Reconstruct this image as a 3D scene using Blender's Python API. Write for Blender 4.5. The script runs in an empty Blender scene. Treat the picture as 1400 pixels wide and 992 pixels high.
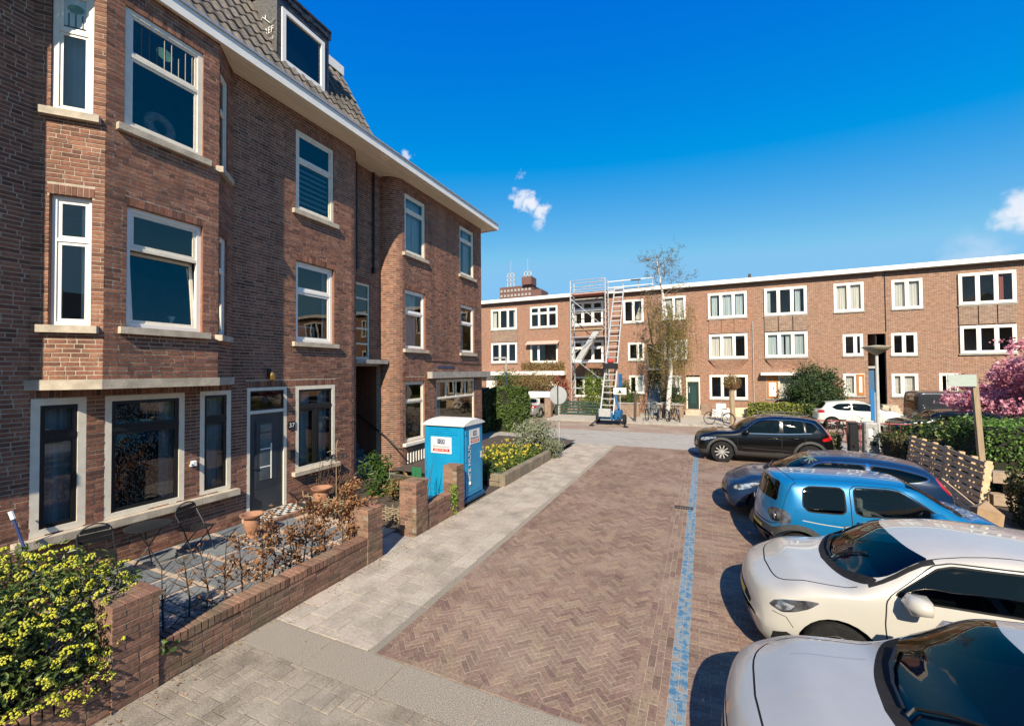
import bpy, math, random
import numpy as np
from mathutils import Vector, Matrix, geometry
random.seed(7); rng = np.random.default_rng(7)
SC = bpy.context.scene; COL = SC.collection
R = math.radians
# ------------------------------------------------------------ camera, world, sun, exposure
cam = bpy.data.objects.new('camera', bpy.data.cameras.new('camera')); COL.objects.link(cam)
def cam_axes(yaw, pitch, roll):
    cy, sy, cp, sp = math.cos(yaw), math.sin(yaw), math.cos(pitch), math.sin(pitch)
    fw = Vector((-sy*cp, cy*cp, sp)); r0 = Vector((cy, sy, 0)); u0 = r0.cross(fw)
    return math.cos(roll)*r0+math.sin(roll)*u0, -math.sin(roll)*r0+math.cos(roll)*u0, fw
CR, CU, CF = cam_axes(R(24.393), R(1.141), R(-.4513))
CAM = Vector((0, 0, 3.2))
m = Matrix.Identity(4)
for i in range(3): m[i][0], m[i][1], m[i][2], m[i][3] = CR[i], CU[i], -CF[i], CAM[i]
cam.matrix_world = m
cam.data.sensor_width = 36; cam.data.lens = 36*575.14/1400; cam.data.clip_start = .05; cam.data.clip_end = 3000
SC.camera = cam
SUN = Vector((1, -3.3, 2.62)).normalized()
SUN_STRENGTH, SKY_STRENGTH, EXPOSURE = 5.0, .0812, .72
W = bpy.data.worlds.new('World'); SC.world = W; W.use_nodes = True
nt = W.node_tree; N = nt.nodes; LK = nt.links
bg = N['Background']; sky = N.new('ShaderNodeTexSky'); sky.sky_type = 'NISHITA'; sky.sun_disc = False
sky.sun_elevation = math.asin(SUN.z); sky.sun_rotation = math.atan2(SUN.x, SUN.y)
sky.altitude = 0; sky.air_density = 1.0; sky.dust_density = .3; sky.ozone_density = 3.0
bg.inputs['Strength'].default_value = SKY_STRENGTH
# the deep polarised blue of the photograph: the sky's own three channels, each on its own curve
K = SKY_STRENGTH*2**EXPOSURE
def fm(op, a, b):
    n = N.new('ShaderNodeMath'); n.operation = op
    for k, q in enumerate((a, b)):
        if isinstance(q, (int, float)): n.inputs[k].default_value = q
        else: LK.new(q, n.inputs[k])
    return n.outputs[0]
sp = N.new('ShaderNodeSeparateColor'); LK.new(sky.outputs[0], sp.inputs[0])
cr_ = fm('MULTIPLY', fm('MAXIMUM', fm('SUBTRACT', sp.outputs[0], .165/K), .001), 1.55)
cg_ = fm('MULTIPLY', fm('SUBTRACT', sp.outputs[1], .035/K), 1.2)
cb_ = fm('MULTIPLY', fm('POWER', fm('MULTIPLY', sp.outputs[2], K), .22), .90/K)
hs = N.new('ShaderNodeCombineColor'); LK.new(fm('MINIMUM', cr_, .24/K), hs.inputs[0]); LK.new(fm('MINIMUM', cg_, .56/K), hs.inputs[1]); LK.new(fm('MINIMUM', cb_, .93/K), hs.inputs[2])
tc = N.new('ShaderNodeTexCoord'); nz = N.new('ShaderNodeTexNoise'); nz.inputs['Scale'].default_value = 38; nz.inputs['Detail'].default_value = 8
LK.new(tc.outputs['Generated'], nz.inputs['Vector'])
def vm(op, a, b=None):
    n = N.new('ShaderNodeVectorMath'); n.operation = op
    for k, q in enumerate((a, b)):
        if q is None: continue
        if isinstance(q, (tuple, Vector)): n.inputs[k].default_value = q
        elif isinstance(q, float): n.inputs['Scale'].default_value = q
        else: LK.new(q, n.inputs[k])
    return n
off = vm('SUBTRACT', nz.outputs['Color'], (.5, .5, .5)); offs = vm('SCALE', off.outputs[0], .055)
dirv = vm('ADD', tc.outputs['Generated'], offs.outputs[0])
mask = None
def pixdir(u, v): return ((u-700)/575.14*CR-(v-496)/575.14*CU+CF).normalized()
# wispy clouds: the direction in the sky, the radius (radians), how dense
for u, v, r, dens in ((710, 272, .017, .8), (726, 277, .020, .95), (738, 290, .018, .9), (737, 305, .016, .55), (1392, 288, .020, .9), (1372, 296, .02, .7), (1408, 284, .03, .95), (556, 212, .011, .7), (712, 238, .008, .22), (1330, 358, .04, .3)):
    d = vm('DISTANCE', dirv.outputs[0], pixdir(u, v))
    mr = N.new('ShaderNodeMapRange'); mr.interpolation_type = 'SMOOTHSTEP'
    for k, q in ((1, r*1.25), (2, r*.35), (3, 0.), (4, dens)): mr.inputs[k].default_value = q
    LK.new(d.outputs['Value'], mr.inputs[0])
    if mask is None: mask = mr.outputs[0]
    else:
        mx = N.new('ShaderNodeMath'); mx.operation = 'MAXIMUM'; LK.new(mask, mx.inputs[0]); LK.new(mr.outputs[0], mx.inputs[1]); mask = mx.outputs[0]
mixc = N.new('ShaderNodeMix'); mixc.data_type = 'RGBA'; LK.new(mask, mixc.inputs[0]); LK.new(hs.outputs[0], mixc.inputs[6]); mixc.inputs[7].default_value = (6.6, 6.8, 7.4, 1)
LK.new(mixc.outputs[2], bg.inputs['Color'])
sl = bpy.data.lights.new('sun', 'SUN'); sl.energy = SUN_STRENGTH; sl.angle = R(.5); sl.color = (1, .885, .70)
so = bpy.data.objects.new('sun', sl); COL.objects.link(so); so.rotation_euler = SUN.to_track_quat('Z', 'Y').to_euler(); so.location = (20, -40, 40)
SC.view_settings.view_transform = 'Standard'; SC.view_settings.look = 'None'; SC.view_settings.exposure = EXPOSURE; SC.view_settings.gamma = 1; SC.view_settings.use_curve_mapping = False
SC.render.engine = 'CYCLES'; SC.cycles.max_bounces = 8; SC.cycles.transparent_max_bounces = 12
# ------------------------------------------------------------ helpers
def V(*a): return Vector(a)
class MB:
    def __init__(s): s.v = []; s.f = []
    def add(s, vs, fs):
        n = len(s.v); s.v += [tuple(q) for q in vs]; s.f += [tuple(i+n for i in f) for f in fs]
    def para(s, o, a, b, c):
        o, a, b, c = Vector(o), Vector(a), Vector(b), Vector(c)
        if a.cross(b).dot(c) < 0: a, b = b, a
        s.add([o, o+a, o+a+b, o+b, o+c, o+a+c, o+a+b+c, o+b+c], [(3,2,1,0),(4,5,6,7),(0,1,5,4),(1,2,6,5),(2,3,7,6),(3,0,4,7)])
    def box(s, x0, x1, y0, y1, z0, z1): s.para((x0,y0,z0), (x1-x0,0,0), (0,y1-y0,0), (0,0,z1-z0))
    def cbox(s, x0, x1, y0, y1, z0, z1, c=.02):
        # a box with its vertical and top edges chamfered
        def ring(i, z): return [(x0+i+c,y0+i,z),(x1-i-c,y0+i,z),(x1-i,y0+i+c,z),(x1-i,y1-i-c,z),(x1-i-c,y1-i,z),(x0+i+c,y1-i,z),(x0+i,y1-i-c,z),(x0+i,y0+i+c,z)]
        s.loft([ring(0, z0), ring(0, z1-c), ring(c*.8, z1)], True, True)
    def loft(s, rings, cap0=False, cap1=False, closed=True):
        n = len(rings[0]); vs = [q for r in rings for q in r]; fs = []
        for i in range(len(rings)-1):
            for j in range(n if closed else n-1):
                k = (j+1) % n; fs.append((i*n+j, i*n+k, (i+1)*n+k, (i+1)*n+j))
        if cap0: fs.append(tuple(range(n-1, -1, -1)))
        if cap1: fs.append(tuple((len(rings)-1)*n+j for j in range(n)))
        s.add(vs, fs)
    def tube(s, pts, r, n=6, cap=True):
        pts = [Vector(p) for p in pts]; rings = []
        for i, p in enumerate(pts):
            t = (pts[min(i+1, len(pts)-1)]-pts[max(i-1, 0)]).normalized()
            a = t.cross(Vector((0,0,1)) if abs(t.z) < .9 else Vector((1,0,0))).normalized(); b = t.cross(a)
            q = r[i] if isinstance(r, (list, tuple)) else r
            rings.append([p+q*(math.cos(2*math.pi*k/n)*a+math.sin(2*math.pi*k/n)*b) for k in range(n)])
        s.loft(rings, cap, cap)
    def lathe(s, prof, n=16, o=(0,0,0), ax=2):
        rings = []
        for r, h in prof:
            ring = []
            for k in range(n):
                a = 2*math.pi*k/n; q = [0, 0, 0]; q[ax] = h; q[(ax+1) % 3] = r*math.cos(a); q[(ax+2) % 3] = r*math.sin(a)
                ring.append((q[0]+o[0], q[1]+o[1], q[2]+o[2]))
            rings.append(ring)
        s.loft(rings, True, True)
    def prism(s, poly, ax, a0, a1):
        # poly in the two axes after ax
        def p(u, w, a):
            q = [0,0,0]; q[ax] = a; q[(ax+1) % 3] = u; q[(ax+2) % 3] = w; return q
        s.loft([[p(u, w, a0) for u, w in poly], [p(u, w, a1) for u, w in poly]], True, True)
def wloc(o):
    p = Vector((0,0,0))
    while o is not None: p += o.location; o = o.parent
    return p
def obj(name, mb, mat, parent=None, smooth=False, local=False, label=None, kind=None):
    """links a mesh; world coordinates in MB are made relative to the thing it belongs to"""
    me = bpy.data.meshes.new(name); vs = mb.v
    if parent is not None and not local:
        L = wloc(parent)
        if L.length > 0: vs = [(x-L.x, y-L.y, z-L.z) for x, y, z in vs]
    me.from_pydata(vs, [], mb.f)
    if smooth: me.shade_smooth() if smooth is True else me.set_sharp_from_angle(angle=smooth)
    me.materials.append(mat)
    o = bpy.data.objects.new(name, me); COL.objects.link(o); o.parent = parent
    if label: o['label'] = label
    if kind: o['kind'] = kind
    return o
def autosmooth(o, ang=40):
    o.data.shade_smooth(); o.data.set_sharp_from_angle(angle=R(ang)); return o
def thing(name, label, cat, loc=(0,0,0), rz=0, group=None):
    o = bpy.data.objects.new(name, None); COL.objects.link(o); o.location = loc; o.rotation_euler = (0,0,rz); o.empty_display_size = .2
    o['label'] = label; o['category'] = cat
    if group: o['group'] = group
    return o
def tag(o, label, cat, group=None, kind=None):
    if label: o['label'] = label
    if cat: o['category'] = cat
    if group: o['group'] = group
    if kind: o['kind'] = kind
    return o
def link(name, me, parent, loc, rot=None, scale=None):
    o = bpy.data.objects.new(name, me); COL.objects.link(o); o.parent = parent; o.location = loc
    if rot: o.rotation_euler = rot
    if scale: o.scale = scale
    return o
def dup(root, loc, rz, label, group=None):
    r = root.copy(); COL.objects.link(r); r.location = loc; r.rotation_euler = (0,0,rz); r['label'] = label
    if group: r['group'] = group
    for ch in list(root.children):
        c = ch.copy(); COL.objects.link(c); c.parent = r
        for g in ch.children:
            d = g.copy(); COL.objects.link(d); d.parent = c
    return r
# ------------------------------------------------------------ materials
def newmat(name):
    mt = bpy.data.materials.new(name); mt.use_nodes = True; return mt, mt.node_tree.nodes, mt.node_tree.links, mt.node_tree.nodes['Principled BSDF']
def mat(name, c1, c2=None, scale=6, rough=.6, metal=0, bump=0, bscale=None, rand=0, spec=.5, coat=0, detail=5, lo=.35, hi=.65, stretch=None, alpha=None):
    mt, n, l, b = newmat(name)
    b.inputs['Roughness'].default_value = rough; b.inputs['Metallic'].default_value = metal; b.inputs['Specular IOR Level'].default_value = spec
    if coat: b.inputs['Coat Weight'].default_value = coat; b.inputs['Coat Roughness'].default_value = .04
    c = None; geo = n.new('ShaderNodeTexCoord')
    vec = geo.outputs['Object']
    if stretch:
        mp = n.new('ShaderNodeMapping'); mp.inputs['Scale'].default_value = stretch; l.new(vec, mp.inputs['Vector']); vec = mp.outputs[0]
    if c2 is not None:
        t = n.new('ShaderNodeTexNoise'); t.inputs['Scale'].default_value = scale; t.inputs['Detail'].default_value = detail; l.new(vec, t.inputs['Vector'])
        r = n.new('ShaderNodeMapRange'); r.inputs[1].default_value = lo; r.inputs[2].default_value = hi; l.new(t.outputs[0], r.inputs[0])
        x = n.new('ShaderNodeMix'); x.data_type = 'RGBA'; l.new(r.outputs[0], x.inputs[0]); x.inputs[6].default_value = (*c1, 1); x.inputs[7].default_value = (*c2, 1); c = x.outputs[2]
    if rand:
        f = randfac(n, l)
        h = n.new('ShaderNodeHueSaturation')
        r = n.new('ShaderNodeMapRange'); r.inputs[3].default_value = 1-rand; r.inputs[4].default_value = 1+rand; l.new(f, r.inputs[0]); l.new(r.outputs[0], h.inputs['Value'])
        if c is not None: l.new(c, h.inputs['Color'])
        else: h.inputs['Color'].default_value = (*c1, 1)
        c = h.outputs[0]
    if c is not None: l.new(c, b.inputs['Base Color'])
    else: b.inputs['Base Color'].default_value = (*c1, 1)
    if bump:
        t = n.new('ShaderNodeTexNoise'); t.inputs['Scale'].default_value = bscale or scale*4; t.inputs['Detail'].default_value = 6; l.new(vec, t.inputs['Vector'])
        u = n.new('ShaderNodeBump'); u.inputs['Strength'].default_value = bump; u.inputs['Distance'].default_value = .02; l.new(t.outputs[0], u.inputs['Height']); l.new(u.outputs[0], b.inputs['Normal'])
    return mt
def randfac(n, l):
    g = n.new('ShaderNodeNewGeometry'); i = n.new('ShaderNodeObjectInfo'); a = n.new('ShaderNodeMath'); a.operation = 'ADD'
    l.new(g.outputs['Random Per Island'], a.inputs[0]); l.new(i.outputs['Random'], a.inputs[1])
    f = n.new('ShaderNodeMath'); f.operation = 'FRACT'; l.new(a.outputs[0], f.inputs[0]); return f.outputs[0]
def ramp_mat(name, cols, rough=.85, nscale=30, namt=.35, bump=.4, big=None, streak=None, stain=None):
    """each piece takes its own tone from the list; fine grain and larger weathering stay on the surface"""
    mt, n, l, b = newmat(name); b.inputs['Roughness'].default_value = rough; b.inputs['Specular IOR Level'].default_value = .25
    f = randfac(n, l); rp = n.new('ShaderNodeValToRGB'); e = rp.color_ramp.elements; rp.color_ramp.interpolation = 'LINEAR'
    while len(e) < len(cols): e.new(.5)
    for k, c in enumerate(cols): e[k].position = k/(len(cols)-1); e[k].color = (*c, 1)
    l.new(f, rp.inputs[0])
    g = n.new('ShaderNodeNewGeometry')
    t = n.new('ShaderNodeTexNoise'); t.inputs['Scale'].default_value = nscale; t.inputs['Detail'].default_value = 6; l.new(g.outputs['Position'], t.inputs['Vector'])
    r = n.new('ShaderNodeMapRange'); r.inputs[1].default_value = .25; r.inputs[2].default_value = .75; r.inputs[3].default_value = 1-namt; r.inputs[4].default_value = 1+namt; l.new(t.outputs[0], r.inputs[0])
    h = n.new('ShaderNodeHueSaturation'); l.new(rp.outputs[0], h.inputs['Color']); l.new(r.outputs[0], h.inputs['Value']); c = h.outputs[0]
    if big:
        sc, col, amt, lo, hi = big
        t2 = n.new('ShaderNodeTexNoise'); t2.inputs['Scale'].default_value = sc; t2.inputs['Detail'].default_value = 5; l.new(g.outputs['Position'], t2.inputs['Vector'])
        r2 = n.new('ShaderNodeMapRange'); r2.inputs[1].default_value = lo; r2.inputs[2].default_value = hi; r2.inputs[4].default_value = amt; l.new(t2.outputs[0], r2.inputs[0])
        x = n.new('ShaderNodeMix'); x.data_type = 'RGBA'; l.new(r2.outputs[0], x.inputs[0]); l.new(c, x.inputs[6]); x.inputs[7].default_value = (*col, 1); c = x.outputs[2]
    for q, stretch in ((streak, (2.2, 2.2, .16)), (stain, (1, 1, 1))):
        # weathering that runs down a wall, or spots on a street
        if not q: continue
        t3 = n.new('ShaderNodeTexNoise'); t3.inputs['Scale'].default_value = q[0]; t3.inputs['Detail'].default_value = 6; t3.inputs['Roughness'].default_value = .62
        mp = n.new('ShaderNodeMapping'); mp.inputs['Scale'].default_value = stretch; l.new(g.outputs['Position'], mp.inputs[0]); l.new(mp.outputs[0], t3.inputs['Vector'])
        r3 = n.new('ShaderNodeMapRange'); r3.inputs[1].default_value = q[3]; r3.inputs[2].default_value = q[4]; r3.inputs[3].default_value = q[1]; r3.inputs[4].default_value = q[2]; l.new(t3.outputs[0], r3.inputs[0])
        h3 = n.new('ShaderNodeHueSaturation'); l.new(c, h3.inputs['Color']); l.new(r3.outputs[0], h3.inputs['Value']); c = h3.outputs[0]
    l.new(c, b.inputs['Base Color'])
    if bump:
        u = n.new('ShaderNodeBump'); u.inputs['Strength'].default_value = bump; u.inputs['Distance'].default_value = .01; l.new(t.outputs[0], u.inputs['Height']); l.new(u.outputs[0], b.inputs['Normal'])
    return mt
def glass_mat(name, tint, refl=.8, ior=1.5, base=.03):
    mt, n, l, b = newmat(name); n.remove(b)
    tr = n.new('ShaderNodeBsdfTransparent'); tr.inputs[0].default_value = (*tint, 1)
    gl = n.new('ShaderNodeBsdfGlossy'); gl.inputs['Roughness'].default_value = .015; gl.inputs['Color'].default_value = (refl, refl*.90, refl*.78, 1)
    fr = n.new('ShaderNodeFresnel'); fr.inputs['IOR'].default_value = ior
    a = n.new('ShaderNodeMath'); a.operation = 'ADD'; a.use_clamp = True; l.new(fr.outputs[0], a.inputs[0]); a.inputs[1].default_value = base
    # old panes are never quite flat
    g = n.new('ShaderNodeNewGeometry'); t = n.new('ShaderNodeTexNoise'); t.inputs['Scale'].default_value = 1.3; t.inputs['Detail'].default_value = 1; l.new(g.outputs['Position'], t.inputs['Vector'])
    u = n.new('ShaderNodeBump'); u.inputs['Strength'].default_value = .06; u.inputs['Distance'].default_value = .05; l.new(t.outputs[0], u.inputs['Height']); l.new(u.outputs[0], gl.inputs['Normal'])
    x = n.new('ShaderNodeMixShader'); l.new(a.outputs[0], x.inputs[0]); l.new(tr.outputs[0], x.inputs[1]); l.new(gl.outputs[0], x.inputs[2])
    l.new(x.outputs[0], n['Material Output'].inputs['Surface']); return mt
def leaf_mat(name, c1, c2, rough=.5, trans=.25):
    mt, n, l, b = newmat(name); b.inputs['Roughness'].default_value = rough; b.inputs['Specular IOR Level'].default_value = .4
    g = n.new('ShaderNodeNewGeometry'); x = n.new('ShaderNodeMix'); x.data_type = 'RGBA'; l.new(g.outputs['Random Per Island'], x.inputs[0]); x.inputs[6].default_value = (*c1, 1); x.inputs[7].default_value = (*c2, 1)
    l.new(x.outputs[2], b.inputs['Base Color'])
    t = n.new('ShaderNodeBsdfTranslucent'); l.new(x.outputs[2], t.inputs[0]); ms = n.new('ShaderNodeMixShader'); ms.inputs[0].default_value = trans
    l.new(b.outputs[0], ms.inputs[1]); l.new(t.outputs[0], ms.inputs[2]); l.new(ms.outputs[0], n['Material Output'].inputs['Surface']); return mt
m_brick = ramp_mat('red brown brick', [(.112,.054,.037),(.19,.085,.054),(.26,.113,.070),(.225,.097,.062),(.32,.155,.094),(.15,.07,.049),(.28,.13,.079)], nscale=22, namt=.3, bump=.5, big=(.6, (.10,.06,.05), .4, .5, .75), streak=(1.0, .74, 1.16, .36, .62))
m_gbrick = ramp_mat('garden wall brick', [(.12,.066,.05),(.20,.115,.08),(.27,.15,.10),(.22,.12,.085),(.16,.085,.06)], nscale=26, namt=.35, bump=.5, big=(1.6, (.12,.12,.075), .55, .5, .7))
m_mortar = mat('pale lime mortar', (.47,.39,.30), (.34,.28,.215), 9, .95, bump=.3)
m_stone = mat('weathered sandstone', (.50,.43,.33), (.34,.29,.225), 5, .85, bump=.25, bscale=40)
m_conc = mat('grey concrete', (.36,.33,.29), (.25,.235,.21), 4, .9, bump=.25, bscale=50)
m_cream = mat('cream window paint', (.74,.68,.56), (.66,.60,.49), 8, .4, bump=.04)
m_white = mat('white window paint', (.80,.76,.69), (.73,.69,.62), 5, .35)
m_upvc = mat('white plastic frame', (.79,.76,.70), None, rough=.3)
m_blackp = mat('black window paint', (.012,.013,.015), None, rough=.3)
m_door = mat('dark slate door paint', (.028,.036,.046), (.034,.042,.052), 3, .4)
m_glass = glass_mat('window glass', (.84,.87,.88), .85, 1.5, .07)
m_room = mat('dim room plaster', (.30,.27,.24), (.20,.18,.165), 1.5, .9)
m_curtain = mat('pale curtain cloth', (.78,.78,.75), (.58,.60,.60), 14, .9, stretch=(1,1,.05))
m_blind = mat('striped roller blind', (.28,.31,.33), None, rough=.8)
m_black = mat('black metal', (.012,.013,.015), None, rough=.4)
m_rubber = mat('black rubber', (.012,.012,.013), (.018,.017,.017), 20, .8, spec=.2)
m_steel = mat('galvanised steel', (.42,.41,.39), (.32,.31,.30), 12, .5, metal=.3)
m_alu = mat('worn aluminium', (.62,.62,.61), (.5,.5,.49), 9, .45, metal=.6)
m_tile = ramp_mat('weathered clay roof tile', [(.10,.088,.075),(.145,.125,.105),(.185,.16,.135),(.13,.115,.10)], nscale=14, namt=.3, bump=.4)
m_soffit = mat('cream soffit board', (.82,.72,.56), (.74,.65,.50), 3, .6, rand=.05, stretch=(4,.3,1))
m_wood = ramp_mat('raw pine board', [(.52,.36,.21),(.60,.44,.27),(.45,.31,.18),(.55,.42,.28)], nscale=9, namt=.25, bump=.2)
m_post = mat('weathered post wood', (.36,.27,.17), (.26,.19,.12), 6, .85, bump=.3, stretch=(6,6,.6))
m_bark = mat('brown bark', (.09,.065,.045), (.05,.038,.03), 25, .9, bump=.6)
m_soil = mat('dark garden soil', (.05,.036,.026), (.09,.068,.05), 14, .95, bump=.8)
m_terra = mat('terracotta', (.36,.17,.095), (.28,.14,.085), 9, .8, bump=.15)
# ------------------------------------------------------------ pieces of paving and masonry
def unit_mesh(name, mt, ch=.06):
    """a unit block centred on the origin with its top edge chamfered"""
    mb = MB(); c = .5-ch; a = .5
    mb.loft([[(-a,-a,-a),(a,-a,-a),(a,a,-a),(-a,a,-a)], [(-a,-a,a-ch*1.2),(a,-a,a-ch*1.2),(a,a,a-ch*1.2),(-a,a,a-ch*1.2)], [(-c,-c,a),(c,-c,a),(c,c,a),(-c,c,a)]], False, True)
    me = bpy.data.meshes.new(name); me.from_pydata(mb.v, [], mb.f); me.materials.append(mt); return me
def clip(poly, x0, x1, y0, y1):
    for ax, lim, sg in ((0,x0,1),(0,x1,-1),(1,y0,1),(1,y1,-1)):
        out = []
        for i in range(len(poly)):
            p, q = poly[i-1], poly[i]; a, b = sg*(p[ax]-lim), sg*(q[ax]-lim)
            if (a < 0) != (b < 0):
                t = a/(a-b); out.append((p[0]+t*(q[0]-p[0]), p[1]+t*(q[1]-p[1])))
            if b >= 0: out.append(q)
        poly = out
        if not poly: return poly
    return poly
def area(p): return abs(sum(p[i-1][0]*p[i][1]-p[i][0]*p[i-1][1] for i in range(len(p))))/2
def seen(x, y, z=0):
    d = V(x, y, z)-CAM; k = d.dot(CF)
    if k < .3: return False
    u = 700+575*d.dot(CR)/k; v = 496-575*d.dot(CU)/k
    return -40 < u < 1440 and -40 < v < 1030
def pave(parent, name, mt, cells, region, top=0., joint=.006, th=.03, limit=300, jit=.0022, rest='paving_pieces', also=None):
    """cells: (cx, cy, length, width, angle). Whole pieces nearest the camera become parts of their own, the rest is joined"""
    me = unit_mesh(name, mt, .045); whole = []; mb = MB()
    for cx, cy, l, w, a in cells:
        if also and not also(cx, cy): continue
        l2, w2 = l-joint, w-joint; ca, sa = math.cos(a), math.sin(a)
        poly = [(cx+ca*p*l2/2-sa*q*w2/2, cy+sa*p*l2/2+ca*q*w2/2) for p, q in ((-1,-1),(1,-1),(1,1),(-1,1))]
        pc = clip(poly, *region)
        if len(pc) < 3 or area(pc) < .0004: continue
        dz = random.uniform(-jit, jit)
        if area(pc) > .995*l2*w2 and seen(cx, cy): whole.append(((cx*cx+cy*cy), cx, cy, l2, w2, a, dz))
        else: mb.loft([[(x, y, top-th) for x, y in pc], [(x, y, top+dz) for x, y in pc]], False, True)
    whole.sort()
    for i, (d, cx, cy, l, w, a, dz) in enumerate(whole):
        if i < limit:
            link(name, me, parent, (cx, cy, top-th/2+dz/2), (random.gauss(0,.004), random.gauss(0,.004), a), (l, w, th+dz))
        else:
            ca, sa = math.cos(a), math.sin(a)
            q = [(cx+ca*p*l/2-sa*r*w/2, cy+sa*p*l/2+ca*r*w/2) for p, r in ((-1,-1),(1,-1),(1,1),(-1,1))]
            mb.loft([[(x, y, top-th) for x, y in q], [(x, y, top+dz) for x, y in q]], False, True)
    if mb.f: obj(rest, mb, mt, parent, kind='stuff')
def sheet(name, pts, z, mt, parent=None):
    mb = MB(); mb.add([(x, y, z) for x, y in pts], [tuple(range(len(pts)))]); o = obj(name, mb, mt, parent)
    if parent is None: o['kind'] = 'structure'
    return o
def rect(x0, x1, y0, y1): return [(x0,y0),(x1,y0),(x1,y1),(x0,y1)]
def stretch(x0, x1, y0, y1, l, w, along='y', off=.5):
    out = []; k = 0
    a0, a1, b0, b1 = (y0, y1, x0, x1) if along == 'y' else (x0, x1, y0, y1)
    nb = max(1, round((b1-b0)/w)); w = (b1-b0)/nb
    for j in range(nb):
        s = a0-(l*off*(j % 2))-random.random()*l*.0
        while s < a1:
            c = s+l/2; d = b0+(j+.5)*w
            out.append((d, c, l, w, math.pi/2) if along == 'y' else (c, d, l, w, 0)); s += l
    return out
def herring(x0, x1, y0, y1, w, n, ang):
    L = n*w; ca, sa = math.cos(ang), math.sin(ang); out = []; cx, cy = (x0+x1)/2, (y0+y1)/2
    rad = math.hypot(x1-x0, y1-y0)/2+L; m_ = int(rad/w)+2
    for i in range(-m_, m_+1):
        for k in range(-m_//n-2, m_//n+3):
            for (px, py, rot) in (((i+2*n*k+n/2)*w, (i+.5)*w, 0), ((i+2*n-1+2*n*k+.5)*w, (i+n/2)*w, math.pi/2)):
                if abs(px) > rad or abs(py) > rad: continue
                X, Y = cx+ca*px-sa*py, cy+sa*px+ca*py
                if x0-L/2 < X < x1+L/2 and y0-L/2 < Y < y1+L/2: out.append((X, Y, L, w, ang+rot))
    return out
m_bed = mat('sandy joint filling', (.42,.345,.255), (.27,.22,.165), 9, .95, bump=.4)
m_clinker = ramp_mat('street clinker brick', [(.15,.10,.077),(.22,.145,.108),(.185,.115,.092),(.26,.18,.127),(.19,.133,.098),(.235,.162,.122),(.25,.183,.125),(.16,.095,.082)], nscale=30, namt=.32, bump=.4, big=(.55, (.30,.23,.175), .38, .48, .7), stain=(1.1, .84, 1.06, .34, .55))
m_slab = ramp_mat('grey pavement tile', [(.29,.255,.205),(.35,.305,.245),(.33,.28,.23),(.385,.34,.275),(.345,.285,.23)], nscale=24, namt=.2, bump=.35, big=(.8, (.42,.34,.28), .6, .52, .68), stain=(2.0, .78, 1.08, .34, .55))
m_setts = ramp_mat('grey concrete paver', [(.225,.19,.145),(.28,.235,.18),(.25,.213,.165),(.305,.26,.20)], nscale=60, namt=.35, bump=.5, big=(1.2, (.32,.285,.235), .5, .5, .7), stain=(2.2, .72, 1.1, .36, .58))
m_band = mat('exposed aggregate concrete', (.44,.38,.30), (.18,.153,.117), 70, .9, bump=.7, bscale=90, detail=3)
mt, n, l, b = newmat('worn blue road paint on brick'); b.inputs['Roughness'].default_value = .7
g = n.new('ShaderNodeNewGeometry'); t = n.new('ShaderNodeTexNoise'); t.inputs['Scale'].default_value = 11; t.inputs['Detail'].default_value = 8; t.inputs['Roughness'].default_value = .7; l.new(g.outputs['Position'], t.inputs['Vector'])
rp = n.new('ShaderNodeValToRGB'); e = rp.color_ramp.elements; e.new(.5)
for k, (p, c) in enumerate(((.40, (.25,.19,.145)), (.455, (.21,.27,.29)), (.56, (.05,.145,.25)))): e[k].position = p; e[k].color = (*c, 1)
l.new(t.outputs[0], rp.inputs[0]); l.new(rp.outputs[0], b.inputs['Base Color']); m_bluepaint = mt
# ------------------------------------------------------------ the ground, one sheet to the horizon
m_ground = mat('pale dry ground', (.24,.215,.18), (.18,.165,.14), 2, .95)
sheet('ground', rect(-900, 900, -900, 1200), -.07, m_ground)
road = sheet('road', rect(-3.44, -.36, 3.78, 18.3), -.004, m_bed)
pave(road, 'brick', m_clinker, herring(-3.36, -.68, 3.86, 18.3, .068, 3, R(45)), (-3.36, -.68, 3.86, 18.3), rest='herringbone_bricks')
edge = stretch(-3.44, -3.36, 3.78, 18.3, .21, .08)+stretch(-3.36, -.36, 3.78, 3.86, .21, .08, 'x')+stretch(-.68, -.36, 3.86, 18.3, .21, .08)
pave(road, 'edge_brick', m_clinker, edge, (-3.44, -.36, 3.78, 18.3), limit=220, rest='edge_bricks')
mark = sheet('road_marking', rect(-.36, -.19, 1.5, 17.2), -.0035, m_bed)
pave(mark, 'painted_brick', m_bluepaint, stretch(-.36, -.19, 1.5, 17.2, .21, .085), (-.36, -.19, 1.5, 17.2), limit=150, rest='painted_bricks')
side = sheet('sidewalk', rect(-5.14, -3.44, 3.8, 18.3), -.005, m_bed)
pave(side, 'tile', m_slab, stretch(-5.14, -3.54, 3.9, 18.3, .3, .3, 'y'), (-5.14, -3.55, 3.9, 18.3), limit=300, rest='pavement_tiles', jit=.004)
pave(side, 'kerb_stone', m_band, stretch(-3.55, -3.44, 3.78, 18.3, 1., .11), (-3.55, -3.44, 3.78, 18.3), limit=40)
band = sheet('crossing_slabs', rect(-5.14, 2.5, 3.28, 3.79), -.012, m_bed)
pave(band, 'slab', m_band, [(-5.14+.53+1.06*k, 3.53, 1.06, .5, 0) for k in range(8)], (-5.14, 2.5, 3.28, 3.785), limit=8, jit=.003, joint=.018)
pave(band, 'corner_tile', m_slab, [(-4.85, 3.84, .56, .12, 0), (-4.2, 3.84, .7, .12, 0), (-3.75, 3.84, .36, .12, 0)], (-5.14, -3.55, 3.78, 3.9), limit=8)
fore = sheet('forecourt_paving', rect(-5.14, -.36, .3, 3.28), -.006, m_bed)
cells = []; x = -5.14; j = 0
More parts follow.
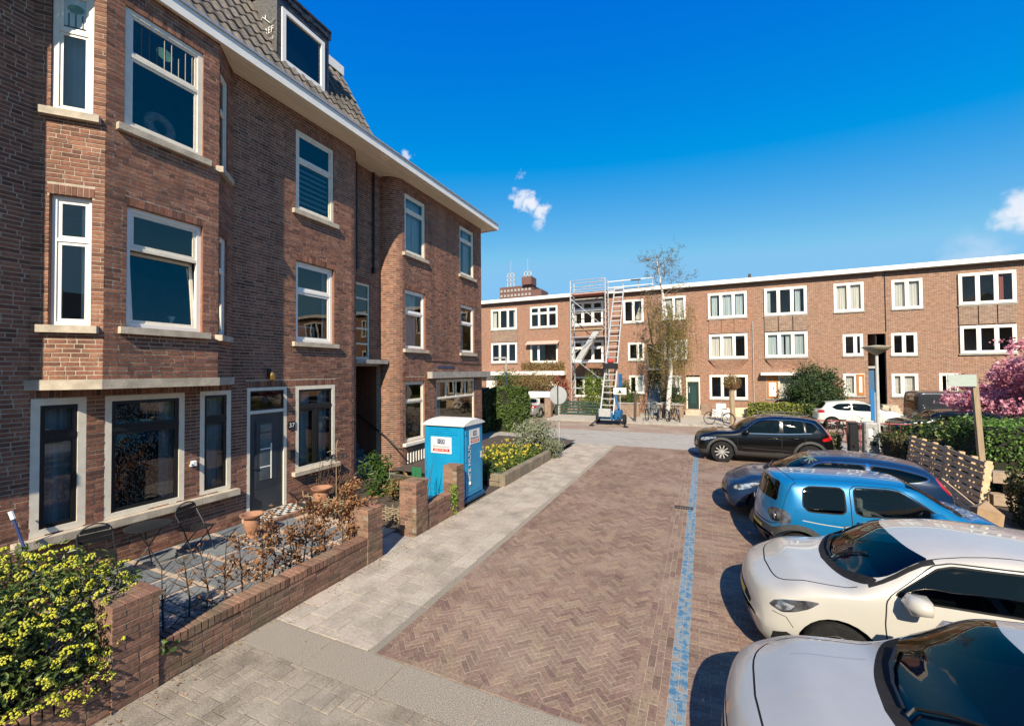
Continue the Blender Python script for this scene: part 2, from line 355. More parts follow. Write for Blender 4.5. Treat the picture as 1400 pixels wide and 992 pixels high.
while x < -.36:
    w = .21 if j % 3 else .105; y = .3-(j % 2)*.1
    while y < 3.28:
        l_ = random.choice((.21, .21, .21, .105)) if w > .2 else .21
        if w > .2 and random.random() < .3:
            cells += [(x+w*.25, y+.105, .21, w/2, math.pi/2), (x+w*.75, y+.105, .21, w/2, math.pi/2)]; y += .21
        else: cells.append((x+w/2, y+l_/2, l_, w, math.pi/2)); y += l_
    x += w; j += 1
pave(fore, 'paver', m_setts, cells, (-5.14, -.36, .3, 3.28), limit=300, rest='pavers', jit=.004)
park = sheet('parking_bay', rect(-.19, 5.6, .3, 18.9), -.0045, m_bed)
pave(park, 'brick', m_clinker, stretch(-.19, 5.6, .3, 18.9, .21, .085, 'x'), (-.19, 5.6, .3, 18.9), limit=300, rest='parking_bricks')
# the cross street and what lies beyond, too far to tell bricks apart
def far_paving(name, c1, c2, c3, bw, bh):
    mt, n, l, b = newmat(name); b.inputs['Roughness'].default_value = .9; b.inputs['Specular IOR Level'].default_value = .2
    g = n.new('ShaderNodeNewGeometry'); br = n.new('ShaderNodeTexBrick'); l.new(g.outputs['Position'], br.inputs['Vector']); br.inputs['Scale'].default_value = 1
    br.inputs['Brick Width'].default_value = bw; br.inputs['Row Height'].default_value = bh; br.inputs['Mortar Size'].default_value = .006
    br.inputs[1].default_value = (*c1, 1); br.inputs[2].default_value = (*c2, 1); br.inputs[3].default_value = (.22,.2,.16,1)
    t = n.new('ShaderNodeTexNoise'); t.inputs['Scale'].default_value = .7; t.inputs['Detail'].default_value = 7; l.new(g.outputs['Position'], t.inputs['Vector'])
    r = n.new('ShaderNodeMapRange'); r.inputs[1].default_value = .45; r.inputs[2].default_value = .65; r.inputs[4].default_value = .8; l.new(t.outputs[0], r.inputs[0])
    x = n.new('ShaderNodeMix'); x.data_type = 'RGBA'; l.new(r.outputs[0], x.inputs[0]); l.new(br.outputs[0], x.inputs[6]); x.inputs[7].default_value = (*c3, 1); l.new(x.outputs[2], b.inputs['Base Color']); return mt
m_fgrey = far_paving('grey crossing pavers', (.30,.28,.25), (.36,.335,.30), (.33,.30,.265), .3, .3)
m_fbrown = far_paving('brown street pavers', (.26,.175,.135), (.31,.22,.165), (.33,.28,.23), .21, .1)
m_fpale = far_paving('pale footway tiles', (.38,.34,.285), (.43,.385,.32), (.36,.32,.27), .3, .3)
sheet('side_street', rect(-60, 60, 18.9, 34), -.03, m_fbrown)
sheet('crossing', [(-7.5,17.6),(5.6,18.3),(5.6,22.9),(-60,21.6),(-60,18.3)], -.024, m_fgrey)
sheet('crossing_corner', rect(-5.14, -.19, 18.3, 18.9), -.018, m_fgrey)
for x0, x1, y0 in ((-9.4, 4.3, 26.3), (4.3, 60, 29.7)):
    mb = MB(); mb.box(x0, x1, y0, y0+.15, -.06, .1); tag(obj('kerb', mb, m_conc), None, None, kind='structure')
    mb = MB(); mb.box(x0, x1, y0+.15, 60, -.06, .095); tag(obj('footpath', mb, m_fpale), None, None, kind='structure')
for (x0, x1, y0, y1, sh) in ((-6.9,-6.2,19.6,19.75,.1),(-6.3,-5.5,20.9,21.05,.2),(-7.4,-6.6,22.4,22.6,.1),(-5.6,-4.6,23.2,23.45,0),(-3.2,-2.2,20.3,20.5,.3)):
    sheet('road_marking', [(x0,y0),(x1,y0+sh),(x1,y1+sh),(x0,y1)], -.012, m_fpale)
# drain grate in the gutter beside the blue line
gx, gy = -.45, 10.6
dr = thing('drain_grate', 'small dark iron drain grate set in the bricks beside the blue line', 'drain', (gx, gy, 0))
mb = MB(); mb.box(gx-.2, gx+.2, gy-.1, gy-.085, -.01, .012); mb.box(gx-.2, gx+.2, gy+.085, gy+.1, -.01, .012); mb.box(gx-.2, gx-.185, gy-.085, gy+.085, -.01, .012); mb.box(gx+.185, gx+.2, gy-.085, gy+.085, -.01, .012); obj('frame', mb, m_black, dr)
for k in range(7):
    mb = MB(); mb.box(gx-.165+.052*k, gx-.14+.052*k, gy-.085, gy+.085, -.008, .008); obj('bar', mb, m_black, dr)
# ------------------------------------------------------------ walls, openings, windows
class Fr:
    """a plane frame on a wall: s runs along the wall, d outwards, z up"""
    def __init__(s, o, u): s.o = Vector((o[0], o[1], 0)); s.u = Vector((u[0], u[1], 0)).normalized(); s.n = Vector((s.u.y, -s.u.x, 0))
    def P(s, a, d, z): return s.o+s.u*a+s.n*d+Vector((0,0,z))
    def box(s, mb, a0, a1, d0, d1, z0, z1): mb.para(s.P(a0, d0, z0), s.u*(a1-a0), s.n*(d1-d0), (0,0,z1-z0))
def wall_sheet(mb, fr, s0, s1, z0, z1, ops, d=-.005, reveal=.14, rv=None):
    ops = [(max(a, s0), min(b, s1), max(c, z0), min(e, z1)) for a, b, c, e in ops if a < s1 and b > s0 and c < z1 and e > z0]
    S = sorted({s0, s1, *[o[0] for o in ops], *[o[1] for o in ops]}); Z = sorted({z0, z1, *[o[2] for o in ops], *[o[3] for o in ops]})
    for i in range(len(S)-1):
        for j in range(len(Z)-1):
            a, c = (S[i]+S[i+1])/2, (Z[j]+Z[j+1])/2
            if any(o[0] < a < o[1] and o[2] < c < o[3] for o in ops): continue
            mb.add([fr.P(S[i], d, Z[j]), fr.P(S[i+1], d, Z[j]), fr.P(S[i+1], d, Z[j+1]), fr.P(S[i], d, Z[j+1])], [(0,1,2,3)])
    for a, b, c, e in ops:
        q = d-reveal
        if rv is not None: a, b, e = a+.004, b-.004, e-.004
        (mb if rv is None else rv).add([fr.P(a,d,c), fr.P(a,q,c), fr.P(a,q,e), fr.P(a,d,e), fr.P(b,d,c), fr.P(b,q,c), fr.P(b,q,e), fr.P(b,d,e)], [(0,1,2,3),(7,6,5,4),(0,4,5,1),(3,2,6,7)])
def brick_run(out, fr, s0, s1, z0, z1, ops, course=.068, dep=.1, heads=False, soldiers=()):
    """wild bond: each entry (frame, a0, a1, z0, z1). Openings are left out, soldier courses stand upright over them"""
    BL, BH, J = .203, .053, .013
    holes = list(ops)+list(soldiers)
    k0 = int(round(z0/course)); k = k0
    while k*course < z1-.02:
        za = k*course+.006; zb = za+BH; rnd = random.Random(k*77+int(s0*100))
        if za < z0-.01: k += 1; continue
        iv = [(s0, s1)]
        for a, b, c, e in holes:
            if c < (za+zb)/2 < e:
                nv = []
                for p, q in iv:
                    if b <= p or a >= q: nv.append((p, q)); continue
                    if a > p: nv.append((p, a))
                    if b < q: nv.append((b, q))
                iv = nv
        for p, q in iv:
            s = p-(rnd.random()*.15 if q-p > .4 else (0 if k % 2 else .1)); keep = None
            while s < q-.012:
                L = .098 if (heads or rnd.random() < .3) else BL
                a, b = max(s, p), min(s+L, q)
                if keep is not None: a, keep = keep, None
                if q-b < .05: b = q
                if b-a > .045 or b == q: out.append((fr, a, b, za, min(zb, z1), dep))
                else: keep = a
                s += L+J
                if b == q: break
        k += 1
    for a, b, c, e in soldiers:
        s = a; n_ = max(1, round((b-a)/.068)); w = (b-a)/n_
        for i in range(n_): out.append((fr, a+i*w+.005, a+(i+1)*w-.005, c+.004, e-.004, dep))
brick_unit = {}
def lay_bricks(house, runs, mt, limit=300, wild='brickwork'):
    """the bricks that show largest are parts, the rest one mesh; each lies a little proud of the mortar"""
    if mt.name not in brick_unit:
        a = .5; mb = MB(); c = .488
        mb.add([(-a,-a,-a),(a,-a,-a),(a,-a,a),(-a,-a,a),(-c,a,-c),(c,a,-c),(c,a,c),(-c,a,c)], [(0,1,5,4),(1,2,6,5),(2,3,7,6),(3,0,4,7),(4,5,6,7)])
        me = bpy.data.meshes.new('brick'); me.from_pydata(mb.v, [], [f[::-1] for f in mb.f]); me.materials.append(mt); brick_unit[mt.name] = me
    me = brick_unit[mt.name]; sc = []; hl = wloc(house)
    for i, (fr, a, b, z0, z1, dep) in enumerate(runs):
        c = fr.P((a+b)/2, 0, (z0+z1)/2); d = c-CAM; r = d.length
        vis = seen(*c) and fr.n.dot(-d) > 0
        sc.append(((-(b-a)*(z1-z0)*fr.n.dot(-d)/r**3) if vis else 1, i))
    sc.sort(); mb = MB()
    for rank, (q, i) in enumerate(sc):
        fr, a, b, z0, z1, dep = runs[i]; j = random.uniform(-.002, .003)
        if rank < limit and q < 0:
            c = fr.P((a+b)/2, j-dep/2, (z0+z1)/2)-hl
            link('brick', me, house, c, (random.gauss(0,.006), 0, math.atan2(fr.u.y, fr.u.x)+math.pi+random.gauss(0,.004)), (b-a, dep, z1-z0))
        else:
            v = [fr.P(a,j-dep,z0),fr.P(b,j-dep,z0),fr.P(b,j-dep,z1),fr.P(a,j-dep,z1),fr.P(a,j,z0),fr.P(b,j,z0),fr.P(b,j,z1),fr.P(a,j,z1)]
            mb.add(v, [(4,5,6,7),(0,1,5,4),(1,2,6,5),(2,3,7,6),(3,0,4,7)])
    if mb.f: obj(wild, mb, mt, house, kind='stuff')
def window(house, fr, s0, s1, z0, z1, rows, mt=None, sash=None, setb=.05, fw=.055, sw=.035, sill=None, tilt=None, curtain=None, name='window', glass=None, label=None, cz=None, dep=.07):
    """rows: (height fraction from, to, [column cuts as fractions]). window > sash, pane, sill, curtain"""
    mt = mt or m_cream; sash = sash or mt; glass = glass or m_glass
    mb = MB(); B = lambda *a: fr.box(mb, *a)
    d0, d1 = -setb-dep, -setb
    B(s0, s0+fw, d0, d1, z0, z1); B(s1-fw, s1, d0, d1, z0, z1); B(s0+fw, s1-fw, d0, d1, z0, z0+fw); B(s0+fw, s1-fw, d0, d1, z1-fw, z1)
    H, Wd = z1-z0, s1-s0; cells = []; tb = MB() if sash is not mt else None; TB = (lambda *a: fr.box(tb, *a)) if tb else B
    for ri, (f0, f1, cuts) in enumerate(rows):
        za = z0+fw if ri == 0 else z0+H*f0+fw*.35; zb = z1-fw if ri == len(rows)-1 else z0+H*f1-fw*.35
        if ri > 0: TB(s0+fw, s1-fw, d0+.004, d1-.004, z0+H*f0-fw*.35, z0+H*f0+fw*.35)
        cs = [0, *cuts, 1]
        for ci in range(len(cs)-1):
            a = s0+fw if ci == 0 else s0+Wd*cs[ci]+fw*.4; b = s1-fw if ci == len(cs)-2 else s0+Wd*cs[ci+1]-fw*.4
            if ci > 0: TB(s0+Wd*cs[ci]-fw*.4, s0+Wd*cs[ci]+fw*.4, d0+.008, d1-.008, za, zb)
            cells.append((a, b, za, zb))
    w = obj(name, mb, mt, house, label=label)
    if tb and tb.f: obj('transom', tb, sash, w)
    for i, (a, b, za, zb) in enumerate(cells):
        t = tilt[1] if tilt and tilt[0] == i else 0
        k = math.tan(t); f0, f1 = d0+.012, d1-.02
        up = lambda h: fr.n*(-k*h)+Vector((0,0,h))
        m2 = MB(); base = lambda a_, z_: fr.P(a_, f0-k*(z_-za), z_)
        m2.para(base(a, za), fr.u*sw, fr.n*(f1-f0), up(zb-za)); m2.para(base(b-sw, za), fr.u*sw, fr.n*(f1-f0), up(zb-za))
        m2.para(base(a+sw, za), fr.u*(b-a-2*sw), fr.n*(f1-f0), up(sw)); m2.para(base(a+sw, zb-sw), fr.u*(b-a-2*sw), fr.n*(f1-f0), up(sw))
        obj('sash', m2, sash, w, local=False)
        m3 = MB(); dm = (f0+f1)/2
        m3.add([fr.P(a+sw, dm-k*sw, za+sw), fr.P(b-sw, dm-k*sw, za+sw), fr.P(b-sw, dm-k*(zb-za-sw), zb-sw), fr.P(a+sw, dm-k*(zb-za-sw), zb-sw)], [(0,1,2,3)]); obj('pane', m3, glass, w)
    if sill:
        ov, pr, th, sm = sill; m4 = MB(); fr.box(m4, s0-ov, s1+ov, -setb-.02, pr, z0-th, z0-.004)
        # the outer edge is slightly weathered down
        obj('sill', m4, sm, w)
    if curtain:
        for (c0, c1, cm) in curtain:
            a, b = s0+Wd*c0, s0+Wd*c1; m5 = MB(); n_ = max(6, int((b-a)/.025)); zz0, zz1 = (z0+.03, z1-.04) if not cz else cz
            pts = [(a+(b-a)*i/n_, -setb-.2+.022*math.sin(i*1.35)+.012*math.sin(i*.55)) for i in range(n_+1)]
            m5.loft([[fr.P(s, d, zz0) for s, d in pts], [fr.P(s, d*.98, zz1) for s, d in pts]], closed=False); obj('curtain', m5, cm, w, smooth=True)
    return w
XF, XB = -9.05, -8.5
ZT = 9.64
near = thing('brick_house', 'near three storey brick house with a two storey bay and dark front door', 'house', (XF, 4.4, 0), group='brick houses along the front gardens')
corner = thing('brick_house', 'brick corner house with a rounded edge and a concrete canopy behind the toilet cabin', 'house', (XF, 13.6, 0), group='brick houses along the front gardens')
fF = Fr((XF, 0), (0, 1))
bay = [(XF, 2.71), (XB, 3.33), (XB, 5.03), (XF, 5.65)]
fBL, fBF, fBR = Fr(bay[0], (XB-XF, .62)), Fr((XB, 0), (0, 1)), Fr(bay[2], (XF-XB, .62))
LB = math.hypot(.55, .62)
SD = .145     # soldier course height
def sold(o): return (o[0]-.03, o[1]+.03, o[3], o[3]+SD)
ops = {'A': [], 'BL': [(.19,.68,3.95,5.94), (.19,.68,7.22,9.16)], 'BF': [(3.61,4.76,3.97,5.96), (3.56,4.75,7.24,9.24)], 'BR': [(.06,.5,3.95,5.92), (.06,.5,7.22,9.16)],
       'E': [(7.17,8.35,3.97,5.98), (7.16,8.34,7.22,9.24), (5.97,6.93,.1,2.88), (7.17,8.37,.81,2.88)], 'U': [(2.73,3.35,.79,2.84), (3.58,4.76,.79,2.84), (5.03,5.63,.79,2.85)]}
runs = []; mort = MB(); jamb = MB()
def wallpart(fr, s0, s1, z0, z1, o, heads=False, so=None):
    wall_sheet(mort, fr, s0, s1, z0, z1, o, rv=jamb); brick_run(runs, fr, s0, s1, z0, z1, o, heads=heads, soldiers=so if so is not None else [sold(q) for q in o])
wallpart(fF, 2.02, 2.71, 0, ZT, [])
wallpart(fF, 2.71, 5.65, 0, 2.97, ops['U'], so=[(2.71, 5.65, 2.85, 2.965)])
wallpart(fBL, 0, LB, 3.13, ZT, ops['BL']); wallpart(fBF, 3.33, 5.03, 3.13, ZT, ops['BF']); wallpart(fBR, 0, LB, 3.13, ZT, ops['BR'])
wallpart(fF, 5.65, 8.96, 0, ZT, ops['E'], so=[sold(q) for q in ops['E'][:2]]+[(5.94, 8.40, 2.88, 3.03)])
# the rounded edge beside the stair recess
def arc(cx, cy, r, a0, a1, n):
    pts = [(cx+r*math.cos(a0+(a1-a0)*i/n), cy+r*math.sin(a0+(a1-a0)*i/n)) for i in range(n+1)]
    return [(Fr(pts[i], (pts[i+1][0]-pts[i][0], pts[i+1][1]-pts[i][1])), math.dist(pts[i], pts[i+1])) for i in range(n)]
for fr, L in arc(XF-.42, 8.96, .42, 0, math.pi/2, 6): wallpart(fr, 0, L, 0, ZT, [], heads=True)
XR = -9.62
fR = Fr((XR, 0), (0, 1))
rec_op = [(9.66, 10.30, 3.62, 5.98), (9.40, 10.74, -.1, 3.40)]
wall_sheet(mort, Fr((XF-.42, 9.38), (-1, 0)), 0, .16, 0, ZT, [])
wall_sheet(mort, fR, 9.38, 10.78, 0, ZT, rec_op); brick_run(runs, fR, 9.385, 10.74, 3.5, ZT, rec_op, soldiers=[(9.63, 10.33, 5.98, 6.13)])
# side and back so that the house is closed
mort.box(XF-8, XF-7.9, -3, 9.2, 0, ZT); mort.box(XF-7.9, XF-.02, -3.0, -2.9, 0, ZT); mort.box(XF-.1, XF-.012, -2.9, 2.02, 0, ZT)
obj('mortar_wall', mort, m_mortar, near); obj('window_reveals', jamb, m_brick, near, kind='stuff'); lay_bricks(near, runs, m_brick)
# the same bay on the neighbouring side, out of the frame, whose shadow falls on the first windows
mb = MB(); mb.prism([(XF, -1.0), (XB, -.37), (XB, 1.33), (XF, 1.95)], 2, 3.13, ZT); obj('bay', mb, m_brick, near)
mb = MB(); o_ = .035
mb.loft([[(XF+.0, 2.66, z), (XB+o_, 3.31, z), (XB+o_, 5.05, z), (XF, 5.70, z)] for z in (2.975, 3.128)], True, True); obj('bay_base_stone', mb, m_stone, near)
mb = MB(); mb.loft([[(XF, -1.05, z), (XB+o_, -.39, z), (XB+o_, 1.35, z), (XF, 2.0, z)] for z in (2.975, 3.128)], True, True); obj('bay_base_stone', mb, m_stone, near)
# rooms behind the glass
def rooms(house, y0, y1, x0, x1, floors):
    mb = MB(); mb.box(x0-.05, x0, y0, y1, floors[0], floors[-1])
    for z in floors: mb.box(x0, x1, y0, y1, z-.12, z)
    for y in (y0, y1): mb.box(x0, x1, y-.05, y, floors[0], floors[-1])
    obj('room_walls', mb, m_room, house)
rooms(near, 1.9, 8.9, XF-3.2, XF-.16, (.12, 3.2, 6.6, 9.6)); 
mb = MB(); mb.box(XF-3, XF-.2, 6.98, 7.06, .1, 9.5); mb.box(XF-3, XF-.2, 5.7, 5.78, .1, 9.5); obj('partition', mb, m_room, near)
SI = (.1, .09, .115, m_stone); m_skyrefl = mat('grey blue sky reflection screen', (.30,.35,.42), (.26,.31,.38), 3, .9)
T2 = [(0, .62, []), (.62, 1, [])]
w = window(near, fBF, 3.56, 4.75, 7.24, 9.24, T2, m_cream, setb=.03, fw=.085, sw=.045, sill=SI)
for k in range(9):
    a = 3.7+k*.11; mb = MB(); fBF.box(mb, a, a+.008, -.072, -.06, 8.56, 9.08 if k % 3 else 8.9); obj('lead_bar', mb, m_stone if k > 3 else m_black, w)
m_tinted = mat('green leaded glass', (.10,.22,.16), (.06,.14,.10), 8, .2); m_pale = mat('pale leaded glass', (.42,.50,.47), (.36,.44,.42), 5, .2)
def disc(fr, a, z, r, d, n=14, sq=1.):
    mb = MB(); mb.add([fr.P(a+r*math.cos(2*math.pi*k/n), d, z+sq*r*math.sin(2*math.pi*k/n)) for k in range(n)], [tuple(range(n))]); return mb
obj('coloured_pane', disc(fBF, 4.15, 8.83, .13, -.066, sq=.8), m_tinted, w)
w = window(near, fBL, .19, .68, 7.22, 9.16, [(0, .66, []), (.66, 1, [])], m_cream, setb=.03, fw=.075, sw=.04, sill=SI, curtain=[(.05, .95, m_skyrefl)])  # screen added behind the pane, its grey blue stands for reflected sky
mb = MB(); mb.add([fBL.P(a, -.064, z) for a, z in ((.3,8.6),(.57,8.6),(.57,9.05),(.3,9.05))], [(0,1,2,3)]); obj('coloured_pane', mb, m_pale, w)
obj('coloured_pane', disc(fBL, .44, 8.88, .1, -.06, sq=.7), m_tinted, w)
for a in (.36, .44, .52):
    mb = MB(); fBL.box(mb, a-.004, a+.004, -.061, -.052, 8.6, 8.8); obj('lead_bar', mb, m_black, w)
window(near, fBR, .06, .5, 7.22, 9.16, T2, m_cream, setb=.03, fw=.075, sill=SI)
w = window(near, fBF, 3.61, 4.76, 3.97, 5.96, [(0, .66, []), (.66, 1, [])], m_upvc, m_cream, setb=.07, fw=.075, sw=.055, sill=SI, tilt=(0, R(6)))
window(near, fBL, .19, .68, 3.95, 5.94, [(0, .66, []), (.66, 1, [])], m_upvc, setb=.07, fw=.06, sw=.05, sill=SI, curtain=[(.55, .95, m_curtain)])
window(near, fBR, .06, .5, 3.95, 5.92, [(0, .66, []), (.66, 1, [])], m_upvc, setb=.05, fw=.06, sill=SI)
w = window(near, fF, 7.16, 8.34, 7.22, 9.24, [(0, .64, []), (.64, 1, [])], m_cream, setb=.03, fw=.085, sw=.05, sill=SI)
for k in range(9):
    mb = MB(); fF.box(mb, 7.27, 8.23, -.14, -.13, 7.34+k*.135, 7.40+k*.135); obj('blind_band', mb, m_blind, w)
window(near, fF, 7.17, 8.35, 3.97, 5.98, [(0, .64, []), (.64, 1, [])], m_upvc, setb=.08, fw=.075, sw=.06, sill=SI, curtain=[(.02, .12, m_curtain), (.86, .98, m_curtain)])
CU_ = lambda *p: [(a, b, m_curtain) for a, b in p]
m_blue_c = mat('grey blue net curtain', (.50,.58,.62), (.26,.32,.36), 12, .9, stretch=(1,1,.05))
g0 = window(near, fF, 2.73, 3.35, .79, 2.84, [(0, .72, []), (.72, 1, [])], m_cream, m_blackp, setb=.0, fw=.1, sw=.06, curtain=[(.2, .9, m_blue_c)])
g1 = window(near, fF, 3.58, 4.76, .79, 2.84, [(0, .72, []), (.72, 1, [])], m_cream, m_blackp, setb=.0, fw=.09, sw=.06, curtain=[(.72, .96, m_blue_c), (.03, .12, m_blue_c)])
m_bead = mat('glass bead string', (.85,.84,.78), (.30,.30,.27), 45, .25)
mb = MB()
for k in range(34):
    a = 3.76+k*.024
    for j in range(70):
        if random.random() < .42: z = .95+j*.026; q = fF.P(a+random.uniform(-.004,.004), -.10, z); mb.para(q, (0,.010,0), (.008,0,0), (0,0,.022*random.uniform(.6,1.6)))
obj('bead_curtain', mb, m_bead, g1, kind='stuff')
g2 = window(near, fF, 5.03, 5.63, .79, 2.85, [(0, .72, []), (.72, 1, [])], m_cream, m_blackp, setb=.0, fw=.085, sw=.05, curtain=[(.2, .9, m_blue_c)])
g3 = window(near, fF, 7.17, 8.37, .81, 2.88, [(0, .74, [.5]), (.74, 1, [])], m_cream, m_blackp, setb=.0, fw=.09, sw=.055, sill=(.1, .12, .1, m_stone), curtain=[(.1, .42, m_blue_c), (.66, .92, m_blue_c)])
for y0, y1 in ((2.55, 3.42), (3.426, 5.0), (5.006, 5.74)):
    mb = MB(); mb.box(XF-.02, XF+.15, y0, y1, .665, .785); obj('stone_sill', mb, m_stone, near)
# front door with its stepped panel, pane, bar handle and fanlight
dw = window(near, fF, 5.97, 6.93, 2.30, 2.88, [(0, 1, [])], m_cream, m_blackp, setb=.0, fw=.07, sw=.03, name='fanlight')
obj('coloured_pane', disc(fF, 6.42, 2.6, .08, -.03), m_black, dw)
mb = MB(); fF.box(mb, 5.97, 6.04, -.07, 0, .1, 2.3); fF.box(mb, 6.86, 6.93, -.07, 0, .1, 2.3); obj('door_frame', mb, m_cream, near)
mb = MB(); fF.box(mb, 6.04, 6.86, -.10, -.04, .1, 2.3)
for i in range(4):
    e = .035*i; fF.box(mb, 6.17+e*.3, 6.79-e, -.04, -.034+.005*i, .62+e*1.4, 2.16-e*.4)
fF.box(mb, 6.1, 6.8, -.04, -.034, .2, .46)
door = obj('door', mb, m_door, near)
m_frost = mat('frosted door glass', (.10,.115,.13), (.05,.06,.07), 3, .15)
mb = MB(); fF.box(mb, 6.28, 6.56, -.022, -.012, .8, 2.05); obj('pane', mb, m_frost, door)
for z in (1.08, 1.48, 1.85):
    mb = MB(); fF.box(mb, 6.285, 6.555, -.012, -.008, z, z+.025); obj('pane_bar', mb, m_door if z > 1.8 else m_upvc, door)
mb = MB(); fF.box(mb, 6.53, 6.56, -.012, -.006, .8, 1.6); obj('edge_strip', mb, m_upvc, door)
mb = MB(); mb.tube([fF.P(6.10,-.04,1.12), fF.P(6.10,.01,1.12), fF.P(6.18,.015,1.12)], .014); obj('handle', mb, m_black, door)
mb = MB(); fF.box(mb, 5.97, 6.93, -.05, .04, .03, .10); obj('threshold', mb, m_stone, near)
# eaves: soffit boards, fascia, gutter edge
XE = -8.40
def eaves(house, y0, y1, end=False):
    nb = 9; xs = XE-.02; wv = .135
    for k in range(nb):
        mb = MB(); x1 = xs-k*wv; mb.box(x1-wv+.008, x1, y0, y1, ZT, ZT+.02); obj('soffit_plank', mb, m_soffit, house)
    mb = MB(); mb.box(XE-.02, XE+.012, y0, y1, ZT-.03, ZT+.2); obj('fascia', mb, m_white, house)
    mb = MB(); mb.box(XE-.05, XE+.045, y0, y1, ZT+.2, ZT+.245); obj('gutter_edge', mb, mat('grey zinc edge', (.42,.43,.44), (.34,.35,.36), 8, .5, metal=.4), house)
eaves(near, -3, 9.72); eaves(corner, 9.722, 17.08)
# mansard roof of pantiles
sx, sz = 1.22, 2.17; SL = math.hypot(sx, sz); RO = V(XE-.06, 0, ZT+.25); RU = V(-sx/SL, 0, sz/SL); RN = V(sz/SL, 0, sx/SL)
mb = MB(); mb.add([RO+V(0,-3,0)-RN*.05, RO+V(0,9.2,0)-RN*.05, RO+V(0,9.2,0)-RN*.05+RU*SL, RO+V(0,-3,0)-RN*.05+RU*SL], [(0,1,2,3)])
xt = RO.x-sx; zt = RO.z+sz
mb.add([(xt,-3,zt),(xt,9.2,zt),(XF-8,9.2,zt),(XF-8,-3,zt)], [(0,1,2,3)]); mb.add([(RO.x-.03,9.2,RO.z),(xt,9.2,zt),(XF-8,9.2,zt),(XF-8,9.2,RO.z)], [(0,1,2,3)])
roof = obj('roof', mb, mat('dark roofing felt', (.05,.05,.05), (.03,.03,.03), 6, .9), near)
TW, TH = .235, .335
mb = MB(); ns = 10; rows = []
prof = [(TW*1.14*i/ns, .022*math.sin(2*math.pi*(i/ns)*.98+.4)+.018) for i in range(ns+1)]
for h, dz in ((0, .028), (TH*1.12, 0)): rows.append([(0, p, 0) for p, q in prof]); rows[-1] = [RU*h+V(0, p, 0)+RN*(q+dz) for p, q in prof]
low = [q-RN*.018 for q in rows[0]]
mb.loft([low, rows[0], rows[1]], closed=False)
tme = bpy.data.meshes.new('roof_tile'); tme.from_pydata([tuple(q) for q in mb.v], [], mb.f); tme.materials.append(m_tile); tme.shade_smooth(); tme.set_sharp_from_angle(angle=R(50))
rl = wloc(near); nrest = MB()
for r in range(7):
    for k in range(27):
        y = 9.18-TW*(k+1)-.03; h = r*TH
        p = RO+V(0, y, 0)+RU*h+RN*random.uniform(-.003, .004)
        if y > 6.36 and y+TW < 7.95 and h > .5: continue          # where the dormer stands
        link('roof_tile', tme, roof, p-rl, (random.gauss(0,.006), random.gauss(0,.004), 0))
mb = MB(); mb.box(xt-.12, xt+.05, -3, 9.24, zt, zt+.26); obj('parapet_trim', mb, m_white, roof)
# dormer wrapped in a dark membrane
XD = -8.74; m_wrap = mat('creased dark roofing membrane', (.050,.048,.046), (.022,.022,.022), 7, .42, bump=.9, bscale=9, stretch=(1,1,2)); m_wrapl = mat('lighter grey membrane', (.125,.115,.105), (.085,.08,.075), 5, .55, bump=.9, bscale=8, stretch=(1.5,1,3))
dm = MB(); y0, y1, zb, zt2 = 6.42, 7.88, 10.30, 12.02
fD = Fr((XD, 0), (0, 1)); do = (6.53, 7.73, 10.38, 11.66)
wall_sheet(dm, fD, y0, y1, zb, zt2, [do], d=0)
dm.add([(XD,y1,zb),(XD-1.6,y1,zb+.8),(XD-1.6,y1,zt2),(XD,y1,zt2)], [(0,1,2,3)])
dm.add([(XD+.05,y0-.03,zt2),(XD+.05,y1+.03,zt2),(XD-1.6,y1+.03,zt2+.02),(XD-1.6,y0-.03,zt2+.02)], [(0,1,2,3)])
dorm = obj('dormer', dm, m_wrap, near)
mb = MB(); nq = 12; rr = []
for i in range(nq+1):
    f = i/nq; rr.append([(XD-1.6*f, y0-.012*math.sin(i*2.1)*(j % 2)-.01*math.sin(i*1.1+j), zb+(.8*f)+(zt2-zb-.8*f)*j/8) for j in range(9)])
mb.loft(rr, closed=False); obj('cheek', mb, m_wrapl, dorm, smooth=True)  # the cheek takes a lighter grey than the rest of the wrap
mb = MB()
for k in range(16):
    y = y0+(y1-y0)*k/15; mb.para((XD, y-.05, zt2-.13+random.uniform(-.05,.03)), (.03+.02*random.random(),0,0), (0,.09,0), (0,random.uniform(-.02,.02),.15))
mb.box(XD-1.6, XD+.06, y0-.045, y1+.045, zt2+.005, zt2+.06); obj('folded_edge', mb, m_wrap, dorm)
window(dorm, fD, do[0], do[1], do[2], do[3], [(0, 1, [])], m_upvc, setb=-.03, fw=.075, sw=.055) if False else None
def sub_window(par, fr, s0, s1, z0, z1, fw, mtf):
    mb = MB(); fr.box(mb, s0, s0+fw, -.05, .03, z0, z1); fr.box(mb, s1-fw, s1, -.05, .03, z0, z1); fr.box(mb, s0+fw, s1-fw, -.05, .03, z0, z0+fw); fr.box(mb, s0+fw, s1-fw, -.05, .03, z1-fw, z1); obj('window_frame', mb, mtf, par)
    mb = MB(); mb.add([fr.P(s0+fw,-.02,z0+fw), fr.P(s1-fw,-.02,z0+fw), fr.P(s1-fw,-.02,z1-fw), fr.P(s0+fw,-.02,z1-fw)], [(0,1,2,3)]); obj('window_pane', mb, m_glass, par)
sub_window(dorm, fD, *do, .1, m_upvc)
mb = MB(); mb.box(XD-1.5, XD-.9, y0+.1, y1-.1, zb+.3, zt2-.1); mb.box(XD-.9, XD-.2, y0+.06, y0+.1, zb+.3, zt2-.1); obj('room_walls', mb, m_room, near)
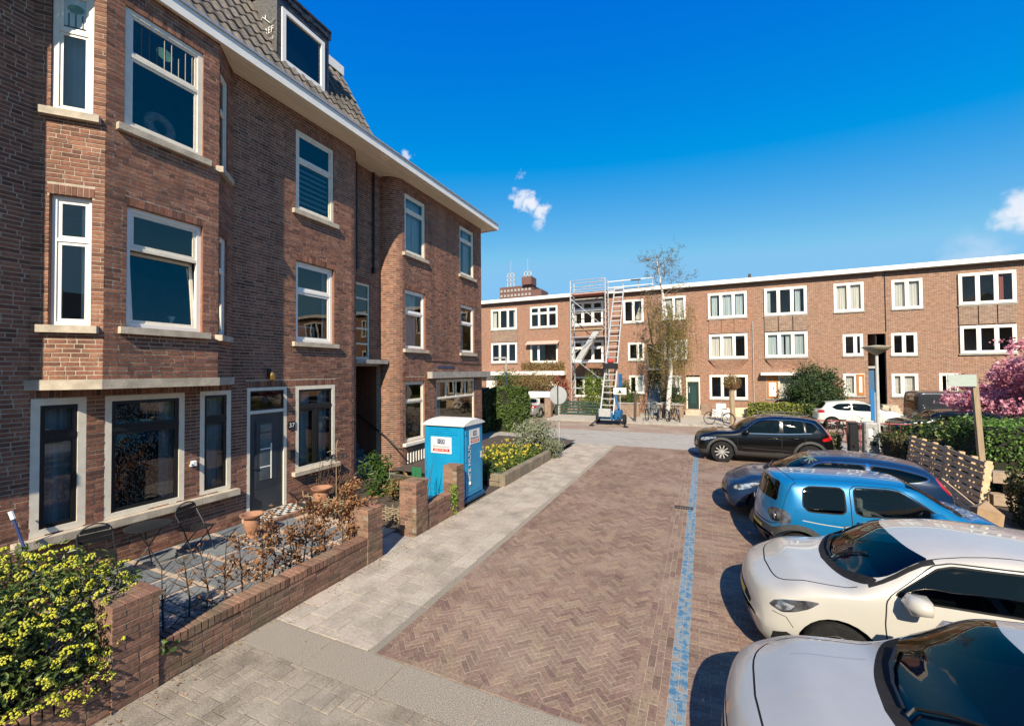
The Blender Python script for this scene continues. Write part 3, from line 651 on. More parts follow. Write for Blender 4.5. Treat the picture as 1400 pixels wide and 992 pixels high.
def text(name, body, size, loc, rot, mt, parent, ext=.001, align='CENTER', sx=1.):
    """flat print: letters filled into a mesh"""
    c = bpy.data.curves.new(name, 'FONT'); c.body = body; c.size = size; c.extrude = ext; c.align_x = align; c.align_y = 'CENTER'; c.resolution_u = 3
    t = bpy.data.objects.new(name, c); COL.objects.link(t); dg = bpy.context.evaluated_depsgraph_get(); me = bpy.data.meshes.new_from_object(t.evaluated_get(dg)); bpy.data.objects.remove(t)
    me.materials.clear(); me.materials.append(mt); o = bpy.data.objects.new(name, me); COL.objects.link(o); o.parent = parent
    o.location = Vector(loc)-wloc(parent); o.rotation_euler = rot; o.scale = (sx, 1, 1); return o
m_print = mat('white print', (.62,.60,.56), None, rough=.6)
text('lettering', 'REF', .21, (XD-.24, y0-.03, 11.08), (R(90), 0, 0), m_print, dorm); text('lettering', 'uw d', .12, (XD-.2, y0-.03, 10.88), (R(90), 0, 0), m_print, dorm)
mb = MB()
for a, b in (((-.62,11.30),(-.46,11.47)), ((-.46,11.47),(-.2,11.24)), ((-.2,11.24),(-.04,11.3)), ((-.36,11.38),(-.36,11.48))): mb.tube([(XD+a[0], y0-.028, a[1]), (XD+b[0], y0-.028, b[1])], .011, 4)
obj('printed_roofline', mb, m_print, dorm)
# ---- stair recess between the two houses
window(corner, fR, 9.66, 10.30, 3.62, 5.98, [(0,.2,[]),(.2,.4,[]),(.4,.6,[]),(.6,.8,[]),(.8,1,[])], m_cream, setb=.03, fw=.05, sw=.012)
mb = MB(); mb.box(XR-.02, XR+.34, 9.38, 10.76, 3.47, 3.60); obj('concrete_ledge', mb, m_conc, corner)
mb = MB(); mb.box(XR-3.6, XR-3.5, 9.2, 10.9, 0, 3.5); mb.box(XR-3.5, XR-.12, 9.3, 9.36, 0, 3.5); mb.box(XR-3.5, XR-.12, 10.76, 10.82, 0, 3.5); mb.box(XR-3.5, XR-.1, 9.3, 10.8, 3.42, 3.47); obj('stairwell_wall', mb, m_brick, corner)
m_step = mat('blue grey stair stone', (.10,.125,.15), (.07,.09,.11), 6, .6)
for k in range(12):
    mb = MB(); mb.box(XR-.1-.24*(k+1), XR+.1-.24*k, 9.40, 10.70, .17*k, .17*(k+1)); obj('stair_step', mb, m_step, corner)
for y in (9.68, 10.42):
    mb = MB(); mb.tube([(XR+.05, y, 6.55), (XR+.05, y, ZT)], .035, 8); mb.box(XR, XR+.11, y-.05, y+.05, 6.38, 6.56); obj('down_pipe', mb, m_black, corner)
mb = MB(); mb.tube([(XR-1.4, 10.66, 2.1), (XR+.3, 10.66, 1.15), (XR+.75, 10.72, .78), (XR+.95, 10.74, .75)], .025, 8); obj('handrail', mb, m_black, corner)
mb = MB(); mb.tube([(XR+.15, 9.5, .1), (XR+.15, 9.5, .8), (XR+.05, 9.5, .95), (XR-.5, 9.5, 1.35)], .02, 8); obj('handrail', mb, m_step, corner)
# ---- corner house front
runs = []; mort = MB(); jamb = MB()
cops = [(11.30,12.47,7.22,9.25), (14.83,16.0,7.22,9.26), (11.32,12.46,3.98,6.0), (14.87,16.0,3.98,6.0), (11.30,12.40,.84,2.89), (13.10,16.0,.84,2.90)]
for fr, L in arc(XF-.56, 11.31, .56, -math.pi/2, 0, 8): wallpart(fr, 0, L, 0, ZT, [], heads=True)
wall_sheet(mort, Fr((XR, 10.75), (1, 0)), 0, .02, 0, ZT, [])
wallpart(fF, 11.31, 16.66, 0, ZT, cops, so=[sold(q) for q in cops[:5]])
fE = Fr((XF, 16.66), (-1, 0)); wallpart(fE, 0, 8, 0, ZT, [])
mort.box(XF-8.1, XF-8, 9.4, 16.6, 0, ZT); mort.box(XF-8, XF-.6, 9.42, 9.5, 3.5, ZT)
obj('mortar_wall', mort, m_mortar, corner); obj('window_reveals', jamb, m_brick, corner, kind='stuff'); lay_bricks(corner, runs, m_brick)
rooms(corner, 11.0, 16.5, XF-3.2, XF-.16, (.12, 3.2, 6.6, 9.6))
def cwin(o, rows, mt_, sb, cur=None, fw=.075, sw=.05, sill=SI): return window(corner, fF, *o, rows, mt_, setb=sb, fw=fw, sw=sw, sill=sill, curtain=cur)
T3 = [(0, .73, []), (.73, 1, [])]
cwin(cops[0], T3, m_cream, .03, [(.05, .95, m_curtain)], .08); cwin(cops[1], T3, m_cream, .03, [(.5, .95, m_curtain)], .08)
cwin(cops[2], [(0, .62, []), (.62, 1, [])], m_upvc, .07, [(.1, .8, m_curtain)]); cwin(cops[3], [(0, .62, []), (.62, 1, [])], m_upvc, .06, [(.05, .5, m_curtain)])
cwin(cops[4], [(0, .67, []), (.67, 1, [])], m_cream, .05, [(.05, .3, m_curtain)], .07, sill=(.1, .12, .1, m_white))
cwin(cops[5], [(0, .66, []), (.66, 1, [.25, .5, .75])], m_cream, .03, [(.02, .2, m_curtain)], .07, sw=.03)
mb = MB(); mb.box(XF-.02, XF+.22, 12.56, 17.1, 2.97, 3.21); mb.box(XF-1.2, XF-.02, 16.68, 17.1, 2.97, 3.21); obj('canopy_slab', mb, m_conc, corner)
mb = MB(); mb.box(XF-.5, XE-.02, 16.68, 17.06, ZT+.022, ZT+.04); mb.box(XF-8, XE-.02, 9.73, 17.06, ZT+.2, ZT+.24); obj('flat_roof', mb, m_soffit, corner)
mb = MB(); mb.box(XF-8, XE+.012, 17.082, 17.11, ZT-.03, ZT+.2); obj('fascia', mb, m_white, corner)
mb = MB(); fF.box(mb, 13.2, 14.4, .0, .012, 3.33, 3.43); obj('street_name_plate', mb, mat('dark blue enamel', (.02,.04,.10), None, rough=.3), corner)
mb = MB(); mb.tube([(XF+.02, 12.4, 3.62), (XF+.02, 16.6, 3.52)], .012, 5); obj('cable', mb, m_black, corner)
# ------------------------------------------------------------ foliage
def leaf_mesh(pts, size, nrm=None, jit=.8, aspect=.6, fold=.25):
    """many small leaves, each four corners bent along the midrib"""
    n = len(pts); pts = np.asarray(pts, float); d = rng.normal(size=(n, 3))
    if nrm is not None: d = d*jit+np.asarray(nrm)
    d /= np.linalg.norm(d, axis=1, keepdims=True)
    a = rng.normal(size=(n, 3)); a -= (a*d).sum(1, keepdims=True)*d; a /= np.linalg.norm(a, axis=1, keepdims=True); b = np.cross(d, a)
    s = (size*rng.uniform(.6, 1.3, n))[:, None]
    v = np.stack([pts-a*s, pts-b*s*aspect-d*s*fold*0, pts+a*s, pts+b*s*aspect], 1); v[:, 0] -= d*s*fold; v[:, 2] -= d*s*fold
    f = np.arange(n*4).reshape(n, 4)
    return v.reshape(-1, 3), f
def leaves(name, parent, pts, size, mt, nrm=None, jit=.8, aspect=.6, fold=.25, kind=None):
    v, f = leaf_mesh(pts, size, nrm, jit, aspect, fold)
    if parent is not None: L = wloc(parent); v = v-np.array(L)
    me = bpy.data.meshes.new(name); me.from_pydata(v, [], f.tolist()); me.materials.append(mt)
    o = bpy.data.objects.new(name, me); COL.objects.link(o); o.parent = parent
    if kind: o['kind'] = kind
    return o
def blob(n, c, r, shell=.55, clump=0, nc=20, flat=None):
    """points in an uneven ellipsoid, gathered into clumps so that gaps show"""
    d = rng.normal(size=(n, 3)); d /= np.linalg.norm(d, axis=1, keepdims=True)
    if clump:
        k = rng.normal(size=(nc, 3)); k /= np.linalg.norm(k, axis=1, keepdims=True); kr = rng.uniform(shell, 1, (nc, 1)); kc = k*kr
        i = rng.integers(0, nc, n); q = kc[i]+rng.normal(size=(n, 3))*clump
        nr = q/np.maximum(np.linalg.norm(q, axis=1, keepdims=True), 1e-3)
    else:
        q = d*rng.uniform(shell**3, 1, (n, 1))**(1/3); q *= (1+.12*np.sin(3*d[:, :1]*4+d[:, 1:2]*5)); nr = d
    return q*np.array(r)+np.array(c), nr
m_lf_dark = leaf_mat('dark evergreen leaf', (.016,.04,.012), (.045,.085,.02), .4, .15)
m_lf_mid = leaf_mat('mid green leaf', (.03,.075,.015), (.09,.15,.03), .45, .3)
m_lf_yel = leaf_mat('yellow green leaf', (.14,.18,.03), (.30,.31,.06), .5, .3)
m_lf_brown = leaf_mat('dry beech leaf', (.20,.085,.035), (.46,.25,.12), .7, .35)
m_lf_grey = leaf_mat('grey green leaf', (.13,.155,.085), (.27,.29,.18), .6, .25)
m_lf_red = leaf_mat('rusty leaf', (.10,.03,.02), (.28,.11,.06), .6, .3)
m_fl_yel = mat('yellow flower', (.50,.46,.03), (.34,.36,.03), 30, .6, rand=.15)
m_fl_daff = leaf_mat('daffodil petal', (.62,.45,.03), (.70,.60,.08), .5, .3)
m_fl_white = mat('white flower head', (.75,.74,.66), None, rough=.7)
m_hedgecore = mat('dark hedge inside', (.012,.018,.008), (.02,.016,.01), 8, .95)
def hedge(name, label, box, n, size, mt, core=True, rz=0, group=None, c2=None, cat='hedge'):
    x0, x1, y0, y1, z0, z1 = box
    t = thing(name, label, cat, ((x0+x1)/2, (y0+y1)/2, z0), rz, group=group); hx, hy, hz = (x1-x0)/2, (y1-y0)/2, z1-z0
    A = np.array([2*hy*hz, 2*hy*hz, 2*hx*hz, 2*hx*hz, 4*hx*hy]); f = rng.choice(5, n, p=A/A.sum()); q = np.empty((n, 3)); nr = np.zeros((n, 3))
    q[:, 0] = rng.uniform(-hx, hx, n); q[:, 1] = rng.uniform(-hy, hy, n); q[:, 2] = rng.uniform(0, hz, n)
    for k, (ax, v, s) in enumerate(((0, -hx, -1), (0, hx, 1), (1, -hy, -1), (1, hy, 1), (2, hz, 1))):
        i = f == k; q[i, ax] = v; nr[i, ax] = s
    bump = .05*np.sin(q[:, :1]*5.1+q[:, 2:]*3)+.05*np.sin(q[:, 1:2]*4.3+q[:, 2:]*4.1)+rng.normal(size=(n, 1))*.035
    q = q+nr*(bump-.02)
    if core:
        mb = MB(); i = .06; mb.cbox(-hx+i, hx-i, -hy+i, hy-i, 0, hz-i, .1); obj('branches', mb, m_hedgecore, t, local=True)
    me_v, me_f = leaf_mesh(q, size, nr, 1.0)
    me = bpy.data.meshes.new('foliage'); me.from_pydata(me_v, [], me_f.tolist()); me.materials.append(mt); o = bpy.data.objects.new('foliage', me); COL.objects.link(o); o.parent = t
    return t
def stems(parent, base, tips, r=.012, mt=None, name='stem', mid=.12):
    mb = MB()
    for tp in tips:
        b = Vector(base); tp = Vector(tp); m_ = b.lerp(tp, .5)+V(random.gauss(0,mid), random.gauss(0,mid), 0)*.5
        mb.tube([b, m_, tp], [r, r*.7, r*.3], 4)
    return obj(name, mb, mt or m_bark, parent)
# ------------------------------------------------------------ front gardens
tag(sheet('front_garden', rect(XF-.02, -5.36, -1, 5.46), -.03, m_soil), None, None)
tag(sheet('garden_path', rect(XF-.02, -5.14, 5.46, 6.8), -.026, m_conc), None, None)
tag(sheet('garden_bed', rect(XF-.6, -5.16, 6.8, 10.6), -.02, m_soil), None, None)
tag(sheet('planting_bed', rect(XF-.02, -5.2, 10.6, 18.3), .12, m_soil), None, None)
m_flag = ramp_mat('blue grey terrace tile', [(.115,.125,.13),(.15,.16,.165),(.18,.19,.19),(.14,.145,.15)], nscale=12, namt=.25, bump=.2)
m_strip = ramp_mat('pinkish terrace strip', [(.36,.27,.20),(.42,.32,.24),(.32,.24,.18)], nscale=14, namt=.25, bump=.2)
ter = sheet('terrace', rect(XF, -5.75, 1.2, 6.9), -.01, m_strip)
cells = []; strips = []
for i in range(5):
    for j in range(8):
        cells.append((XF+.33+.66*i, 1.6+.66*j, .56, .56, 0))
pave(ter, 'terrace_tile', m_flag, cells, (XF+.02, -5.7, 1.2, 6.9), top=.012, joint=.004, limit=60)
# checkered doorstep
stp = thing('doorstep', 'low doorstep of black and white checkered tiles with a brick edge before the front door', 'doorstep', (-8.7, 6.5, 0))
mb = MB(); mb.box(XF+.01, -8.42, 5.86, 7.05, 0, .085); obj('step_base', mb, m_mortar, stp)
cb = (mat('white step tile', (.62,.60,.55), None, rough=.4), mat('black step tile', (.02,.02,.022), None, rough=.4))
for i in range(6):
    for j in range(11):
        mb = MB(); mb.box(XF+.02+.095*i, XF+.111+.095*i, 5.88+.105*j, 5.981+.105*j, .08, .094); obj('step_tile', mb, cb[(i+j) % 2], stp)
me = unit_mesh('brick', m_gbrick, .06)
for j in range(16): link('brick', me, stp, (-8.37+8.7-.0, 5.9+.073*j-6.5, .045), (0,0,0), (.1, .065, .1))
# garden walls in brick, their pillars and brick-on-edge coping
def garden_wall(label, pieces, group):
    """pieces: ('wall', x0, x1, y0, y1, height) or ('pillar', ...)"""
    y = sum(p[3] for p in pieces)/len(pieces); t = thing('garden_wall', label, 'wall', (-5.25, y, 0), group=group)
    me = unit_mesh('brick', m_gbrick, .05); cnt = 0; core = MB(); L = wloc(t); C_ = .066
    for kind, x0, x1, y0, y1, h in pieces:
        core.box(x0+.006, x1-.006, y0+.006, y1-.006, -.05, (int(round((h-.11)/C_))*C_+.03) if kind == 'wall' else h-.02)
        n = int(round((h-(.11 if kind == 'wall' else .06))/C_))
        for k in range(-1, n):
            z = k*C_+C_/2+.003
            for fx in ((x1-.05,) if kind == 'wall' else (x1-.05,)):
                s = y0-(.1 if k % 2 else 0)
                while s < y1-.02:
                    ln = .205 if random.random() < .75 else .098
                    a, b = max(s, y0), min(s+ln, y1); s += ln+.011
                    if y1-b < .04: b = y1
                    if b-a > .02: link('brick', me, t, (x1-.05-L.x+random.uniform(-.003,.003), (a+b)/2-L.y, z), (0, random.gauss(0,.01), random.gauss(0,.008)), (.1, b-a, .055)); cnt += 1
                    if b == y1: break
            if kind == 'pillar':
                s = x0-(.08 if k % 2 else 0); 
                while s < x1-.1:
                    a, b = max(s, x0), min(s+.205, x1-.101); s += .216
                    if x1-.101-b < .06: b = x1-.101; s = x1
                    if b-a > .02: link('brick', me, t, ((a+b)/2-L.x, y0+.05-L.y+random.uniform(-.003,.003), z), (random.gauss(0,.01), 0, random.gauss(0,.008)), (b-a, .1, .055)); cnt += 1
        if kind == 'wall':
            s = y0
            while s < y1-.03:
                link('brick', me, t, ((x0+x1)/2-L.x, s+.032-L.y, n*C_+.058+random.uniform(-.003,.003)), (random.gauss(0,.012), random.gauss(0,.012), random.gauss(0,.012)), (x1-x0+.02, .056, .105)); s += .069; cnt += 1
        else:
            for i in range(2):
                s = y0
                while s < y1-.02:
                    link('brick', me, t, (x0+(x1-x0)*(.25+.5*i)-L.x, s+.05-L.y, h-.03), (0, 0, 0), ((x1-x0)/2-.008, .095, .06)); s += .105
    obj('mortar_core', core, m_gmortar, t); return t
m_gmortar = mat('grey wall mortar', (.26,.22,.175), (.19,.165,.13), 9, .95)
GW = 'low brick walls along the footpath'
garden_wall('long low brick garden wall below the dry beech hedge, pillar at each end', [('pillar',-5.56,-5.13,2.10,2.48,.98), ('wall',-5.36,-5.15,2.48,5.44,.42), ('pillar',-5.56,-5.13,5.44,5.79,.89)], GW)
garden_wall('short brick garden wall between two tall pillars next to the blue toilet cabin', [('pillar',-5.54,-5.13,6.74,7.12,1.03), ('wall',-5.36,-5.15,7.12,8.22,.52), ('pillar',-5.5,-5.13,8.22,8.55,1.05)], GW)
garden_wall('low mossy brick wall in front of the yellow flowering shrub', [('wall',-5.38,-5.15,.2,2.10,.40)], GW)
# concrete planter kerb beyond the toilet
pk = thing('planter_wall', 'weathered concrete block edging round the daffodil bed', 'planter', (-5.1, 12.5, 0))
for k in range(4):
    mb = MB(); mb.cbox(-5.26, -5.06, 10.62+.97*k, 11.585+.97*k, -.02, .32, .015); obj('edging_block', mb, m_post if False else mat('brown weathered concrete', (.23,.185,.125), (.15,.125,.09), 5, .9, bump=.4), pk)
mb = MB(); mb.cbox(-5.62, -5.265, 10.62, 10.80, -.02, .32, .015); obj('edging_block', mb, bpy.data.materials['brown weathered concrete'], pk)
# low willow fence and bed beside the path
wf = thing('willow_fence', 'low woven willow fence along the bed by the garden path', 'fence', (-7.2, 7.3, 0)); mw = mat('grey willow', (.30,.235,.15), (.18,.14,.095), 30, .9)
for k in range(20):
    f = k/19; x, y = -8.75+3.1*f, 7.15+.1*f; mb = MB(); mb.tube([(x, y, -.02), (x+random.gauss(0,.01), y, .34+random.gauss(0,.02))], .014, 5); obj('stake', mb, mw, wf)
for r in range(7):
    mb = MB(); mb.tube([(-8.75+3.1*i/39, 7.15+.1*i/39+.022*(1 if (i//1+r) % 2 else -1), .03+.04*r+random.gauss(0,.004)) for i in range(40)], .016, 5); obj('woven_rod', mb, mw, wf)
# rhododendron-like evergreen by the stair
def shrub(name, label, loc, r, n, size, mt, cat='shrub', group=None, clump=.2, nc=24, zoff=.9, aspect=.4, shell=.5, ntip=9, stem_mt=None):
    t = thing(name, label, cat, loc, group=group); x, y, z = loc; c = (x, y, z+r[2]*zoff)
    p, nr = blob(n, c, r, shell, clump, nc); p[:, 2] = np.maximum(p[:, 2], z+.02)
    leaves('foliage', t, p, size, mt, nr+np.array([0, 0, .4]), 1.0, aspect)
    tips = [tuple(p[i]) for i in rng.integers(0, n, ntip)]; stems(t, (x, y, z-.02), tips, .02, stem_mt, 'branches')
    return t
shrub('evergreen_shrub', 'bushy green shrub with long drooping leaves by the dark stair entrance', (-7.85, 8.6, .0), (.42,.42,.58), 420, .11, m_lf_mid, clump=.17, aspect=.28, nc=30)
shrub('evergreen_shrub', 'small yellowish shrub left of the toilet cabin', (-6.95, 8.5, 0), (.4,.4,.3), 260, .08, leaf_mat('bronze leaf', (.10,.12,.03), (.28,.16,.06)), clump=.2, aspect=.35)
shrub('dry_shrub', 'bare rusty twiggy plants near the stair foot', (-8.6, 8.2, 0), (.35,.5,.4), 200, .03, m_lf_red, ntip=30, clump=.25)
shrub('dry_shrub', 'dark leaning twigs under the ground floor window sill', (-8.65, 7.7, 0), (.25,.4,.6), 90, .035, m_lf_red, ntip=26, clump=.3)
shrub('dry_grass_clump', 'brown dead stems behind the short brick wall', (-5.75, 7.6, 0), (.3,.4,.3), 500, .045, leaf_mat('straw', (.13,.08,.04), (.30,.20,.09)), ntip=40, aspect=.12)
tw = thing('bare_sapling', 'thin leafless twigs standing in front of the blue toilet wall', 'plant', (-5.95, 7.75, 0))
for k in range(14):
    mb = MB(); a = random.uniform(-.3,.3); mb.tube([(-5.95+a*.3, 7.75+a, .1), (-5.95+a*.6, 7.75+a*1.3, .7), (-5.95+a*.6+random.gauss(0,.06), 7.75+a*1.5, random.uniform(.95,1.35))], [.008,.006,.003], 4); obj('twig', mb, m_bark, tw)
iv = thing('ivy', 'bright green ivy climbing the corner of the last wall pillar', 'ivy', (-5.13, 8.2, 0))
p = np.stack([rng.uniform(-5.2,-5.10,260), 8.12+rng.normal(size=260)*.07, rng.uniform(0,.66,260)], 1); leaves('foliage', iv, p, .028, leaf_mat('bright ivy', (.12,.22,.02), (.25,.36,.05)), np.tile([1,-.4,.3], (260,1)))
# ---- dry beech hedge behind the long wall
nb_ = 13
for k in range(nb_):
    y = 2.75+2.75*k/(nb_-1); x = -5.62+random.gauss(0,.05); h = .98+.25*random.random()+.1*(k > 7); dens = (0,4,10,14,34,56,64,58,70,76,90,110,125)[k]
    where = ('nearest the brick pillar, quite bare', 'bare, second from the shrub end', 'almost bare, with a few curled leaves', 'bare and thin, between two fuller ones', 'thin, with scattered leaves low down', 'slender, leaves along its whole stem', 'leafy in the middle, before the terrace tiles', 'thin, with dark lower leaves', 'fuller, below the terracotta urn', 'full of pale brown leaves, mid hedge', 'thickly leaved near the gate end', 'broad and leafy beside the last sapling', 'leafiest, spilling over the gate pillar')[k]
    t = thing('beech_sapling', 'beech sapling behind the long wall, '+where, 'hedge plant', (x, y, 0), group='beech saplings of the dry hedge')
    mb = MB(); top = V(x+random.gauss(0,.05), y+random.gauss(0,.06), h); mid = V(x+random.gauss(0,.03), y+random.gauss(0,.03), h*.5); mb.tube([(x,y,-.03), mid, top], [.014,.010,.004], 5); obj('stem', mb, m_bark, t)
    tips = []; mb = MB()
    for j in range(24):
        f = random.uniform(.15,.97); b = V(x,y,0).lerp(mid, f*2) if f < .5 else mid.lerp(top, f*2-1); a = random.uniform(0, 6.28); l_ = random.uniform(.12,.34)*(1.1-f*.4)
        e = b+V(math.cos(a)*l_*.6, math.sin(a)*l_*.8, l_*.7); mb.tube([b, b.lerp(e,.5)+V(0,0,-.02), e], [.006,.004,.002], 4); tips += [b.lerp(e, q) for q in (.5,.75,1)]
    obj('twigs', mb, m_bark, t)
    if dens:
        pp = [random.choice(tips)+V(random.gauss(0,.03), random.gauss(0,.03), random.gauss(0,.03)) for _ in range(int(dens*3.5))]; leaves('foliage', t, pp, .033, m_lf_brown, aspect=.55, fold=.5)
cl = thing('fallen_leaves', 'curled brown leaves caught on top of the gate pillar', 'leaves', (-5.35, 5.6, .9)); cl['kind'] = 'stuff'
leaves('foliage', cl, np.stack([rng.normal(-5.5,.14,90), rng.normal(5.62,.13,90), .93+np.abs(rng.normal(0,.06,90))], 1), .04, m_lf_brown, fold=.6)
# ---- yellow flowering shrub, near left corner
ys = thing('flowering_shrub', 'large rounded shrub covered with yellow flower heads in the near corner garden', 'shrub', (-6.2, 1.55, 0))
p1, n1 = blob(14000, (-6.0, 1.50, .5), (.92, 1.16, 1.0), .72); k = p1[:, 2] > 0; leaves('foliage', ys, p1[k], .034, leaf_mat('glossy shrub leaf', (.045,.085,.018), (.17,.22,.06), .4, .3), n1[k]+np.array([0,0,.3]), 1.0, .45)
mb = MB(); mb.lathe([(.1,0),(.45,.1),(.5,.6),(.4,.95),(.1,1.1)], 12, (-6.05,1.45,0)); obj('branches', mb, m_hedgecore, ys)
stems(ys, (-6.1,1.5,0), [tuple(V(-6.0+.98*math.cos(ph)*math.cos(th), 1.5+1.2*math.cos(ph)*math.sin(th), .5+1.05*math.sin(ph))) for th, ph in [(random.uniform(-2,1.5), random.uniform(0,1.5)) for _ in range(60)]], .012, mat('pale twig', (.20,.14,.09), (.12,.085,.055), 20, .9), 'twigs', .2)
def ico_cluster(seed):
    r_ = random.Random(seed); mb = MB(); g = (1+5**.5)/2
    iv_ = [(-1,g,0),(1,g,0),(-1,-g,0),(1,-g,0),(0,-1,g),(0,1,g),(0,-1,-g),(0,1,-g),(g,0,-1),(g,0,1),(-g,0,-1),(-g,0,1)]
    fs = [(0,11,5),(0,5,1),(0,1,7),(0,7,10),(0,10,11),(1,5,9),(5,11,4),(11,10,2),(10,7,6),(7,1,8),(3,9,4),(3,4,2),(3,2,6),(3,6,8),(3,8,9),(4,9,5),(2,4,11),(6,2,10),(8,6,7),(9,8,1)]
    for _ in range(30):
        aa, ra = r_.uniform(0,6.28), .038*r_.random()**.5; c = V(ra*math.cos(aa), ra*math.sin(aa), .016*(1-(ra/.038)**2)+r_.gauss(0,.003)); s = r_.uniform(.0045,.0085)
        mb.add([(c.x+s*a/1.9, c.y+s*b_/1.9, c.z+s*d/1.9) for a, b_, d in iv_], fs)
    me = bpy.data.meshes.new('flower_head'); me.from_pydata(mb.v, [], mb.f); me.materials.append(m_fl_yel); return me
heads = [ico_cluster(i) for i in range(5)]; cnt = 0; laid = []; tries = 0
while cnt < 240:
    th, ph = random.uniform(-2.0, 1.3), random.uniform(-.2, 1.5)
    d = V(math.cos(ph)*math.cos(th), math.cos(ph)*math.sin(th), math.sin(ph)); q = V(-6.0+.95*d.x, 1.50+1.19*d.y, .5+1.03*d.z)
    tries += 1
    if q.z < .1 or q.x < -7.0 or (tries < 9000 and any((q-w_).length < .09 for w_ in laid)): continue
    laid.append(q)
    s = random.uniform(.8, 1.6)
    link('flower_head', random.choice(heads), ys, q+d*random.uniform(-.03,.06)-ys.location, (random.gauss(0,.5), random.gauss(0,.5), random.uniform(0,6)), (s,s,s)); cnt += 1
for q in ((-5.72, .78, 1.02), (-5.62, .72, .82)):
    mb = MB(); mb.lathe([(.01,-.035),(.045,-.015),(.05,.015),(.01,.04)], 10, q); obj('white_flower', mb, m_fl_white, ys, smooth=True)
p1, n1 = blob(1400, (-5.75, .35, .2), (.55,.55,.4), .3, .25, 20); t = thing('leafy_plant', 'bright broad leaved plant at the very foot of the yellow shrub', 'plant', (-5.75, .4, 0)); leaves('foliage', t, p1, .07, m_lf_mid, n1, 1, .4)
p1, n1 = blob(1300, (-7.35, 1.8, .35), (.55,.9,.55), .3, .25, 26); t = thing('dry_shrub', 'rusty brown shrub in front of the left house wall', 'shrub', (-7.35, 1.8, 0)); leaves('foliage', t, p1, .05, m_lf_red, n1, 1, .45); stems(t, (-7.35,1.8,0), [tuple(p1[i]) for i in range(25)], .012, None, 'branches')
p1, n1 = blob(420, (-5.36, 1.7, .42), (.2,.45,.3), .3, .2, 16); t = thing('dead_vine', 'withered climbing stems hanging over the low wall by the pillar', 'vine', (-5.33, 1.75, 0)); leaves('foliage', t, p1, .022, leaf_mat('withered leaf', (.06,.045,.03), (.22,.15,.09)), n1, 1, .35)
gr = thing('weed_tuft', 'small green weed growing at the foot of the long wall', 'weed', (-5.12, 2.56, .4)); leaves('foliage', gr, np.array([(-5.14,2.55,.36)])+rng.normal(size=(40,3))*.035, .03, m_lf_mid)
# ---- terrace furniture
def bistro_chair(label, x, y, rz):
    t = thing('folding_chair', label, 'chair', (x, y, .012), rz, group='black bistro chairs under the window')
    def P_(pts, r, nm):
        mb = MB(); mb.tube(pts, r, 6); return obj(nm, mb, m_black, t, local=True)
    P_([(.2,-.2,0),(-.02,-.2,.45),(-.2,-.2,.72)]+[(-.2-.0, -.2+.2*(1-math.cos(a)), .72+.17*math.sin(a)) for a in [math.pi*i/8 for i in range(1, 9)]]+[(-.02,.2,.45),(.2,.2,0)], .011, 'frame')
    P_([(-.22,-.18,0),(.2,-.18,.45)], .011, 'leg'); P_([(-.22,.18,0),(.2,.18,.45)], .011, 'leg'); P_([(-.22,-.18,.05),(-.22,.18,.05)], .009, 'stretcher')
    for k in range(5):
        mb = MB(); mb.box(-.17+.075*k, -.11+.075*k, -.19, .19, .445, .46); obj('seat_slat', mb, m_black, t, local=True)
    for k, (h, w_) in enumerate(((.64,.19),(.72,.19),(.80,.165))):
        mb = MB(); mb.box(-.215+.0*k, -.195, -w_, w_, h-.033, h+.033); obj('back_slat', mb, m_black, t, local=True)
    return t
bistro_chair('black folding bistro chair beside the terracotta urn, its shadow on the wall', -8.3, 4.55, R(14))
bistro_chair('black folding bistro chair nearer the yellow shrub, half hidden', -8.38, 3.25, R(-12))
t = thing('bistro_table', 'small round black metal table between the two folding chairs', 'table', (-8.3, 3.85, .012))
mb = MB(); mb.lathe([(.30,.70),(.31,.705),(.31,.72),(.30,.725)], 24); obj('table_top', mb, m_black, t, local=True)
for k in range(3):
    a = 2.1*k+.4; mb = MB(); mb.tube([(.25*math.cos(a),.25*math.sin(a),0),(-.02*math.cos(a),-.02*math.sin(a),.4),(.2*math.cos(a+2.6),.2*math.sin(a+2.6),.70)], .01, 6); obj('leg', mb, m_black, t, local=True)
def urn(label, x, y, s):
    t = thing('urn', label, 'plant pot', (x, y, .0), group='terracotta urns by the front door')
    mb = MB(); mb.lathe([(.10,0),(.11,.03),(.07,.06),(.08,.10),(.13,.2),(.135,.3),(.12,.36),(.19,.40),(.20,.43),(.17,.43),(.12,.38),(.10,.34)], 20); o = obj('bowl', mb, m_terra, t, local=True); autosmooth(o, 45)
    mb = MB(); mb.lathe([(.01,.35),(.115,.355),(.01,.36)], 14); obj('soil', mb, m_soil, t, local=True); t.scale = (s,s,s); return t
urn('terracotta urn standing on the terrace left of the front door', -8.05, 5.42, 1.08); urn('terracotta urn standing right of the checkered doorstep', -8.2, 7.2, 1.2)
t = thing('watering_can', 'black rounded pot with a handle below the window right of the door', 'pot', (-8.62, 7.12, 0))
mb = MB(); mb.lathe([(.12,0),(.19,.06),(.2,.16),(.15,.24),(.12,.25)], 18); obj('body', mb, m_black, t, True, local=True); mb = MB(); mb.tube([(-.1,-.15,.22),(-.12,-.28,.38),(-.12,-.36,.44)], .02, 6); obj('spout', mb, m_black, t, local=True); mb = MB(); mb.tube([(0,-.14,.24),(0,0,.36),(0,.14,.24)], .01, 6); obj('handle', mb, m_black, t, local=True)
t = thing('garden_ornament', 'tall metal garden ornament with hanging glass balls before the right window', 'ornament', (-7.9, 7.35, 0))
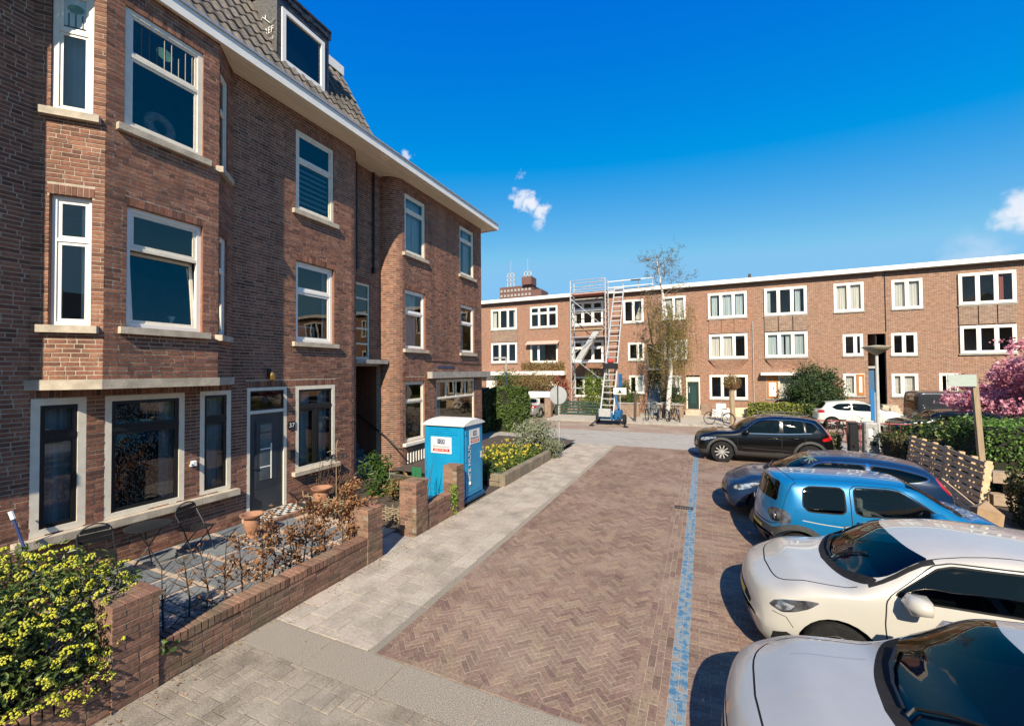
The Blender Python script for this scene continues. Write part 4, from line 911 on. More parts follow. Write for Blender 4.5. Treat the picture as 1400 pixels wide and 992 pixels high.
mb = MB(); mb.tube([(0,0,0),(0,0,1.5),(.02,.02,1.62)], .008, 5); obj('rod', mb, m_post, t, local=True); mb = MB(); mb.tube([(-.05,-.22,1.36),(0,0,1.42),(.05,.22,1.36)], .008, 5); mb.tube([(-.15,.05,1.38),(.15,-.05,1.38)], .007, 5); obj('arm', mb, m_post, t, local=True)
m_ball = glass_mat('clear glass ball', (.8,.85,.82), 1, 1.45, .1)
for q in ((-.05,-.22),(.05,.22),(0,-.08),(.02,.1),(-.13,.04)):
    mb = MB(); mb.lathe([(.005,1.15),(.04,1.17),(.055,1.21),(.04,1.25),(.005,1.27)], 12, (q[0],q[1],0)); obj('glass_ball', mb, m_ball, t, True, local=True)
t = thing('wall_lamp', 'small brass wall lamp above the front door', 'lamp', (XF, 6.47, 3.2))
mb = MB(); mb.box(XF, XF+.04, 6.43, 6.51, 3.12, 3.3); mb.tube([(XF+.02,6.47,3.27),(XF+.12,6.47,3.3),(XF+.13,6.47,3.22)], .012); obj('bracket', mb, m_black, t); mb = MB(); mb.lathe([(.03,3.22),(.06,3.15),(.055,3.06),(.02,3.03)], 8, (XF+.13,6.47,0)); obj('lamp_shade', mb, mat('aged brass', (.45,.27,.07), None, rough=.3, metal=.8), t)
t = thing('house_number_plate', 'black house number plate reading 37 between door and window', 'house number', (XF, 7.05, 1.95))
mb = MB(); mb.box(XF, XF+.025, 6.96, 7.14, 1.86, 2.04); obj('plate', mb, m_black, t); text('number', '37', .15, (XF+.027, 7.05, 1.945), (R(90), 0, R(90)), m_white, t)
t = thing('mailbox', 'small black mailbox beside the front door frame', 'mailbox', (XF, 7.03, 1.25)); mb = MB(); mb.cbox(XF, XF+.1, 6.95, 7.1, 1.17, 1.35, .01); obj('box', mb, m_black, t); mb = MB(); mb.box(XF-.0, XF+.115, 6.94, 7.11, 1.35, 1.365); obj('lid', mb, m_black, t)
t = thing('outdoor_tap', 'small white outdoor tap on the wall between the ground floor windows', 'tap', (XF, 4.93, 1.45)); mb = MB(); mb.cbox(XF, XF+.08, 4.86, 4.95, 1.42, 1.52, .015); obj('tap_body', mb, m_upvc, t); mb = MB(); mb.tube([(XF+.06,4.86,1.47),(XF+.12,4.80,1.45)], .02); obj('spout', mb, m_upvc, t)
t = thing('broom', 'blue handled broom with a white tip leaning on the left wall', 'broom', (-8.7, 2.55, 0)); mb = MB(); mb.tube([(-8.5,2.72,.05),(-8.93,2.52,1.25)], .018, 8); obj('handle', mb, mat('blue handle', (.03,.05,.16), (.02,.03,.1), 5, .4), t); mb = MB(); mb.tube([(-8.90,2.535,1.17),(-8.94,2.515,1.28)], .028, 8); obj('grip', mb, m_upvc, t)
# things standing on the window boards
t = thing('ring_ornament', 'round pale wreath leaning in the top bay window', 'ornament', (XB-.22, 4.18, 7.42)); mb = MB(); rr = []
for i in range(20):
    a = 2*math.pi*i/20; rr.append([(XB-.2+.055*math.cos(b)-.05*math.sin(a), 4.15+(.17+.075*math.sin(b))*math.cos(a), 7.56+(.2+.075*math.sin(b))*math.sin(a)) for b in [2*math.pi*j/8 for j in range(8)]])
mb.loft(rr+[rr[0]]); obj('ring', mb, mat('dry pink wreath', (.42,.33,.27), (.28,.2,.17), 22, .9, bump=.5), t, smooth=True)
t = thing('pink_flowers', 'pink flowers behind the left edge of the top bay window', 'flowers', (XB-.3, 3.66, 7.3)); p1, n1 = blob(60, (XB-.28, 3.70, 7.75), (.08,.1,.22), .2); leaves('blossom', t, p1, .045, leaf_mat('pink petal', (.4,.13,.14), (.55,.25,.22)), n1)
for q, lab in ((3.78, 'small white vase at the left of the middle bay window'), (4.42, 'small white vase at the right of the middle bay window')):
    t = thing('vase', lab, 'vase', (XB-.35, q, 4.05), group='white vases in the middle bay window'); mb = MB(); mb.lathe([(.03,0),(.05,.03),(.02,.07),(.03,.12),(.07,.2),(.06,.2)], 12); obj('body', mb, m_upvc, t, True, local=True)
t = thing('picture_frame', 'framed colourful print standing in the first floor window', 'picture', (XF-.4, 7.75, 4.05)); mb = MB(); mb.box(XF-.42, XF-.40, 7.45, 8.05, 4.05, 4.42); obj('frame', mb, m_upvc, t); mb = MB(); mb.box(XF-.399, XF-.395, 7.49, 8.01, 4.09, 4.38); obj('print', mb, mat('colourful print', (.55,.16,.08), (.12,.25,.3), 6, .6), t)
t = thing('potted_orchid', 'white potted flower standing in the left ground floor window', 'plant', (XF-.3, 2.98, .85)); mb = MB(); mb.lathe([(.05,0),(.08,.14),(.06,.14)], 12); obj('pot', mb, m_upvc, t, local=True); p1, n1 = blob(70, (XF-.3, 2.98, 1.25), (.1,.12,.25), .2); leaves('foliage', t, p1, .05, m_lf_grey, n1)
# ---- blue toilet cabin
tc_ = thing('portable_toilet', 'bright blue portable toilet cabin with a white roof beside the brick pillars', 'portable toilet', (-5.83, 9.2, 0))
m_tb = mat('blue moulded plastic', (.004,.215,.42), (.006,.25,.47), 3, .32, spec=.5); m_tw = mat('white moulded plastic', (.70,.69,.66), (.60,.59,.56), 6, .4); m_red = mat('red print', (.45,.02,.02), None, rough=.5); m_navy = mat('navy print', (.02,.05,.13), None, rough=.5)
x0, x1, y0, y1 = -6.40, -5.27, 8.74, 9.72
mb = MB(); mb.cbox(x0+.02, x1-.02, y0+.02, y1-.02, .1, 1.90, .035); obj('cabin', mb, m_tb, tc_)
mb = MB(); mb.cbox(x0-.03, x1+.06, y0-.03, y1+.03, .04, .13, .02); obj('base', mb, mat('dark blue base', (.006,.06,.14), None, rough=.5), tc_)
for q in ((x0,y0),(x1-.09,y0),(x0,y1-.09),(x1-.09,y1-.09)):
    mb = MB(); mb.cbox(q[0], q[0]+.09, q[1], q[1]+.09, .1, 1.93, .02); obj('corner_post', mb, m_tb, tc_)
for k in range(5):
    mb = MB(); mb.prism([(y0+.024, 1.66+.045*k), (y0+.002, 1.672+.045*k), (y0+.024, 1.694+.045*k)], 0, x0+.14, x1-.16); obj('vent_rib', mb, m_tb, tc_)
mb = MB(); mb.cbox(x0+.14, x1-.16, y0+.008, y0+.03, .3, .42, .01); obj('moulded_rib', mb, m_tb, tc_)
mb = MB(); mb.cbox(x1-.03, x1+.008, y0+.12, y1-.06, .16, 1.88, .012); dr_ = obj('door', mb, m_tb, tc_)
mb = MB(); pr = [(y0+.2, 1.70+.0)]+[(y0+.18+(y1-y0-.32)*i/10, 1.74+.09*math.sin(math.pi*i/10)) for i in range(11)]+[(y1-.14, 1.70)]
mb.box(x1+.006, x1+.018, y0+.2, y1-.14, .24, 1.0); obj('door_panel', mb, m_tb, dr_)
mb = MB(); mb.cbox(x1+.008, x1+.05, y1-.16, y1-.09, 1.0, 1.16, .01); obj('handle', mb, m_steel, dr_)
for z in (.35, 1.0, 1.65):
    mb = MB(); mb.box(x1-.01, x1+.02, y0+.1, y0+.13, z, z+.12); obj('hinge', mb, m_tb, dr_)
rr = []
for i in range(9):
    f = i/8; zz = 1.93+.11*math.sin(math.pi*f)**.7
    rr.append([(x0-.03, y0-.04+(y1-y0+.08)*f, 1.88), (x0-.03, y0-.04+(y1-y0+.08)*f, zz-.03), (x0+.1, y0-.04+(y1-y0+.08)*f, zz), (x1-.1, y0-.04+(y1-y0+.08)*f, zz), (x1+.05, y0-.04+(y1-y0+.08)*f, zz-.03), (x1+.05, y0-.04+(y1-y0+.08)*f, 1.88)])
mb = MB(); mb.loft(rr, True, True); autosmooth(obj('roof', mb, m_tw, tc_), 50)
def sign(par, P0, rot, w_, h_, axis):
    mb = MB(); cx, cy, cz = P0
    if axis == 'y': mb.box(cx-w_/2, cx+w_/2, cy-.004, cy+.002, cz-h_/2, cz+h_/2)
    else: mb.box(cx-.002, cx+.004, cy-w_/2, cy+w_/2, cz-h_/2, cz+h_/2)
    p = obj('sign_plate', mb, m_tw, par); o = V(0,-.006,0) if axis == 'y' else V(.006,0,0); al = V(1,0,0) if axis == 'y' else V(0,1,0)
    c = V(*P0)+o; k = w_/.6
    def bar(a0, a1, z0, z1, mt, e=0):
        mb = MB(); q0 = c+al*a0+o*e; mb.para(q0+V(0,0,z0), al*(a1-a0), o*.3, (0,0,z1-z0)); return mb, mt
    mb, mt = bar(-.105*k, .105*k, .03*h_/.4, .15*h_/.4, m_navy); obj('logo_block', mb, mt, par)
    text('lettering', '123', .11*k, c+o*.5+V(0,0,.088*h_/.4), rot, m_tw, par, sx=1.1)
    text('lettering', 'Machineverhuur', .078*k, c+V(0,0,-.035*h_/.4), rot, m_navy, par, sx=.98)
    mb, mt = bar(-.245*k, .245*k, -.155*h_/.4, -.085*h_/.4, m_red); obj('red_band', mb, mt, par)
    text('lettering', '0900 33 83 123', .062*k, c+o*.5+V(0,0,-.121*h_/.4), rot, m_tw, par)
sign(tc_, (x0+.50, y0+.008, 1.40), (R(90),0,0), .60, .40, 'y'); sign(dr_, (x1+.012, (y0+y1)/2+.05, 1.58), (R(90),0,R(90)), .50, .36, 'x')
text('lettering', 'TE HUUR', .175, (x1+.02, y0+.28, 1.02), (R(90), R(-90), R(90)), m_tw, dr_, sx=1.1)
mb = MB(); mb.box(x1+.018, x1+.022, y0+.255, y0+.305, .55, .62); mb.box(x1+.018, x1+.022, y0+.24, y0+.32, .62, .64); mb.tube([(x1+.02, y0+.28, .44),(x1+.02, y0+.28, .50)], .03, 8); mb.prism([(y0+.23,.47),(y0+.33,.47),(y0+.28,.54)], 0, x1+.016, x1+.022); obj('printed_symbol', mb, m_tw, dr_)
gs = thing('green_notice', 'small green sign standing between shrub and toilet cabin', 'sign', (-6.75, 8.9, 0)); mb = MB(); mb.cbox(-6.9,-6.6,8.88,8.90,.45,.75,.005); obj('panel', mb, mat('green plastic', (.02,.14,.06), None, rough=.5), gs); mb = MB(); mb.tube([(-6.75,8.91,0),(-6.75,8.91,.6)], .015); obj('stake', mb, m_post, gs)
bg_ = thing('basement_grille', 'white barred basement grille low on the corner house', 'grille', (XF, 12.0, .3))
for k in range(7):
    mb = MB(); mb.box(XF+.01, XF+.04, 11.4+.15*k, 11.44+.15*k, .15, .5); obj('bar', mb, m_white, bg_)
mb = MB(); mb.box(XF-.0, XF+.012, 11.35, 12.4, .12, .52); obj('opening', mb, m_black, bg_)  # flat black panel, the shade of the opening put into its colour
# ---- planting beyond the toilet
bed = thing('daffodil_bed', 'bed of yellow daffodils and green leaves behind the concrete edging', 'flower bed', (-6.1, 12.6, .12)); bed['kind'] = 'stuff'
p1 = np.stack([rng.uniform(-7.2,-5.3,2600), rng.uniform(10.7,14.6,2600), .12+np.abs(rng.normal(0,.16,2600))], 1); leaves('foliage', bed, p1, .075, m_lf_mid, np.tile([.3,-.3,.7], (2600,1)), 1, .3, kind='stuff')
p1 = np.stack([rng.uniform(-7.3,-5.3,900), rng.uniform(11.0,14.6,900), .2+np.abs(rng.normal(0,.14,900))], 1); leaves('foliage', bed, p1, .07, m_lf_yel, None, 1, .4, kind='stuff')
p1 = np.stack([rng.uniform(-7.0,-5.3,110), rng.uniform(10.9,14.8,110), rng.uniform(.42,.62,110)], 1); p1 = np.repeat(p1, 5, 0)+rng.normal(size=(550,3))*.018; leaves('daffodil_petals', bed, p1, .035, m_fl_daff, None, 1, .7, kind='stuff')
shrub('dark_shrub', 'low dark shrub at the near end of the daffodil bed', (-5.75, 10.85, .0), (.4,.3,.35), 700, .04, m_lf_dark)
shrub('lavender_shrub', 'pale dry lavender tuft behind the dark shrub', (-6.4, 11.2, .1), (.5,.4,.3), 900, .04, leaf_mat('pale lavender', (.30,.28,.24), (.42,.40,.34)), aspect=.15)
shrub('grey_leaved_shrub', 'loose grey green shrub spilling round the round sign post', (-5.95, 15.2, .0), (.85,1.0,.78), 2600, .06, m_lf_grey, clump=.2, nc=60, aspect=.4, ntip=25)
shrub('grey_leaved_shrub', 'smaller straggly shrub at the far end of the concrete edging', (-5.15, 15.0, .0), (.4,.5,.4), 700, .05, m_lf_grey, aspect=.3, ntip=20)
hedge('clipped_hedge', 'tall clipped conifer hedge block before the silver car', (-10.35,-8.75,20.3,21.6,0,2.3), 9000, .07, leaf_mat('conifer green', (.025,.06,.012), (.11,.16,.03), .6, .2))
hedge('clipped_hedge', 'dark shaded hedge at the end of the corner house', (-12.6,-10.36,19.3,20.6,0,2.3), 3000, .08, m_lf_dark)  # hedge in the house's shadow, that shade put into darker leaves

ft_ = thing('fallen_leaves', 'scattered dry leaves and grit along the foot of the garden walls', 'leaves', (-5.0, 5, 0)); ft_['kind'] = 'stuff'
n = 420; p1 = np.stack([-5.12+np.abs(rng.normal(0,.16,n))*rng.uniform(.2,1.6,n), rng.uniform(1.2,15,n), np.full(n,.012)], 1); leaves('dry_leaves', ft_, p1, .014, m_lf_brown, np.tile([0,0,2.5], (n,1)), .6, .6, .3, kind='stuff')
n = 260; p1 = np.stack([rng.uniform(-5.1,-.3,n), rng.uniform(1.0,16,n), np.full(n,.008)], 1); leaves('grit', ft_, p1, .007, m_soil, np.tile([0,0,2.5], (n,1)), .6, .7, .2, kind='stuff')
# ------------------------------------------------------------ vehicles
def pchip(xs, ys):
    xs = np.asarray(xs, float); ys = np.asarray(ys, float); h = np.diff(xs); dl = np.diff(ys)/h; d = np.zeros_like(ys)
    for i in range(1, len(xs)-1):
        if dl[i-1]*dl[i] > 0:
            w1, w2 = 2*h[i]+h[i-1], h[i]+2*h[i-1]; d[i] = (w1+w2)/(w1/dl[i-1]+w2/dl[i])
    d[0], d[-1] = dl[0], dl[-1]
    def f(q):
        q = np.clip(q, xs[0], xs[-1]); i = np.clip(np.searchsorted(xs, q)-1, 0, len(xs)-2); t = (q-xs[i])/h[i]
        return (1+2*t)*(1-t)**2*ys[i]+t*(1-t)**2*h[i]*d[i]+t*t*(3-2*t)*ys[i+1]+t*t*(t-1)*h[i]*d[i+1]
    return f
class Body:
    """half of a car's skin as a smooth grid: s runs from nose to tail, t from the middle of the floor to the middle of the roof"""
    def __init__(b, sp):
        b.sp = sp; L, Wd = sp['L'], sp['W']; tp = [np.array(c) for c in zip(*sp['top'])]
        F = {k: pchip(*zip(*sp[k])) for k in ('top', 'bot', 'belt', 'wid', 'ry', 'rz')}
        xx = np.unique(np.concatenate([np.linspace(0, .12, 60), np.linspace(.12, L-.12, 300), np.linspace(L-.12, L, 60)])); b.x = xx
        zt, zb, be = F['top'](xx), F['bot'](xx), F['belt'](xx); w = F['wid'](xx)*Wd; ry, rz = F['ry'](xx), F['rz'](xx)
        be = np.minimum(be, zt-.012); zr = be+(zt-be)*rz; zm = zb+.5*(be-zb); yr = w*ry
        C = np.stack([np.stack(q, -1) for q in ([0*w, zb], [.80*w, zb], [.955*w, zb+.22*(be-zb)], [w, zm], [.985*w, zb+.75*(be-zb)], [.945*w, be], [yr, zr], [.6*yr, zt-.25*(zt-zr)], [0*w, zt])], 1)
        tt = np.linspace(0, 8, 161); b.t = tt; G = np.zeros((len(xx), len(tt), 3)); fy = np.arange(9.)
        # vectorised monotone interpolation over the ring
        for ax in range(2):
            Y = C[:, :, ax]; dl = np.diff(Y, axis=1); d = np.zeros_like(Y); a, c = dl[:, :-1], dl[:, 1:]; ok = a*c > 0
            d[:, 1:-1] = np.where(ok, 2*a*c/np.where(ok, a+c, 1), 0); d[:, 0], d[:, -1] = dl[:, 0], 0 if ax else dl[:, -1]
            i = np.clip(np.floor(tt).astype(int), 0, 7); u = tt-i
            G[:, :, 1+ax] = (1+2*u)*(1-u)**2*Y[:, i]+u*(1-u)**2*d[:, i]+u*u*(3-2*u)*Y[:, i+1]+u*u*(u-1)*d[:, i+1]
        # the nose and tail curve back towards the sides
        fr = np.clip(1-xx/sp.get('nr', .9), 0, 1)[:, None]**1.5; rr = np.clip(1-(L-xx)/sp.get('tr', .7), 0, 1)[:, None]**1.5; k = (G[:, :, 1]/Wd)**2
        G[:, :, 0] = xx[:, None]+sp.get('nb', .17)*k*fr-sp.get('tb', .14)*k*rr
        # windscreen and rear window bow outwards in the middle
        b.G = G; ds = np.linalg.norm(np.diff(G[:, 120], axis=0), axis=1); b.s = np.concatenate([[0], np.cumsum(ds)]); b.s *= 1.0
        b.Lt = np.concatenate([[0], np.cumsum(np.linalg.norm(np.diff(G[len(xx)//2], axis=0), axis=1))])
        T1 = np.gradient(G, axis=0); T2 = np.gradient(G, axis=1); n = np.cross(T2, T1); n /= np.maximum(np.linalg.norm(n, axis=2, keepdims=True), 1e-9); b.Nm = n
    def idx(b, s, tl): return np.interp(s, b.s, np.arange(len(b.s))), np.interp(tl, b.Lt, np.arange(len(b.Lt)))
    def ev(b, s, tl):
        fi, fj = b.idx(np.asarray(s, float), np.asarray(tl, float)); i = np.clip(fi.astype(int), 0, len(b.s)-2); j = np.clip(fj.astype(int), 0, len(b.Lt)-2); u, v = (fi-i)[:, None], (fj-j)[:, None]
        bl = lambda A: A[i, j]*(1-u)*(1-v)+A[i+1, j]*u*(1-v)+A[i, j+1]*(1-u)*v+A[i+1, j+1]*u*v
        return bl(b.G), bl(b.Nm)
    def find(b, mode, p, q):
        """where on the skin a point of the side (x, z), top (x, y), front or rear view (y, z) lies"""
        G = b.G
        if mode == 'xt': return np.interp(p, b.x, b.s), np.interp(q, b.t, b.Lt)
        ax, lo, hi = {'side': ((0, 2), 16, 135), 'top': ((0, 1), 96, 161), 'front': ((1, 2), 0, 161), 'rear': ((1, 2), 0, 161)}[mode]
        D = (G[:, lo:hi, ax[0]]-p)**2+(G[:, lo:hi, ax[1]]-q)**2
        if mode == 'front': D = D+.01*G[:, :, 0]**2
        if mode == 'rear': D = D+.01*(b.sp['L']-G[:, :, 0])**2
        i, j = np.unravel_index(D.argmin(), D.shape); i = min(max(i, 1), len(b.s)-2); j = min(max(j+lo, 1), 159)
        T = np.array([p-G[i, j, ax[0]], q-G[i, j, ax[1]]]); J = np.array([[(G[i+1, j, k]-G[i-1, j, k])/2, (G[i, j+1, k]-G[i, j-1, k])/2] for k in ax])
        st = np.clip(np.linalg.lstsq(J, T, rcond=.05)[0], -1, 1)
        return np.interp(i+st[0], np.arange(len(b.s)), b.s), np.interp(j+st[1], np.arange(161), b.Lt)
def car(name, label, cat, sp, loc, rz, paint, feats, fine=1., group=None):
    """feats: (part, material, mode, polygon) later ones lie over earlier ones; 'seam' marks a panel gap"""
    t = thing(name, label, cat, loc, rz, group=group); b = Body(sp); S, T = b.s[-1], b.Lt[-1]
    ns, ntt = int(64*fine), int(34*fine)
    gs = np.unique(np.concatenate([np.linspace(0, .5, ns//5), np.linspace(.5, S-.5, ns), np.linspace(S-.5, S, ns//5)])); gt = np.linspace(0, T, ntt)
    vs = [(s, u) for s in gs for u in gt]; faces = []; lab = []
    def dense(P, closed=True, k=5):
        out = []; n = len(P)
        for i in range(n if closed else n-1):
            a, c = P[i], P[(i+1) % n]; out += [(a[0]+(c[0]-a[0])*j/k, a[1]+(c[1]-a[1])*j/k) for j in range(k)]
        if not closed: out.append(P[-1])
        return out
    def addpoly(P, l): i = len(vs); vs.extend(P); faces.append(list(range(i, i+len(P)))); lab.append(l)
    def rounded(P, closed, w=.22, n=2):
        """cuts the corners of an outline; the ends of an open one stay"""
        for _ in range(n):
            Q = [] if closed else [P[0]]
            for i in range(len(P) if closed else len(P)-1):
                a, c = P[i], P[(i+1) % len(P)]; Q += [(a[0]+(c[0]-a[0])*w, a[1]+(c[1]-a[1])*w), (a[0]+(c[0]-a[0])*(1-w), a[1]+(c[1]-a[1])*(1-w))]
            P = Q if closed else Q+[P[-1]]
        return P
    parts = []
    for (part, mt, mode, poly) in feats:
        poly = list(poly)
        if len(poly) > 3:
            if part in ('windscreen', 'cowl') or (part == 'rear_window' and mode == 'xt'): poly = rounded(poly, False)
            elif part in ('seam', 'window_line', 'chrome_line', 'side_glint_line'):
                if math.dist(poly[0], poly[-1]) < 1e-6: poly = rounded(poly[:-1], True, .12); poly.append(poly[0])
                else: poly = rounded(poly, False, .22)
            elif part in ('side_window', 'door', 'headlight', 'tail_light'): poly = rounded(poly, True, .12)
        if part == 'seam' or part.endswith('_line'):
            wd = .007 if part == 'seam' else mt[1]; m_ = m_rubber if part == 'seam' else mt[0]
            P = [b.find(mode, *q) for q in dense(poly, False, 2 if len(poly) > 9 else 4)]
            A, B_ = [], []
            for i, p in enumerate(P):
                a, c = P[max(i-1, 0)], P[min(i+1, len(P)-1)]; dx, dy = c[0]-a[0], c[1]-a[1]; l = math.hypot(dx, dy) or 1; A.append((p[0]-dy/l*wd, p[1]+dx/l*wd)); B_.append((p[0]+dy/l*wd, p[1]-dx/l*wd))
            for i in range(len(P)-1):
                q = [A[i], A[i+1], B_[i+1], B_[i]]
                addpoly(q, len(parts))
            parts.append((part, m_))
        else:
            P = [b.find(mode, *q) for q in dense(poly, True, 2 if len(poly) > 9 else 5)]; Q = []
            for p in P:
                if not Q or math.dist(p, Q[-1]) > .004: Q.append(p)
            if math.dist(Q[0], Q[-1]) < .004: Q.pop()
            addpoly(Q, len(parts)); parts.append((part, mt))
    wheels = sp['wheels']; Rw = sp['R']
    for wx in wheels:
        P = []
        for i in range(28):
            a = 2*math.pi*i/28; P.append(b.find('side', wx+(Rw+.055)*math.cos(a), max(Rw+(Rw+.055)*math.sin(a), sp['zmin']-.0)))
        Q = []
        for p in P:
            if not Q or math.dist(p, Q[-1]) > .006: Q.append(p)
        # close the arch down over the sill on to the floor
        lo = [(q[0], .62*np.interp(1., b.t, b.Lt)) for q in (max(Q), min(Q))]
        up = sorted([q for q in Q if q[1] > np.interp(1.05, b.t, b.Lt)]); P = [(up[0][0], lo[1][1])]+up+[(up[-1][0], lo[0][1])]
        addpoly(P, len(parts)); parts.append(('HOLE', None))
    ed = [(f[i-1], f[i]) for f in faces for i in range(len(f))]
    cv, ce, cf, ov, oe, of = geometry.delaunay_2d_cdt([Vector((max(0, min(S, q[0])), max(0, min(T, q[1])))) for q in vs], ed, [], 0, 1e-5, False)
    cv = np.array([(q[0], q[1]) for q in cv]); P, Nn = b.ev(cv[:, 0], cv[:, 1]); by = {}
    cfa = np.array(cf); cen = cv[cfa].mean(1); key = np.full(len(cfa), -1)
    for f, l in zip(faces, lab):
        q = np.clip(np.array([vs[i] for i in f]), 0, (S, T)); r = np.roll(q, 1, 0)
        near_ = np.where((cen[:, 0] > q[:, 0].min()) & (cen[:, 0] < q[:, 0].max()) & (cen[:, 1] > q[:, 1].min()) & (cen[:, 1] < q[:, 1].max()) & (key < l))[0]
        if not len(near_): continue
        x, y = cen[near_, 0][:, None], cen[near_, 1][:, None]; dy = np.where(r[:, 1] == q[:, 1], 1e-12, r[:, 1]-q[:, 1])
        ins = ((((q[:, 1] > y) != (r[:, 1] > y)) & (x < (r[:, 0]-q[:, 0])*(y-q[:, 1])/dy+q[:, 0])).sum(1) % 2) == 1
        key[near_[ins]] = l
    for f, l in zip(cf, key): by.setdefault(int(l), []).append(f)
    groups = {}
    for k, fl in by.items():
        if k >= 0 and parts[k][0] == 'HOLE': continue
        nm, m_ = ('body', paint) if k < 0 else parts[k]
        if nm == 'seam': nm = 'panel_gap'
        groups.setdefault((nm, m_.name, k if nm not in ('panel_gap',) else -2), (nm, m_, []))[2].extend(fl)
    made = {}
    def emit(nm, m_, fl, sides):
        used = sorted({i for f in fl for i in f}); mp = {i: j for j, i in enumerate(used)}; pv = P[used]; nv = Nn[used]; off_ = -.006 if nm == 'panel_gap' else (.004 if nm.endswith('cladding') else 0)
        V_, Fc, NN = [], [], []
        for sd in sides:
            o = len(V_); q = pv+nv*off_; q = q*np.array([1, sd, 1]); V_ += q.tolist(); NN += (nv*np.array([1, sd, 1])).tolist()
            for f in fl:
                g = [mp[i]+o for i in f]; Fc.append(g[::-1] if sd > 0 else g)
        me = bpy.data.meshes.new(nm); me.from_pydata(V_, [], Fc); me.materials.append(m_); me.shade_smooth(); me.normals_split_custom_set_from_vertices(NN)
        o = bpy.data.objects.new(nm, me); COL.objects.link(o); o.parent = t; return o
    CENTRE = ('body', 'windscreen', 'rear_window', 'bonnet', 'grille', 'panel_gap', 'lower_grille', 'cowl', 'plate')
    for (nm, _, k), (n_, m_, fl) in sorted(groups.items(), key=lambda q: q[0][0] != 'body'):
        if nm in CENTRE: emit(n_, m_, fl, (1, -1))
        else:
            for sd in (-1, 1): emit(n_, m_, fl, (sd,))
    # wheels with their wells
    ww = sp.get('ww', .2); Wd = sp['W']; nsp = sp.get('spokes', 5)
    tyre = MB(); tyre.lathe([(Rw*.66,-ww/2),(Rw*.94,-ww/2),(Rw,-ww*.36),(Rw,ww*.36),(Rw*.94,ww/2),(Rw*.66,ww/2),(Rw*.62,ww*.3),(Rw*.62,-ww*.3),(Rw*.66,-ww/2)], 36, ax=1)
    rim = MB(); rim.lathe([(Rw*.60,.0),(Rw*.66,ww*.5),(Rw*.64,ww*.5+.006),(Rw*.60,ww*.42),(Rw*.585,ww*.1),(.03,ww*.05),(.0,ww*.05)], 36, ax=1)
    spk = MB(); hr = Rw*.13
    for i in range(nsp):
        a = 2*math.pi*i/nsp; ca, sa = math.cos(a), math.sin(a)
        def q(r, w, y): return (r*ca-w*sa, y, r*sa+w*ca)
        y0 = ww*.5; sw_ = Rw*(.12 if nsp < 7 else .055); spk.loft([[q(hr*.5,-sw_*.8,y0-.012), q(hr*.5,sw_*.8,y0-.012), q(hr*.5,sw_*.8,y0-.05), q(hr*.5,-sw_*.8,y0-.05)], [q(Rw*.62,-sw_,y0-.004), q(Rw*.62,sw_,y0-.004), q(Rw*.62,sw_,y0-.05), q(Rw*.62,-sw_,y0-.05)]], True, True)
    spk.lathe([(hr*1.2,ww*.5-.02),(hr,ww*.5-.005),(0,ww*.5-.005)], 14, ax=1)
    for wx in wheels:
        for sd in (-1, 1):
            y = sd*(Wd-ww/2-.012); fl = 1 if sd > 0 else -1
            w = obj('wheel', MBs(tyre, 1, fl, (wx, y, Rw)), m_rubber, t, local=True); autosmooth(w, 40)
            obj('rim', MBs(rim, 1, fl, (wx, y, Rw)), sp.get('rimback', m_black), w, local=True).data.shade_smooth(); obj('spokes', MBs(spk, 1, fl, (wx, y, Rw)), sp.get('rim', m_steel), w, local=True)
            mb = MB(); n_ = 14; arcp = [(wx+(Rw+.05)*math.cos(math.pi*i/n_), Rw+(Rw+.05)*math.sin(math.pi*i/n_)) for i in range(n_+1)]
            mb.loft([[(x, sd*(Wd-.03), z) for x, z in arcp], [(x, sd*(Wd-.34), z) for x, z in arcp]], closed=False); mb.add([(x, sd*(Wd-.34), z) for x, z in arcp], [tuple(range(len(arcp)))]); obj('wheel_well', mb, m_black, t, local=True)
    mb = MB(); mb.box(.5, sp['L']-.5, -Wd+.36, Wd-.36, sp['zmin']+.01, sp['zmin']+.03); obj('underbody', mb, m_black, t, local=True)
    return t, b
def MBs(mb, sx, sy, o):
    r = MB(); r.v = [(x*sx+o[0], y*sy+o[1], z+o[2]) for x, y, z in mb.v]; r.f = [f if sy*sx > 0 else f[::-1] for f in mb.f]; return r
def part(t, nm, mb, mt, smooth=False):
    o = obj(nm, mb, mt, t, local=True)
    if smooth: autosmooth(o, smooth)
    return o
def mirror(t, x, y, z, mt, s=1., sd=(-1, 1)):
    for k in sd:
        mb = MB(); mb.loft([[(x+dx, k*(y+w_*.5+ .0), z+dz) for dx, dz in prof] for w_, prof in ((0.02, [(-.04*s,-.05*s),(.04*s,-.05*s),(.05*s,0),(.04*s,.05*s),(-.04*s,.05*s),(-.06*s,0)]), (.08, [(-.08*s,-.075*s),(.06*s,-.07*s),(.07*s,0),(.06*s,.07*s),(-.07*s,.07*s),(-.11*s,0)]), (.3*s, [(-.075*s,-.065*s),(.06*s,-.06*s),(.07*s,.01),(.06*s,.06*s),(-.06*s,.06*s),(-.10*s,0)]), (.4*s, [(-.03*s,-.03*s),(.04*s,-.03*s),(.05*s,.01),(.04*s,.03*s),(-.02*s,.03*s),(-.04*s,0)]))], True, True)
        part(t, 'wing_mirror', mb, mt, 70)
